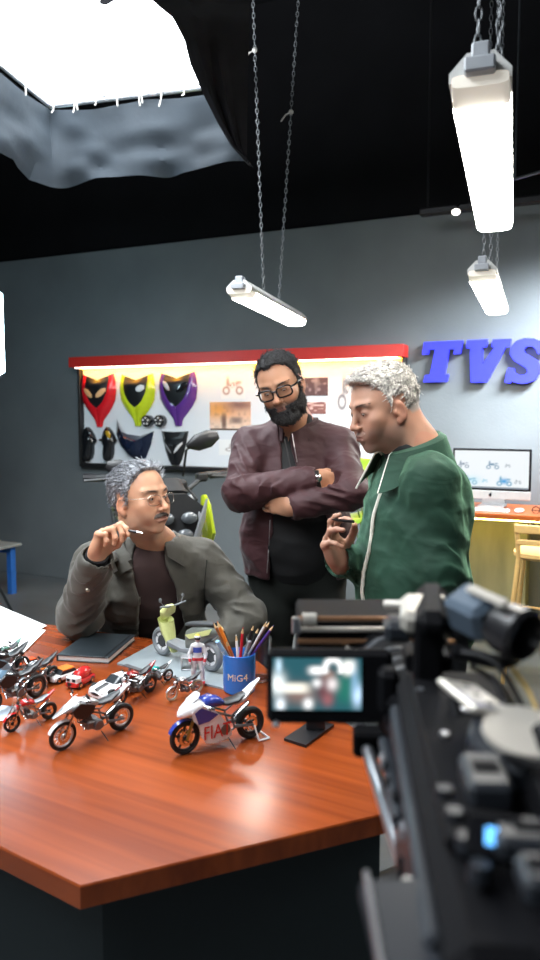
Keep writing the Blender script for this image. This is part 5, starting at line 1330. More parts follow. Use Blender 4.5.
# ================================================================ things on the table
M_rub = mat('black_rubber', (.012, .012, .013), .6); M_chr = mat('chrome', (.75, .75, .76), .12, 1); M_blk = mat('black_plastic', (.012, .012, .014), .35)
M_eng = mat('engine_grey', (.16, .16, .17), .4, .7); M_wht = mat('gloss_white', (.78, .78, .80), .15, coat=.5)
M_gold = mat('gold_anodised', (.55, .34, .08), .3, .9); M_silver = mat('silver_paint', (.48, .49, .51), .3, .6, coat=.4)
M_satin = mat('satin_dark', (.05, .052, .055), .5, .2)
def paint(n, c): return mat(n, c, .18, coat=.6)
def motorcycle(name, label, front, rear, base_z, st, group=None, full=False, steer=0.):
    """real-size bike in metres along +x, scaled so that its wheels stand on the two ground points"""
    f, r = Vector(front), Vector(rear); f.z = r.z = base_z; d = f - r; sc = d.length / 1.42; ang = math.atan2(d.y, d.x); mid = (f + r) / 2
    t = thing(name, label, 'motorcycle' if full else 'toy motorcycle', (0, 0, 0), group)
    W_ = st.get('wr', .31); c1_, c2_, c3_ = st['body'], st.get('second', M_blk), st.get('accent', M_blk); kind = st.get('kind', 'naked')
    lo = 10 if not full else 14; rim_m = st.get('rim', M_eng)
    for nm, x, tw in (('front_wheel', .71, .055), ('rear_wheel', -.71, .075)):
        tyre = MB().torus((x, 0, W_), (0, 1, 0), W_ - tw * .75, tw * .78, 26, lo, flat=1.05).build(nm, st.get('tyre', M_rub), t)
        m = MB().torus((x, 0, W_), (0, 1, 0), W_ - tw * 1.5, tw * .35, 24, 6, flat=1.6); m.build('rim', rim_m, tyre)
        m = MB().lathe((x, -.05, W_), [(.035, 0), (.045, .02), (.045, .08), (.035, .10)], (0, 1, 0), 12)
        for k in range(st.get('spokes', 5)):
            a = k * 2 * math.pi / st.get('spokes', 5) + .3; e = V(math.cos(a), 0, math.sin(a)); p = V(x, 0, W_)
            for s_ in ((-.012, .012) if st.get('spokes', 5) < 9 else (0,)):
                q = V(-e.z, 0, e.x) * s_ * 1.2; m.tube([p + e * .03 + q * .5, p + e * (W_ - tw * 1.5) + q], .012 if st.get('spokes', 5) < 9 else .005, 5)
        m.build('spokes', rim_m, tyre)
        for s_ in ((-1, 1) if nm == 'front_wheel' else (1,)): MB().torus((x, s_ * .055, W_), (0, 1, 0), .115, .028, 20, 4, flat=.12).build('brake_disc', M_chr, tyre)
    hx, hz = .42, .92
    fork = MB()
    for s_ in (-1, 1):
        fork.tube([(.71, s_ * .095, W_ - .02), (.63, s_ * .095, W_ + .22), (hx + .02, s_ * .095, hz)], [.028, .030, .022], 8)
    fork.build('fork', st.get('fork', M_chr), t)
    MB().box((hx + .04, 0, hz - .02), (.07, .24, .03), .01).box((hx + .09, 0, hz - .18), (.07, .24, .03), .01).build('fork_clamp', M_eng, t)
    rows = []
    for i in range(13):
        a = math.radians(35 + 115 * i / 12) - .25; rows.append([V(.71 + math.cos(a) * (W_ + .035 - abs(j) * .006), j * .026, W_ + math.sin(a) * (W_ + .035 - abs(j) * .012)) for j in (-2, -1, 0, 1, 2)])
    MB().grid(rows, V(0, 0, .006)).build('front_fender', st.get('fender', c1_), t)
    m = MB()
    for s_ in (-1, 1):
        m.tube([(hx, 0, .84), (.18, s_ * .13, .74), (-.22, s_ * .14, .58), (-.28, s_ * .12, .36)], .022, 6); m.tube([(hx, 0, .74), (.30, s_ * .10, .45), (-.02, s_ * .12, .27), (-.28, s_ * .12, .33)], .018, 6)
        m.tube([(-.22, s_ * .12, .58), (-.62, s_ * .10, .80)], .016, 6)
    m.build('frame', st.get('frame', M_eng), t)
    m = MB().box((.05, 0, .40), (.34, .26, .20), .04).lathe((-.05, -.19, .38), [(.10, 0), (.115, .03), (.115, .35), (.10, .38)], (0, 1, 0), 14)
    for k in range(6): m.box((.13 + k * .010, 0, .50 + k * .030), (.20 - k * .006, .20, .014), .005, rotm((0, 1, 0), -.3))
    m.build('engine', st.get('engine', M_eng), t)
    MB().loft([((.44, 0, .84), (0, .06, 0), (0, 0, .04)), ((.34, 0, .90), (0, .13, 0), (0, 0, .09)), ((.18, 0, .90), (0, .155, 0), (0, 0, .115)), ((.0, 0, .86), (0, .12, 0), (0, 0, .09)), ((-.10, 0, .82), (0, .07, 0), (0, 0, .05))], 16, 2.6).build('tank', st.get('tank', c1_), t)
    MB().loft([((-.04, 0, .81), (0, .07, 0), (0, 0, .03)), ((-.15, 0, .80), (0, .125, 0), (0, 0, .035)), ((-.38, 0, .82), (0, .13, 0), (0, 0, .035)), ((-.50, 0, .87), (0, .10, 0), (0, 0, .04)), ((-.66, 0, .91), (0, .07, 0), (0, 0, .03))], 14, 3).build('seat', st.get('seat', M_blk), t)
    tz = st.get('tail', .08)
    MB().loft([((-.34, 0, .76), (0, .10, 0), (0, 0, .035)), ((-.55, 0, .80 + tz * .3), (0, .115, 0), (0, 0, .06)), ((-.75, 0, .86 + tz), (0, .08, 0), (0, 0, .05)), ((-.92, 0, .90 + tz * 1.6), (0, .025, 0), (0, 0, .02))], 14, 2.8).build('tail', st.get('tailc', c1_), t)
    MB().tube([(-.28, .11, .36), (-.71, .11, W_)], [.035, .024], 6).tube([(-.28, -.11, .36), (-.71, -.11, W_)], [.035, .024], 6).build('swingarm', st.get('frame', M_eng), t)
    ex = [(.20, -.10, .36), (.15, -.13, .22), (-.25, -.15, .24), (-.40, -.18, .33)]
    MB().tube(ex, .026, 8).tube([(-.40, -.18, .33), (-.44, -.18, .35), (-.80, -.20, .50 + st.get('exz', 0)), (-.82, -.20, .51 + st.get('exz', 0))], [.03, .052, .050, .03], 10).build('exhaust', M_chr, t)
    MB().tube([(-.12, .14, .22), (-.20, .30, .02)], [.014, .010], 6).build('side_stand', M_blk, t)
    hb = st.get('bar', .12)
    RS_ = rotm((0, 0, 1), steer)
    def hp(x, y, z): return V(hx, 0, 0) + RS_ @ V(x, y, 0) + V(0, 0, z)
    MB().tube([hp(-.12, -.36, hz + hb), hp(-.02, -.22, hz + hb + .01), hp(.02, -.08, hz + hb * .4), hp(.02, .08, hz + hb * .4), hp(-.02, .22, hz + hb + .01), hp(-.12, .36, hz + hb)], .013, 8).build('handlebar', M_chr if not full else M_satin, t)
    for s_ in (-1, 1):
        g = MB().tube([hp(-.07, s_ * .26, hz + hb), hp(-.125, s_ * .375, hz + hb)], .021, 8).build('grip', M_blk, t)
        MB().tube([hp(-.04, s_ * .24, hz + hb), hp(-.05, s_ * .385, hz + hb - .01)], .008, 6).build('lever', M_chr if not full else M_satin, g)
        if st.get('mirror', 1):
            q = hp(-.06 + .06 * full, s_ * (.34 if not full else .165), hz + hb + (.16 if not full else (.17 if s_ > 0 else .03))); e = hp(-.05, s_ * (.22 if not full else .11), hz + hb)
            mm = MB().tube([e, e.lerp(q, .5) + V(.02, -s_ * .02, .05 * full), q], .007, 6); 
            Rm_ = rotm((1, 0, 0), s_ * (-.35 if not full else .32))
            mm.loft([(q + Rm_ @ V(0, s_ * -.05, 0), Rm_ @ V(.010, 0, 0), Rm_ @ V(0, 0, .012)), (q + Rm_ @ V(.014, 0, 0), Rm_ @ V(.018, 0, 0), Rm_ @ V(0, 0, .042)), (q + Rm_ @ V(.012, s_ * .07, 0), Rm_ @ V(.018, 0, 0), Rm_ @ V(0, 0, .045)), (q + Rm_ @ V(0, s_ * .125, 0), Rm_ @ V(.008, 0, 0), Rm_ @ V(0, 0, .02))], 12).build('mirror', M_blk, t)
    lx = .56
    if kind == 'naked':
        m = MB().lathe((lx - .08, 0, .82), [(.03, 0), (.085, .04), (.095, .10), (.085, .115)], (1, 0, -.1), 16); lamp = m.build('headlamp', st.get('lampc', M_chr), t)
        MB().lathe((lx + .034, 0, .81), [(.083, 0), (.06, .02), (.01, .03)], (1, 0, -.1), 16).build('lamp_glass', lensW, lamp)
        MB().box((lx - .06, 0, .96), (.05, .12, .07), .015, rotm((0, 1, 0), -.5)).build('instrument', M_blk, t)
    if kind in ('sport', 'adventure'):
        # nose fairing and windscreen
        if kind == 'sport':
            MB().loft([((.86, 0, .74), (0, .02, 0), (0, 0, .02)), ((.78, 0, .78), (0, .11, 0), (0, 0, .09)), ((.60, 0, .84), (0, .19, 0), (0, 0, .14)), ((.44, 0, .88), (0, .19, 0), (0, 0, .13)), ((.36, 0, .86), (0, .17, 0), (0, 0, .08))], 18, 2.4).build('nose_fairing', st.get('nose', c1_), t)
            MB().loft([((.74, 0, .86), (0, .03, 0), (0, 0, .02)), ((.62, 0, .96), (0, .12, 0), (0, 0, .04)), ((.46, 0, 1.07), (0, .11, 0), (0, 0, .03)), ((.42, 0, 1.09), (0, .06, 0), (0, 0, .01))], 14).build('windscreen', st.get('screen', c1_), t)
            for s_ in (-1, 1):
                pts = [(.66, .82), (.50, .92), (.20, .80), (.05, .66), (-.06, .50), (-.20, .34), (-.12, .22), (.18, .17), (.36, .20), (.46, .34), (.50, .55), (.62, .66)]
                MB().prism(pts, (0, s_ * .165, 0), (1, 0, 0), (0, 0, 1), (0, s_ * .02, 0)).build('side_fairing', c2_, t)
                MB().prism([(.60, .80), (.46, .88), (.10, .70), (.30, .60), (.52, .58)], (0, s_ * .187, 0), (1, 0, 0), (0, 0, 1), (0, s_ * .006, 0)).build('upper_panel', c1_, t)
                if st.get('text'):
                    vs, fs = text_mesh(st['text'], .30, .003); mb = MB(); mb.add([V(.13 - s_ * -1 * 0 + (v.x * -s_ * -1) * (1 if s_ < 0 else -1) * 1.0, s_ * .196, .36 + v.y * 1.1 + v.x * 0) if False else V(.13 + v.x * (-s_), s_ * (.192 + v.z), .38 + v.y * 1.2) for v in vs], fs); mb.build('side_lettering', st['textc'], t, smooth=0)
            MB().loft([((.22, 0, .20), (0, .16, 0), (0, 0, .04), 4), ((-.10, 0, .18), (0, .15, 0), (0, 0, .04), 4), ((-.24, 0, .22), (0, .10, 0), (0, 0, .03), 4)], 14).build('belly_pan', c2_, t)
        else:
            MB().loft([((.95, 0, .76), (0, .03, 0), (0, 0, .01)), ((.82, 0, .82), (0, .07, 0), (0, 0, .02)), ((.62, 0, .88), (0, .14, 0), (0, 0, .07)), ((.46, 0, .90), (0, .16, 0), (0, 0, .09)), ((.36, 0, .88), (0, .14, 0), (0, 0, .06))], 16, 2.4).build('beak', st.get('nose', c2_), t)
            rows = [[V(.70 - .26 * i / 8 - .12 * (j / 4) ** 2, j * .035 * (1 - .35 * (i / 8) ** 2), .90 + .20 * (i / 8) - .02 * (j / 4) ** 2) for j in range(-4, 5)] for i in range(9)]
            MB().grid(rows, V(.008, 0, 0)).build('windscreen', st.get('screen', c1_), t)
            for s_ in (-1, 1):
                MB().prism([(.60, .86), (.40, .98), (.05, .86), (.10, .70), (.34, .62), (.52, .70)], (0, s_ * .15, 0), (1, 0, 0), (0, 0, 1), (0, s_ * .03, 0)).build('side_panel', c2_, t)
                MB().loft([((-.30, s_ * .20, .62), (.10, 0, 0), (0, 0, .10), 4), ((-.42, s_ * .25, .62), (.10, 0, 0), (0, 0, .10), 4)], 12).build('side_cover', st.get('engine', M_silver), t) if st.get('case') else None
        for s_ in (-1, 1): MB().ball((.80 if kind == 'sport' else .70, s_ * .06, .77 if kind == 'sport' else .84), (.03, .035, .022), 10).build('headlamp', lensW, t)
    if st.get('paddock'):
        MB().tube([(-.71, -.16, W_), (-.78, -.20, .02), (-1.02, -.20, .02)], .018, 6).tube([(-.71, .16, W_), (-.78, .20, .02), (-1.02, .20, .02)], .018, 6).tube([(-1.02, -.20, .02), (-1.02, .20, .02)], .018, 6).build('paddock_stand', M_wht, t)
    t.location = (mid.x, mid.y, base_z); t.rotation_euler = (0, 0, ang); t.scale = (sc, sc * 1.22, sc * 1.06) if kind == 'sport' else ((sc * 1.12,) * 3 if kind == 'adventure' and sc < .5 else (sc, sc, sc))
    # lean a little on the stand
    if not st.get('paddock') and not full: t.rotation_euler = (math.radians(-4), 0, ang)
    return t
def bike(label, pf, pr, st, **k): return motorcycle('toy_motorcycle', label, G(*pf, TH), G(*pr, TH), TH + .0005, st, group='toy motorcycles on the work table', **k)
bike('blue and white racing toy bike with red lettering, in front of the blue cup', (185, 754), (250, 738),
     dict(kind='sport', body=paint('deep_blue', (.03, .05, .28)), second=M_wht, screen=M_wht, nose=M_wht, tailc=M_wht, fork=M_gold, fender=paint('deep_blue', 0), tank=paint('deep_blue', 0), text='FIAT', textc=paint('signal_red', (.55, .02, .02)), paddock=1, mirror=0, rim=M_blk, tail=.14, bar=-.02, exz=.1))
bike('silver and black adventure toy bike with white screen, largest bike at left', (66, 749), (118, 731),
     dict(kind='adventure', body=M_silver, second=M_blk, screen=M_wht, nose=M_silver, tank=M_silver, tailc=M_silver, fender=M_wht, spokes=14, rim=M_silver, case=0, exz=.06, bar=.14))
bike('small red toy motorcycle with a grey seat at the left of the table', (12, 732), (49, 719),
     dict(kind='naked', body=paint('signal_red', 0), tank=paint('signal_red', 0), seat=M_eng, tailc=paint('signal_red', 0), lampc=paint('signal_red', 0), rim=M_blk, exz=.1, bar=.12))
bike('black toy touring bike at the left edge behind the red one', (-6, 714), (34, 698), dict(kind='adventure', body=M_blk, second=M_blk, screen=mat('smoke_blue', (.12, .2, .28), .1), tank=M_blk, tailc=M_blk, nose=M_silver, rim=M_eng))
bike('silver and black toy cruiser just behind the black touring bike', (22, 696), (52, 682), dict(kind='naked', body=M_silver, tank=M_silver, tailc=M_blk, rim=M_chr, wr=.29, bar=.2))
bike('dark toy sport bike with pale blue screen touching the left frame edge', (-14, 690), (22, 676), dict(kind='sport', body=M_blk, second=paint('pale_blue', (.25, .42, .55)), screen=paint('pale_blue', 0), rim=M_eng))
bike('grey green small toy scooter bike lying by the papers', (-4, 674), (17, 663), dict(kind='naked', body=paint('sea_green', (.05, .16, .12)), tank=paint('sea_green', 0), tailc=paint('sea_green', 0), bar=.22, rim=M_eng))
bike('tiny dark red toy chopper beside the white sports car', (120, 706), (150, 692), dict(kind='naked', body=paint('dark_red', (.25, .02, .02)), tank=paint('dark_red', 0), tailc=paint('dark_red', 0), rim=M_blk, bar=.06, mirror=0, wr=.30))
bike('tiny silver and teal toy bike by the edge of the grey mat', (146, 689), (168, 681), dict(kind='naked', body=M_silver, tank=paint('teal_paint', (.02, .35, .32)), tailc=M_silver, seat=M_blk, rim=M_silver, bar=.06, mirror=0))
M_cream = mat('cream_tyre', (.55, .45, .30), .5)
bike('tiny silver toy bike with cream wheels behind the racing bike', (172, 701), (197, 693), dict(kind='naked', body=M_silver, tank=M_silver, tailc=M_blk, tyre=M_cream, rim=M_silver, spokes=12, wr=.33, bar=.06, mirror=0))
# toy cars
def car(label, pf, pr, bw, body, roof=None, kind='sport', extra=None):
    f, r = G(*pf, TH), G(*pr, TH); d = f - r; L_ = d.length; ang = math.atan2(d.y, d.x); mid = (f + r) / 2
    t = thing('toy_car', label, 'toy car', (0, 0, 0), 'toy cars on the work table'); R_ = L_ * .115
    h = .20 * L_ if kind == 'sport' else .30 * L_
    x = L_ / 2; w = bw / 2
    if kind == 'sport':
        secs = [((x, 0, R_ * .9), (0, w * .7, 0), (0, 0, R_ * .35), 4), ((x * .85, 0, R_ * 1.1), (0, w * .95, 0), (0, 0, R_ * .62), 3.5), ((x * .4, 0, R_ * 1.35), (0, w, 0), (0, 0, R_ * .85), 3.5), ((-x * .3, 0, R_ * 1.4), (0, w * .98, 0), (0, 0, R_ * .95), 3.5), ((-x * .75, 0, R_ * 1.5), (0, w, 0), (0, 0, R_ * .9), 3.5), ((-x, 0, R_ * 1.5), (0, w * .9, 0), (0, 0, R_ * .65), 4)]
        cab = [((x * .35, 0, R_ * 1.9), (0, w * .62, 0), (0, 0, R_ * .3), 3), ((x * .02, 0, R_ * 2.35), (0, w * .66, 0), (0, 0, R_ * .75), 3), ((-x * .35, 0, R_ * 2.35), (0, w * .62, 0), (0, 0, R_ * .75), 3), ((-x * .72, 0, R_ * 2.0), (0, w * .45, 0), (0, 0, R_ * .3), 3)]
    else:
        secs = [((x, 0, R_ * 1.3), (0, w * .85, 0), (0, 0, R_ * .6), 5), ((x * .9, 0, R_ * 1.4), (0, w, 0), (0, 0, R_ * .9), 4), ((-x * .9, 0, R_ * 1.5), (0, w, 0), (0, 0, R_ * 1.0), 4), ((-x, 0, R_ * 1.5), (0, w * .9, 0), (0, 0, R_ * .7), 5)]
        cab = [((x * .45, 0, R_ * 2.3), (0, w * .8, 0), (0, 0, R_ * .3), 4), ((x * .25, 0, R_ * 2.8), (0, w * .84, 0), (0, 0, R_ * .9), 4), ((-x * .75, 0, R_ * 2.8), (0, w * .84, 0), (0, 0, R_ * .9), 4), ((-x * .95, 0, R_ * 2.4), (0, w * .8, 0), (0, 0, R_ * .4), 4)]
    MB().loft(secs, 20).build('body', body, t)
    if kind != 'truck':
        MB().loft(cab, 18).build('window_band', mat('toy_glass', (.03, .035, .04), .08), t)
        k = [(Vector(c) + V(0, 0, R_ * (.28 if kind == 'sport' else .75)), Vector(u) * (.82 if kind == 'sport' else 1.03), Vector(v_) * (.75 if kind == 'sport' else .35), e) for c, u, v_, e in cab]; MB().loft(k[1:3] if kind == 'sport' else k[1:3], 16).build('roof', roof or body, t)
    for sx in (-.62, .62):
        for sy in (-1, 1):
            wv = MB().lathe((x * sx, sy * (w - R_ * .35) - (0 if sy > 0 else 0), R_), [(R_ * .8, -R_ * .3), (R_, -R_ * .2), (R_, R_ * .3), (R_ * .8, R_ * .4)], (0, sy, 0), 14).build('wheel', M_rub, t)
            MB().lathe((x * sx, sy * (w - R_ * .35), R_), [(R_ * .55, R_ * .38), (R_ * .5, R_ * .46)], (0, sy, 0), 10).build('hubcap', M_chr, wv)
    for sy in (-1, 1): MB().ball((x * .93, sy * w * .6, R_ * 1.45), (R_ * .25, R_ * .35, R_ * .2), 8).build('headlamp', lensW, t)
    if extra: extra(t, x, w, R_)
    t.location = (mid.x, mid.y, TH + .0005); t.rotation_euler = (0, 0, ang); return t
def wing(t, x, w, R_):
    MB().box((-x * .9, 0, R_ * 3.2), (R_ * .9, w * 2.05, R_ * .15)).box((-x * .9, -w * .5, R_ * 2.6), (R_ * .5, R_ * .15, R_ * 1.2)).box((-x * .9, w * .5, R_ * 2.6), (R_ * .5, R_ * .15, R_ * 1.2)).build('rear_wing', M_eng, t)
    MB().loft([((x * .95, 0, R_ * 1.75), (0, w * .18, 0), (0, 0, R_ * .1)), ((x * .4, 0, R_ * 2.18), (0, w * .22, 0), (0, 0, R_ * .1))], 8).build('bonnet_vent', M_blk, t)
    MB().ball((x * 1.0, 0, R_ * 1.1), (R_ * .15, w * .45, R_ * .25), 10).build('grille', M_blk, t)
car('white toy sports car with dark rear wing beside the adventure bike', (95, 701), (137, 686), .082, M_wht, extra=wing)
car('white toy car with an orange roof, left of the toy truck', (50, 684), (73, 676), .045, M_wht, paint('orange_gloss', (.75, .22, .04)), 'wagon')
car('small orange toy car nearest the papers behind the cruiser', (29, 674), (46, 670), .036, paint('orange_gloss', 0), None, 'wagon')
car('small vermilion toy car left of the orange one', (20, 668), (36, 664), .034, paint('vermilion_gloss', (.65, .08, .02)), None, 'wagon')
def tank_(t, x, w, R_):
    MB().box((x * .72, 0, R_ * 2.3), (x * .5, w * 1.9, R_ * 2.4), R_ * .3).build('cab', M_wht, t)
    for sy in (-1, 1): MB().box((x * .985, sy * w * .45, R_ * 2.7), (R_ * .1, w * .5, R_ * .8)).build('windscreen', mat('toy_glass', 0), t)
    MB().lathe((x * .40, 0, R_ * 2.9), [(R_ * 1.0, 0), (R_ * 1.7, x * .15), (R_ * 1.85, x * .7), (R_ * 1.3, x * 1.15), (R_ * .9, x * 1.25)], (-1, 0, .12), 18).build('drum', paint('signal_red', 0), t)
car('toy truck with white cab and bright red round tank', (71, 690), (90, 680), .042, paint('signal_red', 0), None, 'truck', tank_)
# closed notebook
a, b, c, d = G(57, 661, TH), G(109, 664, TH), G(122, 641, TH), G(74, 638, TH)
ex_ = uvec(b - a); ey_ = uvec(d - a); Lx, Ly = (b - a).length, (d - a).length
nb_ = thing('notebook', 'closed black notebook in front of the seated man', 'notebook', (a + c) / 2)
def slab(o, w0, w1, l0, l1, z0, z1, r=.0008):
    o = Vector(o); nz = V(0, 0, 1); fy = nz.cross(ex_)
    R = Matrix(((ex_.x, fy.x, 0), (ex_.y, fy.y, 0), (0, 0, 1)))
    return MB().box(o + ex_ * (w0 + w1) / 2 + fy * (l0 + l1) / 2 + V(0, 0, (z0 + z1) / 2), (w1 - w0, l1 - l0, z1 - z0), r, R)
slab(a, .003, Lx - .003, .003, Ly - .003, .003, .017).build('pages', mat('page_edges', (.6, .6, .58), .8), nb_)
slab(a, 0, Lx, 0, Ly, .0172, .0205).build('front_cover', mat('black_cover', (.022, .030, .036), .42, bump=.3, bscale=500), nb_); slab(a, 0, Lx, 0, Ly, .0005, .003).build('back_cover', MATS['black_cover'], nb_)
slab(a, -.002, .002, 0, Ly, .001, .020).build('spine', MATS['black_cover'], nb_)
slab(a, Lx - .018, Lx - .013, -.0015, Ly + .0015, .0207, .0222).build('elastic_band', M_frame, nb_)
# papers
def sheet(label, px, z, curl=.0, name='paper_sheet', m=None):
    q = [G(*p, TH) for p in px]; rows = []
    o = thing(name, label, 'paper', q[0], 'white papers at the left of the table' if name == 'paper_sheet' else None)
    for i in range(9):
        u = i / 8; r = []
        for j in range(9):
            v = j / 8; p = (q[0] * (1 - u) + q[1] * u) * (1 - v) + (q[3] * (1 - u) + q[2] * u) * v
            r.append(V(p.x, p.y, TH + z + curl * (u * (1 - u)) * 2 + curl * .5 * v * v))
        rows.append(r)
    MB().grid(rows, V(0, 0, .0004)).build('sheet', m or MATS['paper_white'], o); return o
sheet('white paper sheet on top of the pile, pointing at the notebook', [(-40, 648), (-16, 600), (47, 627), (32, 637)], .0035, .003)
sheet('white paper sheet second in the pile, its corner under the top one', [(-50, 668), (-20, 618), (46, 631), (10, 668)], .002, .002)
sheet('white paper sheet at the bottom of the pile, reaching toward the toy bikes', [(-60, 690), (-30, 640), (26, 644), (3, 676)], .0008, .001)
sheet('pale bluish paper scrap under the small red bike at the left edge', [(-20, 722), (-14, 704), (13, 707), (4, 721)], .0006, .001, 'paper_scrap', mat('bluish_paper', (.55, .65, .78), .6))
# grey mat with model scooter and figure
m_ = [G(117, 665, TH), G(228, 691, TH), G(246, 660, TH), G(168, 637, TH)]
gm = thing('grey_mat', 'flat pale grey card under the yellow model scooter', 'mat', m_[0].lerp(m_[2], .5))
MB().add([V(p.x, p.y, TH + z) for z in (.0006, .006) for p in m_], [(3, 2, 1, 0), (4, 5, 6, 7), (0, 1, 5, 4), (1, 2, 6, 5), (2, 3, 7, 6), (3, 0, 4, 7)]).build('board', mat('grey_card', (.27, .31, .33), .45), gm, smooth=0)
def scooter():
    f, r = G(163, 655, TH + .006), G(211, 671, TH + .006); d = f - r; sc = d.length / 1.30; ang = math.atan2(d.y, d.x); mid = (f + r) / 2
    t = thing('model_scooter', 'clay model scooter in pale yellow green and grey standing on the mat', 'model scooter', (0, 0, 0))
    Y = mat('pale_lime_matte', (.62, .66, .28), .4); Gy = mat('grey_clay', (.20, .215, .23), .5); W_ = .27
    for nm, x in (('front_wheel', .65), ('rear_wheel', -.65)):
        w = MB().torus((x, 0, W_), (0, 1, 0), W_ - .055, .058, 26, 10, flat=1.1).build(nm, Gy, t)
        MB().lathe((x, -.035, W_), [(.10, 0), (.12, .02), (.12, .05), (.10, .07)], (0, 1, 0), 16).build('hub', mat('dark_clay', (.05, .055, .06), .5), w)
        for k in range(6):
            a = k * math.pi / 3; e = V(math.cos(a), 0, math.sin(a)); n = V(-e.z, 0, e.x); p = V(x, 0, W_)
            MB().add([p + e * .11 - n * .045 + V(0, s_ * .03, 0) for s_ in (-1, 1)] + [p + e * .165 - n * .07 + V(0, s_ * .03, 0) for s_ in (-1, 1)] + [p + e * .165 + n * .07 + V(0, s_ * .03, 0) for s_ in (-1, 1)] + [p + e * .11 + n * .045 + V(0, s_ * .03, 0) for s_ in (-1, 1)],
                     [(0, 2, 4, 6), (1, 7, 5, 3), (0, 1, 3, 2), (2, 3, 5, 4), (4, 5, 7, 6), (6, 7, 1, 0)]).build('rim_segment', M_wht, w, smooth=0)
    MB().loft([((.66, 0, .62), (0, .09, 0), (.03, 0, .04)), ((.56, 0, .70), (0, .17, 0), (.09, 0, .05)), ((.50, 0, .50), (0, .15, 0), (.10, 0, .04)), ((.42, 0, .30), (0, .11, 0), (.06, 0, .04)), ((.34, 0, .16), (0, .08, 0), (.05, 0, .03))], 18, 2.6).build('front_shield', Y, t)
    MB().loft([((.64, 0, .70), (0, .05, 0), (.04, 0, .02)), ((.50, 0, .86), (0, .16, 0), (.09, 0, .04)), ((.42, 0, .96), (0, .12, 0), (.06, 0, .03)), ((.39, 0, 1.0), (0, .05, 0), (.03, 0, .01))], 16, 2.4).build('headset_cowl', Y, t)
    MB().loft([((.66, 0, .76), (0, .04, 0), (.01, 0, .04)), ((.57, 0, .92), (0, .12, 0), (.012, 0, .05))], 12).build('headlamp', mat('dark_clay', 0), t)
    MB().tube([(.34, -.30, 1.02), (.38, -.10, .98), (.38, .10, .98), (.34, .30, 1.02)], .018, 8).build('handlebar', Gy, t)
    for s_ in (-1, 1): MB().tube([(.36, s_ * .20, 1.0), (.38, s_ * .26, 1.10)], .008, 6).ball((.38, s_ * .27, 1.13), (.012, .035, .045), 10).build('mirror', Gy, t)
    MB().loft([((.40, 0, .30), (0, .12, 0), (0, 0, .06), 4), ((.0, 0, .26), (0, .14, 0), (0, 0, .05), 4), ((-.22, 0, .28), (0, .13, 0), (0, 0, .06), 4)], 14).build('floorboard', Gy, t)
    MB().loft([((-.10, 0, .45), (0, .11, 0), (0, 0, .20), 3), ((-.30, 0, .56), (0, .15, 0), (0, 0, .20), 3), ((-.60, 0, .66), (0, .15, 0), (0, 0, .15), 3), ((-.90, 0, .76), (0, .06, 0), (0, 0, .05), 3)], 18).build('rear_body', mat('smoky_clay', (.16, .175, .16), .35), t)
    MB().loft([((-.08, 0, .74), (0, .10, 0), (0, 0, .03), 3), ((-.40, 0, .80), (0, .13, 0), (0, 0, .04), 3), ((-.80, 0, .86), (0, .08, 0), (0, 0, .03), 3)], 14).build('seat', mat('dark_clay', 0), t)
    MB().prism([(.0, 0), (.12, -.05), (.62, .12), (.70, .24), (.30, .10)], (-.15, .152, .58), (-1, 0, 0), (0, 0, 1), (0, .012, 0)).build('side_stripe', Y, t)
    MB().tube([(-.30, .10, .24), (-.65, .10, W_)], .03, 8).tube([(-.30, -.12, .24), (-.50, -.16, .28), (-.85, -.18, .38)], [.03, .045, .04], 8).build('exhaust', Gy, t)
    t.location = (mid.x, mid.y, TH + .0062); t.rotation_euler = (0, 0, ang); t.scale = (sc,) * 3
scooter()
# small rider figure (jointed toy in a white suit)
def figure():
    b = G(198, 686, TH); b.z = TH + .0062; t = thing('toy_figure', 'small toy rider in white suit with red and blue trim before the model scooter', 'toy', b)
    v = Vol.around(b + V(-.035, -.035, -.002), b + V(.035, .035, .150), .0012); u = lambda x, y, z: np.array(b) + (x, y, z)
    H_ = .075
    for s_ in (-1, 1):
        v.cap(u(s_ * .008, 0, .070), u(s_ * .012, -.002, .038), .0085, .0065, .004); v.cap(u(s_ * .012, -.002, .038), u(s_ * .014, 0, .008), .0065, .0055, .003); v.ell(u(s_ * .015, -.005, .005), (.006, .011, .005), None, .003)
        v.cap(u(s_ * .014, 0, .108), u(s_ * .023, -.003, .086), .006, .005, .003); v.cap(u(s_ * .023, -.003, .086), u(s_ * .020, -.014, .068), .005, .004, .003); v.ell(u(s_ * .020, -.015, .064), (.004, .004, .005), None, .002)
    v.cap(u(0, 0, .074), u(0, 0, .106), .011, .014, .006, side=(1, 0, 0), sq=.7); v.cap(u(0, 0, .11), u(0, 0, .122), .004, .004, .003); v.ell(u(0, -.001, .131), (.0095, .0105, .011), None, .002)
    def cc(P):
        z = P[:, 2] - b.z; C = np.tile(np.array([.62, .62, .64]), (len(P), 1)); C[z < .010] = (.5, .03, .04); C[(z > .090) & (z < .106) & (np.abs(P[:, 0] - b.x) < .012)] = (.05, .1, .45); C[(z > .068) & (z < .076)] = (.5, .03, .04)
        C[(z > .126) & (z < .134) & (P[:, 1] < b.y - .005)] = (.02, .02, .03); C[z > .138] = (.75, .5, .05); return C
    vol_obj('suit', v, mat('toy_plastic', rough=.35, attr='Col', var=.02), t, 1, cols=cc)
figure()
bx = thing('toy_box', 'tiny pale grey open frame box beside the toy rider', 'box', G(188, 672, TH) + V(0, 0, .006)); q = G(188, 671, TH) + V(0, 0, .0065)
for s_ in (-1, 1):
    MB().box(q + V(s_ * .018, 0, .019), (.003, .03, .038), .0008).build('side', M_silver, bx)
for z_ in (.0015, .0365): MB().box(q + V(0, 0, z_), (.033, .03, .003), .0008).build('shelf', M_silver, bx)
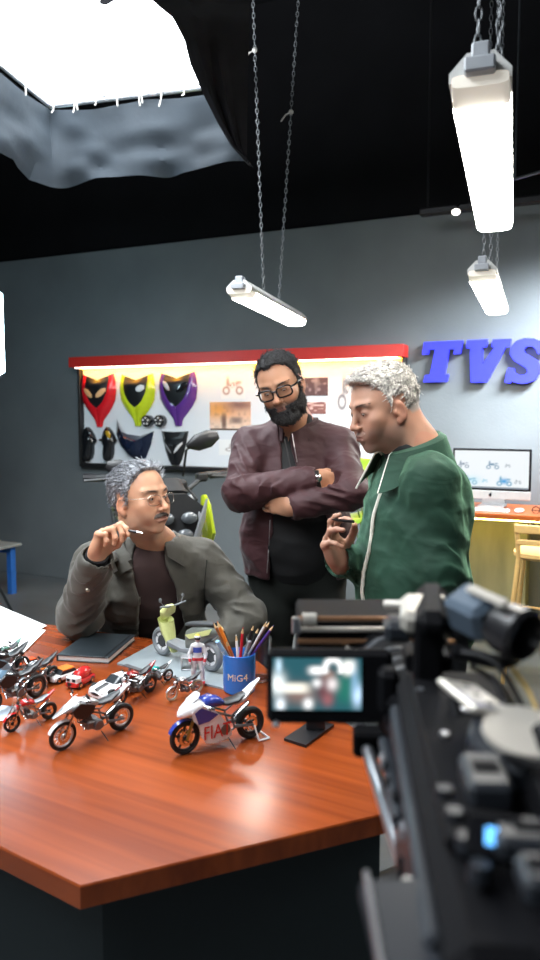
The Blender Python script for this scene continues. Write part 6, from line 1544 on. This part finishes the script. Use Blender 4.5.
# cup of pencils
cb = G(239, 693, TH); cb = V(cb.x, cb.y + .02, TH + .0005); CR = .0445; CH = .105
cup = thing('pencil_cup', 'blue cup with white lettering full of pencils beside the mat', 'cup', cb)
MB().lathe(cb, [(CR * .9, 0), (CR * .97, .003), (CR, .02), (CR * 1.01, CH), (CR * .97, CH + .001), (CR * .95, CH - .002), (CR * .93, .008), (.001, .006)], n=36).build('body', mat('cobalt_ceramic', (.02, .16, .55), .25, coat=.4), cup)
vs, fs = text_mesh('MiG4', .026, .0004); to = uvec(V(-cb.x, -cb.y, 0)); a0 = math.atan2(to.y, to.x)
mb = MB(); mb.add([V(cb.x + (CR * 1.012 + v.z) * math.cos(a0 - .12 + v.x / CR), cb.y + (CR * 1.012 + v.z) * math.sin(a0 - .12 + v.x / CR), cb.z + .048 + v.y) for v in vs], fs); mb.build('lettering', mat('cream_print', (.7, .62, .45), .5), cup, smooth=0)
cols_ = {'brown': (.22, .07, .02), 'orange': (.65, .17, .02), 'red': (.5, .01, .02), 'black': (.012, .012, .014), 'white': (.65, .65, .66), 'purple': (.06, .03, .20), 'grey': (.22, .22, .24), 'sky blue': (.25, .48, .70), 'dark brown': (.06, .025, .015)}
def pencil(col, tip, r, ln, label, name='pencil', fat=0):
    """tip: pixel of the upper end; the foot stands inside the cup"""
    T_ = W(tip[0], tip[1], cb.y + tip[2]); dx = T_ - (cb + V(0, 0, .05)); foot = cb + V(-dx.x * .28, -dx.y * .28, .012); foot.x = max(min(foot.x, cb.x + .026), cb.x - .026); d = uvec(T_ - foot); 
    t = thing(name, label, 'pencil' if name == 'pencil' else 'marker', foot, 'pencils and markers in the blue cup')
    m = mat('lacquer_' + col.replace(' ', '_'), cols_[col], .3, coat=.4)
    if fat: MB().tube([foot, T_ - d * .002, T_], [r, r, r * .7], 12).build('barrel', m, t); MB().tube([T_ - d * .035, T_ - d * .0345], [r * 1.08] * 2, 12).build('cap_ring', M_wht, t)
    else:
        MB().tube([foot, T_ - d * .018], r, 6).build('barrel', m, t); MB().tube([T_ - d * .018, T_ - d * .005], [r, r * .35], 6).build('sharpened_wood', mat('raw_wood', (.55, .36, .18), .6), t); MB().tube([T_ - d * .005, T_], [r * .35, .0003], 6).build('lead', m, t)
for a in [('brown', (213, 622, .02), .0042, 0, 'brown pencil, leftmost and tallest of the cup'), ('orange', (217, 621, .01), .0052, 0, 'orange pencil leaning left, second from left in the cup'), ('dark brown', (221, 625, .03), .004, 0, 'dark brown pencil just right of the orange ones'),
          ('sky blue', (217, 641, -.03), .0062, 1, 'short pale blue marker leaning left over the rim of the cup'), ('orange', (226, 640, -.025), .0045, 0, 'shorter bright orange pencil in front in the cup'), ('red', (243, 627, -.01), .0042, 0, 'red pencil standing in the middle of the cup'),
          ('white', (236, 634, .02), .004, 0, 'thin white pencil behind the red one'), ('grey', (250, 641, -.02), .0055, 1, 'short grey marker right of the red pencil'), ('black', (254, 624, .0), .0042, 0, 'black pencil upright right of the middle of the cup'),
          ('black', (259, 627, .02), .004, 0, 'black pencil close beside the upright black one'), ('white', (267, 621, .0), .0034, 0, 'white pencil leaning right behind the purple one'), ('dark brown', (270, 621, .02), .0038, 0, 'dark brown pencil leaning right with a pale tip'), ('purple', (274, 625, -.005), .0042, 0, 'purple pencil, rightmost in the cup')]:
    pencil(a[0], a[1], a[2], 0, a[4], 'marker' if a[3] else 'pencil', a[3])
# clear tumbler behind the cup
tb = cb + V(.052, .085, 0); tm = thing('glass_tumbler', 'clear glass tumbler right behind the blue cup', 'glass', tb)
MB().lathe(tb, [(.030, 0), (.033, .004), (.036, .125), (.034, .125), (.031, .008), (.001, .006)], n=28).build('body', mat('clear_glass', (.92, .96, 1), .03, trans=1, var=0), tm)
# flat black display stand at the right of the table
sp_ = [G(284, 741, TH), G(306, 748, TH), G(334, 727, TH), G(312, 722, TH)]
ds = thing('tablet_stand', 'small flat black metal stand base on the table below the camera screen', 'stand', sp_[0].lerp(sp_[2], .5))
MB().add([V(p.x, p.y, TH + z) for z in (.0006, .007) for p in sp_], [(3, 2, 1, 0), (4, 5, 6, 7), (0, 1, 5, 4), (1, 2, 6, 5), (2, 3, 7, 6), (3, 0, 4, 7)]).build('base', M_blk, ds, smooth=0)
c_ = sp_[0].lerp(sp_[2], .62); MB().box(c_ + V(0, 0, .040), (.045, .010, .068), .003).box(c_ + V(0, -.008, .085), (.10, .008, .05), .003, rotm((1, 0, 0), -.2)).build('upright', M_blk, ds)
# ---------------------------------------------------------------- full-size motorcycle behind the seated man
lime = mat('lime_panel', (.55, .68, .03), .25, coat=.5)
p_f = V(-.46, 3.71, 0); p_r = V(-1.0, 5.14, 0)
mc = motorcycle('motorcycle', 'full-size naked motorcycle with lime tank panels parked behind the seated man', p_f, p_r, .001,
    dict(kind='naked', body=M_blk, tank=lime, seat=M_blk, tailc=lime, lampc=M_blk, rim=M_blk, bar=.16, mirror=1, fender=M_blk), full=True)
for s_ in (-1, 1):
    # shroud beside the headlamp and the silver lamp cowl, in the bike's own space
    o = MB().loft([((.62, s_ * .15, 1.0), (0, .015, 0), (.01, 0, .01)), ((.58, s_ * .17, .93), (0, .020, 0), (.06, 0, .03)), ((.52, s_ * .195, .80), (0, .022, 0), (.12, 0, .02)), ((.44, s_ * .19, .68), (0, .018, 0), (.10, 0, .02)), ((.36, s_ * .17, .58), (0, .008, 0), (.03, 0, .01))], 14, 2.6).build('tank_shroud', lime); o.parent = mc
    o = MB().loft([((.60, s_ * .085, 1.0), (0, .010, 0), (.01, 0, .01)), ((.64, s_ * .11, .90), (0, .012, 0), (.05, 0, .03)), ((.64, s_ * .115, .76), (0, .012, 0), (.06, 0, .02)), ((.58, s_ * .09, .64), (0, .010, 0), (.03, 0, .01))], 12, 2.4).build('lamp_cowl', M_silver); o.parent = mc
mb_ = mat('matte_black_plastic', (.01, .01, .011), .7)
o = MB().loft([((.60, 0, .96), (0, .045, 0), (0, 0, .02)), ((.60, 0, 1.02), (0, .075, 0), (.03, 0, .015)), ((.54, 0, 1.08), (0, .05, 0), (.02, 0, .01))], 14).build('fly_screen', mb_); o.parent = mc
o = MB().prism([(-.13, .10), (-.05, .16), (.05, .16), (.13, .10), (.10, -.02), (.035, -.16), (-.035, -.16), (-.10, -.02)], (.64, 0, .86), (0, 1, 0), (-.10, 0, 1), (.05, 0, 0)).build('headlamp_housing', mb_); o.parent = mc
for y, z in ((-.055, .91), (.055, .91), (-.035, .83), (.035, .83)):
    o = MB().ball((.705, y, z), (.025, .040, .030), 12).build('lamp_glass', mat('dark_lamp_glass', (.10, .11, .12), .08, coat=.5)); o.parent = mc
for s_ in (-1, 1):
    o = MB().loft([((.70, s_ * .14, .99), (0, .006, 0), (.01, 0, .01)), ((.71, s_ * .115, .90), (0, .016, 0), (.012, 0, .02)), ((.71, s_ * .075, .78), (0, .016, 0), (.012, 0, .02)), ((.70, s_ * .02, .68), (0, .010, 0), (.01, 0, .01))], 10).build('lamp_bezel', M_silver); o.parent = mc
o = MB().box((.46, 0, 1.045), (.10, .20, .05), .012).build('bar_clamp', mb_); o.parent = mc
for s_ in (-1, 1):
    o = MB().box((.40, s_ * .20, 1.075), (.05, .06, .045), .010).build('switch_block', mb_); o.parent = mc
    o = MB().tube([(.46, s_ * .10, 1.04), (.56, s_ * .13, .98), (.55, s_ * .07, .84)], .007, 8).build('brake_hose', mb_); o.parent = mc

# leafy pot plant between the two standing men
pb = V(.50, 3.75, 0); pl = thing('potted_plant', 'green leafy plant in a dark pot behind the two standing men', 'plant', pb)
pot = MB().lathe(pb, [(.12, 0), (.15, .02), (.18, .34), (.19, .36), (.17, .36), (.16, .31), (.001, .31)], n=28).build('pot', mat('dark_pot', (.05, .05, .05), .6), pl)
M_leaf = mat('leaf_green', (.22, .38, .02), .4, var=.3, scale=8, sss=.0); rr = random.Random(8)
for k in range(16):
    a = k * 2.4; h = .72 + .036 * k; r = .10 + .06 * rr.random(); d = V(math.cos(a), math.sin(a), 0); b0_ = pb + V(0, 0, .31)
    m1 = pb + V(0, 0, h * .8) + d * .04; tip0 = pb + d * r + V(0, 0, h)
    MB().tube([b0_ + d * .02, m1, tip0], [.006, .004, .003], 6).build('stem', mat('stem_green', (.10, .18, .03), .5), pl)
    L_ = .26 + .06 * rr.random(); w = .075; s_ = V(-d.y, d.x, 0); rows = []
    for i in range(9):
        t = i / 8; c = tip0 + d * L_ * t + V(0, 0, .05 * math.sin(t * 2.6) - .07 * t * t); ww = w * math.sin(math.pi * min(1, t * .92 + .06)) ** .8
        rows.append([c - s_ * ww + V(0, 0, .012), c - s_ * ww * .5 + V(0, 0, .004), c, c + s_ * ww * .5 + V(0, 0, .004), c + s_ * ww + V(0, 0, .012)])
    MB().grid(rows, V(0, 0, .001)).build('leaf', M_leaf, pl)
# ================================================================ the film camera in the foreground
M_cb = mat('camera_black', (.004, .004, .005), .62, bump=.2, bscale=400, spec=.08); M_cg = mat('camera_grey', (.018, .021, .027), .4, .2); M_cs = mat('brushed_silver', (.48, .50, .54), .28, .9)
M_cw = mat('pale_metal', (.62, .58, .52), .35, .6); M_cu = mat('copper_rail', (.42, .22, .12), .3, .85); M_fo = mat('slate_foam', (.07, .10, .14), .6)
cv = thing('video_camera', 'large black film camera with flip-out screen in the right foreground', 'camera', (.17, .62, 1.08))
def cbox(name, c, sz, m, r=None, fwd=(.10, 1, .02), up=(0, 0, 1), par=None, label=None):
    R = Matrix(frame(V(*fwd), V(*up)).tolist()); return MB().box(c, sz, r, R).build(name, m, par or cv, label=label)
def rod(name, pts, r, m, n=10, par=None, kind=None): return MB().tube([Vector(p) for p in pts], r, n).build(name, m, par or cv)
def catm(P, n=6):
    P = [Vector(p) for p in P]; P = [P[0]] + P + [P[-1]]; out = []
    for i in range(1, len(P) - 2):
        for k in range(n):
            t = k / n; a, b, c, d = P[i - 1], P[i], P[i + 1], P[i + 2]
            out.append(.5 * ((2 * b) + (c - a) * t + (2 * a - 5 * b + 4 * c - d) * t * t + (3 * b - a - 3 * c + d) * t ** 3))
    return out + [P[-2]]
# body
cbox('body', (.172, .57, 1.165), (.115, .42, .115), M_cb, .012)
cbox('body_side', (.113, .58, 1.150), (.012, .34, .10), M_cg, .004, label='dark grey side plate with buttons')
bs_ = cv.children[-1]
for k in range(7): cbox('button', (.105, .46 + k * .035, 1.178 - .006 * (k % 2)), (.006, .016, .012), M_cs if k % 3 == 0 else M_cb, .002, par=bs_)
for k in range(5): cbox('vent_slat', (.106, .50 + k * .018, 1.125), (.006, .006, .04), M_cb, .001, par=bs_)
rod('side_rail', [W(397, 726, .74), W(409, 775, .63), W(437, 842, .50), W(446, 862, .47)], [.007, .0075, .008, .006], M_cs)
rod('side_rail', [W(384, 742, .74), W(392, 785, .64), W(398, 822, .57)], [.006, .0065, .006], M_cg)
rod('grip_strap', catm([W(392, 730, .76), W(410, 712, .74), W(432, 722, .70), W(438, 760, .62), W(470, 830, .50), W(480, 880, .45)]), .006, M_cg, 8)
cbox('top_plate', (.172, .60, 1.228), (.09, .30, .012), M_cb, .003)
for k, (x, y, sx, sy, sz) in enumerate(((.150, .50, .030, .050, .020), (.192, .47, .034, .060, .026), (.165, .43, .060, .030, .016), (.200, .40, .030, .040, .030), (.148, .39, .022, .030, .018), (.205, .53, .020, .030, .034))):
    cbox('top_module', (x, y, 1.236 + sz / 2), (sx, sy, sz), M_cb if k % 2 else M_cg, .004); mo_ = cv.children[-1]
    cbox('module_slot', (x, y, 1.2365 + sz), (sx * .6, sy * .3, .002), M_cb if k % 2 == 0 else M_cg, .0008, par=mo_)
for k in range(4): rod('dial', [(.124, .42 + k * .03, 1.226), (.124, .42 + k * .03, 1.236)], [.007, .006], M_cg, 14)
rod('cable', catm([(.14, .36, 1.22), (.16, .37, 1.27), (.20, .42, 1.29), (.22, .50, 1.27), (.24, .58, 1.21)]), .004, M_cb, 8)
rod('cable', catm([(.23, .36, 1.19), (.215, .38, 1.26), (.18, .45, 1.275), (.17, .53, 1.25)]), .003, M_cb, 8)
for k in range(5): rod('screw', [(.145 + .03 * (k % 2), .50 + k * .05, 1.233), (.145 + .03 * (k % 2), .50 + k * .05, 1.237)], .004, M_cs, 10)
# rear: battery and small lit display
cbox('battery', (.185, .352, 1.170), (.085, .05, .10), M_cb, .008)
dsp = W(495, 837, .43); fw = uvec(dsp - cam.location)
cbox('audio_display', dsp + fw * .012, (.034, .016, .028), M_cb, .003, fwd=fw)
MB().box(dsp, (.011, .002, .010), .0005, Matrix(frame(fw).tolist())).build('display_window', mat('blue_lcd', (.1, .3, .6), emis=(.12, .45, 1), es=2.2), cv, label='small glowing blue display window')
# base plate, bottom left
pa, pb_ = W(378, 872, .47), W(410, 985, .385); d = uvec(pa - pb_)
cbox('base_plate', (pa + pb_) / 2 + V(.008, 0, -.01), (.042, (pa - pb_).length, .016), M_cg, .003, fwd=d)
rod('plate_edge', [W(366, 872, .47), W(384, 985, .385)], .0022, M_cs, 6)
rod('plate_rod', [W(412, 892, .46), W(436, 985, .40)], .0035, M_cs, 8)
rod('plate_rod', [W(408, 885, .48), W(412, 903, .46)], .006, M_cw, 8)
MB().ball(W(420, 911, .45), .004, 8).build('level_bubble', mat('green_bubble', (.08, .4, .04), .2), cv)
# lens and matte box
lc0, lc1 = V(.168, .76, 1.170), V(.150, 1.00, 1.172)
ax_ = uvec(lc1 - lc0)
ln = MB().lathe(lc0, [(.040, 0), (.043, .01), (.043, .05), (.046, .055), (.046, .09), (.041, .095), (.041, .15), (.046, .16), (.048, .235)], ax_, 32).build('lens', M_cb, cv)
for h, r_, m_ in ((.06, .0468, M_cg), (.10, .0425, M_cg), (.135, .043, M_cg), (.165, .0475, M_cg)):
    MB().lathe(lc0 + ax_ * h, [(r_ - .002, 0), (r_, .002), (r_, .012), (r_ - .002, .014)], ax_, 32).build('focus_ring', m_, ln)
x0, x1, z1_, z0_, y0, y1 = .040, .232, W(300, 612, 1.02).z, W(300, 700, 1.02).z, .96, 1.08
mbx = MB().box(((x0 + x1) / 2, (y0 + y1) / 2, z1_), (x1 - x0, y1 - y0, .006)).build('matte_box', M_cb, cv)
for nm, c, sz in (('flag', (x0, (y0 + y1) / 2, (z0_ + z1_) / 2), (.005, y1 - y0, z1_ - z0_)), ('flag', (x1, (y0 + y1) / 2, (z0_ + z1_) / 2), (.005, y1 - y0, z1_ - z0_)), ('flag', ((x0 + x1) / 2, (y0 + y1) / 2, z0_), (x1 - x0, y1 - y0, .005)), ('back_frame', ((x0 + x1) / 2, y0 + .003, z0_ + .018), (x1 - x0, .006, .036)), ('back_frame', ((x0 + x1) / 2, y0 + .003, z1_ - .018), (x1 - x0, .006, .030))):
    MB().box(c, sz, .001).build(nm, M_cb, mbx)
for dz, m_ in ((.010, M_cu), (-.004, M_cw), (-.020, M_cu)):
    rod('top_rail', [(x0 - .004, y0 - .01, z1_ + dz), (x1 + .01, y0 - .012, z1_ + dz)], .0035, m_, 8)
rod('rail_clamp', [(x0 + .002, y0 - .012, z1_ + .010), (x0 + .020, y0 - .012, z1_ + .010)], .008, M_cw, 10)
rod('rail_clamp', [(x0 - .006, y0 - .012, z1_ - .008), (x0 - .006, y0 - .012, z1_ + .012)], .006, M_cs, 10)
rod('flag_knob', [(x0 + .095, y0 - .02, z1_ - .042), (x0 + .095, y0 - .045, z1_ - .044)], [.009, .010], M_cs, 12)
rod('flag_arm', [(x0 + .05, y0 - .012, z1_ - .05), (x0 + .065, y0 - .014, z1_ - .028)], .006, M_cw, 8)
rod('support_rod', [(.120, .60, 1.10), (.108, 1.04, 1.12)], .0075, M_cs, 12)
rod('support_rod', [(.20, .60, 1.10), (.19, 1.04, 1.12)], .0075, M_cs, 12)
cbox('rod_bracket', (.158, .85, 1.115), (.12, .03, .03), M_cb, .004)
# flip-out screen
sc_c = W(330, 688, .80); sf = uvec(V(.02, 1, -.10)); R_s = Matrix(frame(sf).tolist()); sx_, su_ = Vector(R_s.col[0]), Vector(R_s.col[2])
mon = MB().box(sc_c + sf * .010, (.140, .018, .082), .006, R_s).build('flip_screen', M_cb, cv)
sw, sh_ = .098, .057; so = W(317, 684, .80) - sx_ * sw / 2 - su_ * sh_ / 2 - sf * .0005
def f_lcd(U, Vv):
    C = np.ones(U.shape + (3,)) * (.025, .12, .15)
    def a(cx, cy, sx, sy, col, w=1, p=2):
        nonlocal C; C = mixc(C, np.clip(blob(U, Vv, cx, cy, sx, sy, p) * w, 0, 1), col)
    a(.3, .3, .2, .2, (.35, .20, .16), .8); a(.25, .42, .16, .10, (1.2, 1.15, 1.0), 1, 4); a(.06, .5, .08, .2, (1.4, 1.5, 1.5)); a(.09, .1, .05, .12, (1.3, 1.4, 1.5)); a(.07, .85, .03, .15, (.8, 1.1, 1.3))
    a(.60, .45, .10, .25, (.16, .05, .06), 1, 3); a(.84, .42, .13, .30, (.02, .20, .15), 1, 3); a(.63, .68, .07, .10, (.28, .16, .12)); a(.50, .76, .09, .08, (1.4, 1.4, 1.4), 1, 3)
    r = np.sqrt(((U - .68) / .10) ** 2 + ((Vv - .78) / .22) ** 2); C = mixc(C, np.exp(-((r - .9) / .3) ** 2) * (Vv > .70), (1.4, 1.4, 1.4)); a(.86, .82, .07, .14, (1.5, 1.5, 1.4), 1, 3)
    a(.67, .5, .06, .12, (1.2, 1.1, 1.1), .9); a(.50, .52, .05, .08, (1.3, 1.3, 1.3), .9); a(.40, .12, .05, .10, (1.4, 1.4, 1.4)); a(.95, .3, .05, .2, (.9, 1.2, 1.6)); a(.92, .55, .04, .3, (.3, .55, .8), .8); a(.62, .2, .06, .12, (.45, .15, .16), .8)
    return C
painted('picture', so, sx_, su_, sw, sh_, f_lcd, mat('screen_glow', (0, 0, 0), .2, attr='Col', es=1.0), mon, 90, 54)
cbox('screen_hinge', W(388, 690, .79), (.022, .03, .05), M_cb, .006); rod('screen_arm', [W(388, 700, .79), W(402, 705, .77), V(.150, .74, 1.20)], .012, M_cb, 10)
cbox('screen_button', W(276, 724, .795), (.008, .01, .006), M_cs, .002)
# top handle, clamp and viewfinder
cbox('handle_post', (.160, .74, 1.262), (.028, .03, .07), M_cb, .004); cbox('handle_foot', (.172, .80, 1.235), (.05, .05, .02), M_cb, .004)
cbox('top_handle', (.168, .76, 1.300), (.034, .12, .026), M_cb, .010, fwd=(.20, 1, .05))
q = W(425, 614, .76); cbox('accessory_clamp', q, (.050, .05, .026), M_cw, .007, fwd=(.2, 1, .3))
cbox('clamp_slot', q + V(.002, -.020, .009), (.022, .022, .010), M_cb, .003, fwd=(.2, 1, .3)); cbox('clamp_block', W(398, 628, .78), (.030, .04, .022), M_cg, .006)
rod('clamp_screw', [W(428, 641, .74), W(438, 641, .74)], .006, M_cw, 10); rod('clamp_screw', [W(445, 636, .74), W(449, 636, .74)], .005, M_cw, 10)
rod('cross_rod', [W(385, 604, .80), W(478, 607, .74)], .004, M_cw, 8)
vp = W(474, 612, .68); vf = uvec(V(-.55, .9, .15)); R_v = Matrix(frame(vf).tolist())
tilt = rotm(vf, -.45)
MB().box(vp, (.036, .044, .038), .006, tilt @ R_v).build('viewfinder', M_fo, cv); MB().box(vp + tilt @ R_v @ V(.004, -.018, .024), (.010, .046, .005), .002, tilt @ R_v).build('viewfinder_strip', M_cw, cv)
ec = vp - vf * .018 + V(.008, 0, -.004); MB().lathe(ec, [(.020, 0), (.023, .008), (.025, .030), (.021, .034), (.018, .028), (.015, .012), (.001, .010)], -vf, 24).build('eyecup', M_blk, cv)
MB().lathe(ec - vf * .014, [(.014, 0), (.010, .003), (.001, .004)], -vf, 20).build('eyepiece_lens', mat('eyepiece_glass', (.08, .12, .16), .08, coat=.5), cv)
rod('viewfinder_arm', [vp - V(0, 0, .02), vp + V(-.006, .03, -.030), V(.175, .76, 1.300)], .008, M_cb, 10)
# perforated cheese plate
pc_ = W(474, 698, .60); pf = uvec(W(446, 678, .70) - W(502, 722, .58)); R_p = Matrix(frame(pf, V(.3, -.6, 1)).tolist())
pl_ = MB().box(pc_, (.036, .078, .006), .002, R_p).build('hole_plate', M_cw, cv)
for k in (-.024, 0, .024):
    o = pc_ + R_p @ V(.002, k, .003); MB().lathe(o, [(.0035, 0), (.0035, .0008), (.002, .0009)], R_p.col[2], 12).build('hole', M_cb, pl_)
# receiver wheel and dark side bodies
MB().lathe(W(520, 762, .55), [(.036, 0), (.040, .004), (.040, .020), (.037, .024), (.022, .026), (.020, .024)], V(.0, -.25, 1), 28).build('follow_wheel', M_cg, cv); MB().lathe(W(520, 762, .55) + V(0, -.0065, .025), [(.031, 0), (.030, .004)], V(.0, -.25, 1), 28).build('wheel_face', M_cw, cv)
cbox('side_recorder', (.262, .57, 1.125), (.075, .26, .10), M_cb, .010); cbox('recorder_lid', (.262, .50, 1.178), (.060, .10, .006), M_cg, .002)
cbox('yellow_tag', W(534, 768, .56), (.010, .006, .020), mat('yellow_tag', (.7, .5, .02), .5), .001)
cbox('yellow_tag', W(462, 822, .52), (.004, .004, .016), MATS['yellow_tag'], .001)
cbox('shoulder_pad', (.19, .44, 1.100), (.10, .14, .03), mat('pad_leather', (.16, .14, .12), .6), .010)
for P_, r_ in (([W(470, 665, .66), W(492, 680, .66), W(505, 705, .63), W(496, 720, .60), W(470, 712, .60)], .0025), ([W(462, 652, .68), W(500, 668, .66), (.245, .62, 1.20), (.262, .60, 1.21)], .003), ([W(446, 640, .74), W(430, 665, .74), W(426, 700, .72), W(440, 740, .66), W(452, 770, .60)], .003), ([W(452, 650, .70), W(500, 662, .70), W(518, 652, .70), W(500, 640, .70)], .0075)):
    rod('cable', catm(P_), r_, M_blk, 8)
rod('cable', catm([W(512, 668, .68), W(528, 690, .66), W(540, 720, .62), W(548, 760, .58)]), .002, mat('tan_cable', (.45, .30, .08), .5), 8)
rod('strap', catm([W(452, 700, .66), W(470, 760, .60), W(490, 800, .55), W(500, 860, .47)]), .005, M_cb, 8)
# tripod carrying it
tp = thing('tripod', 'black tripod carrying the film camera', 'tripod', (.17, .60, 0))
MB().box((.17, .60, 1.078), (.09, .16, .024), .004).build('mount_plate', M_cb, tp); MB().lathe((.17, .60, .98), [(.045, 0), (.055, .02), (.055, .06), (.035, .086)], n=24).build('fluid_head', M_cb, tp)
MB().tube([(.17, .60, .55), (.17, .60, .98)], .022, 12).build('centre_column', M_dgrey, tp)
MB().tube([(.20, .58, 1.02), (.30, .42, .93), (.34, .30, .90)], .009, 8).build('pan_handle', M_cb, tp)
for a in (80, 200, 320):
    d = V(math.cos(math.radians(a)), math.sin(math.radians(a)), 0); b_ = V(.17, .60, .93) + d * .03; f_ = V(.17, .60, .012) + d * .46
    l_ = MB().tube([b_, b_.lerp(f_, .5)], .020, 10).tube([b_.lerp(f_, .48), f_], .013, 10).build('leg', M_dgrey, tp); MB().ball(f_ + V(0, 0, .006), (.022, .022, .016), 10).build('foot', M_rub, l_)
bpy.context.view_layer.update()
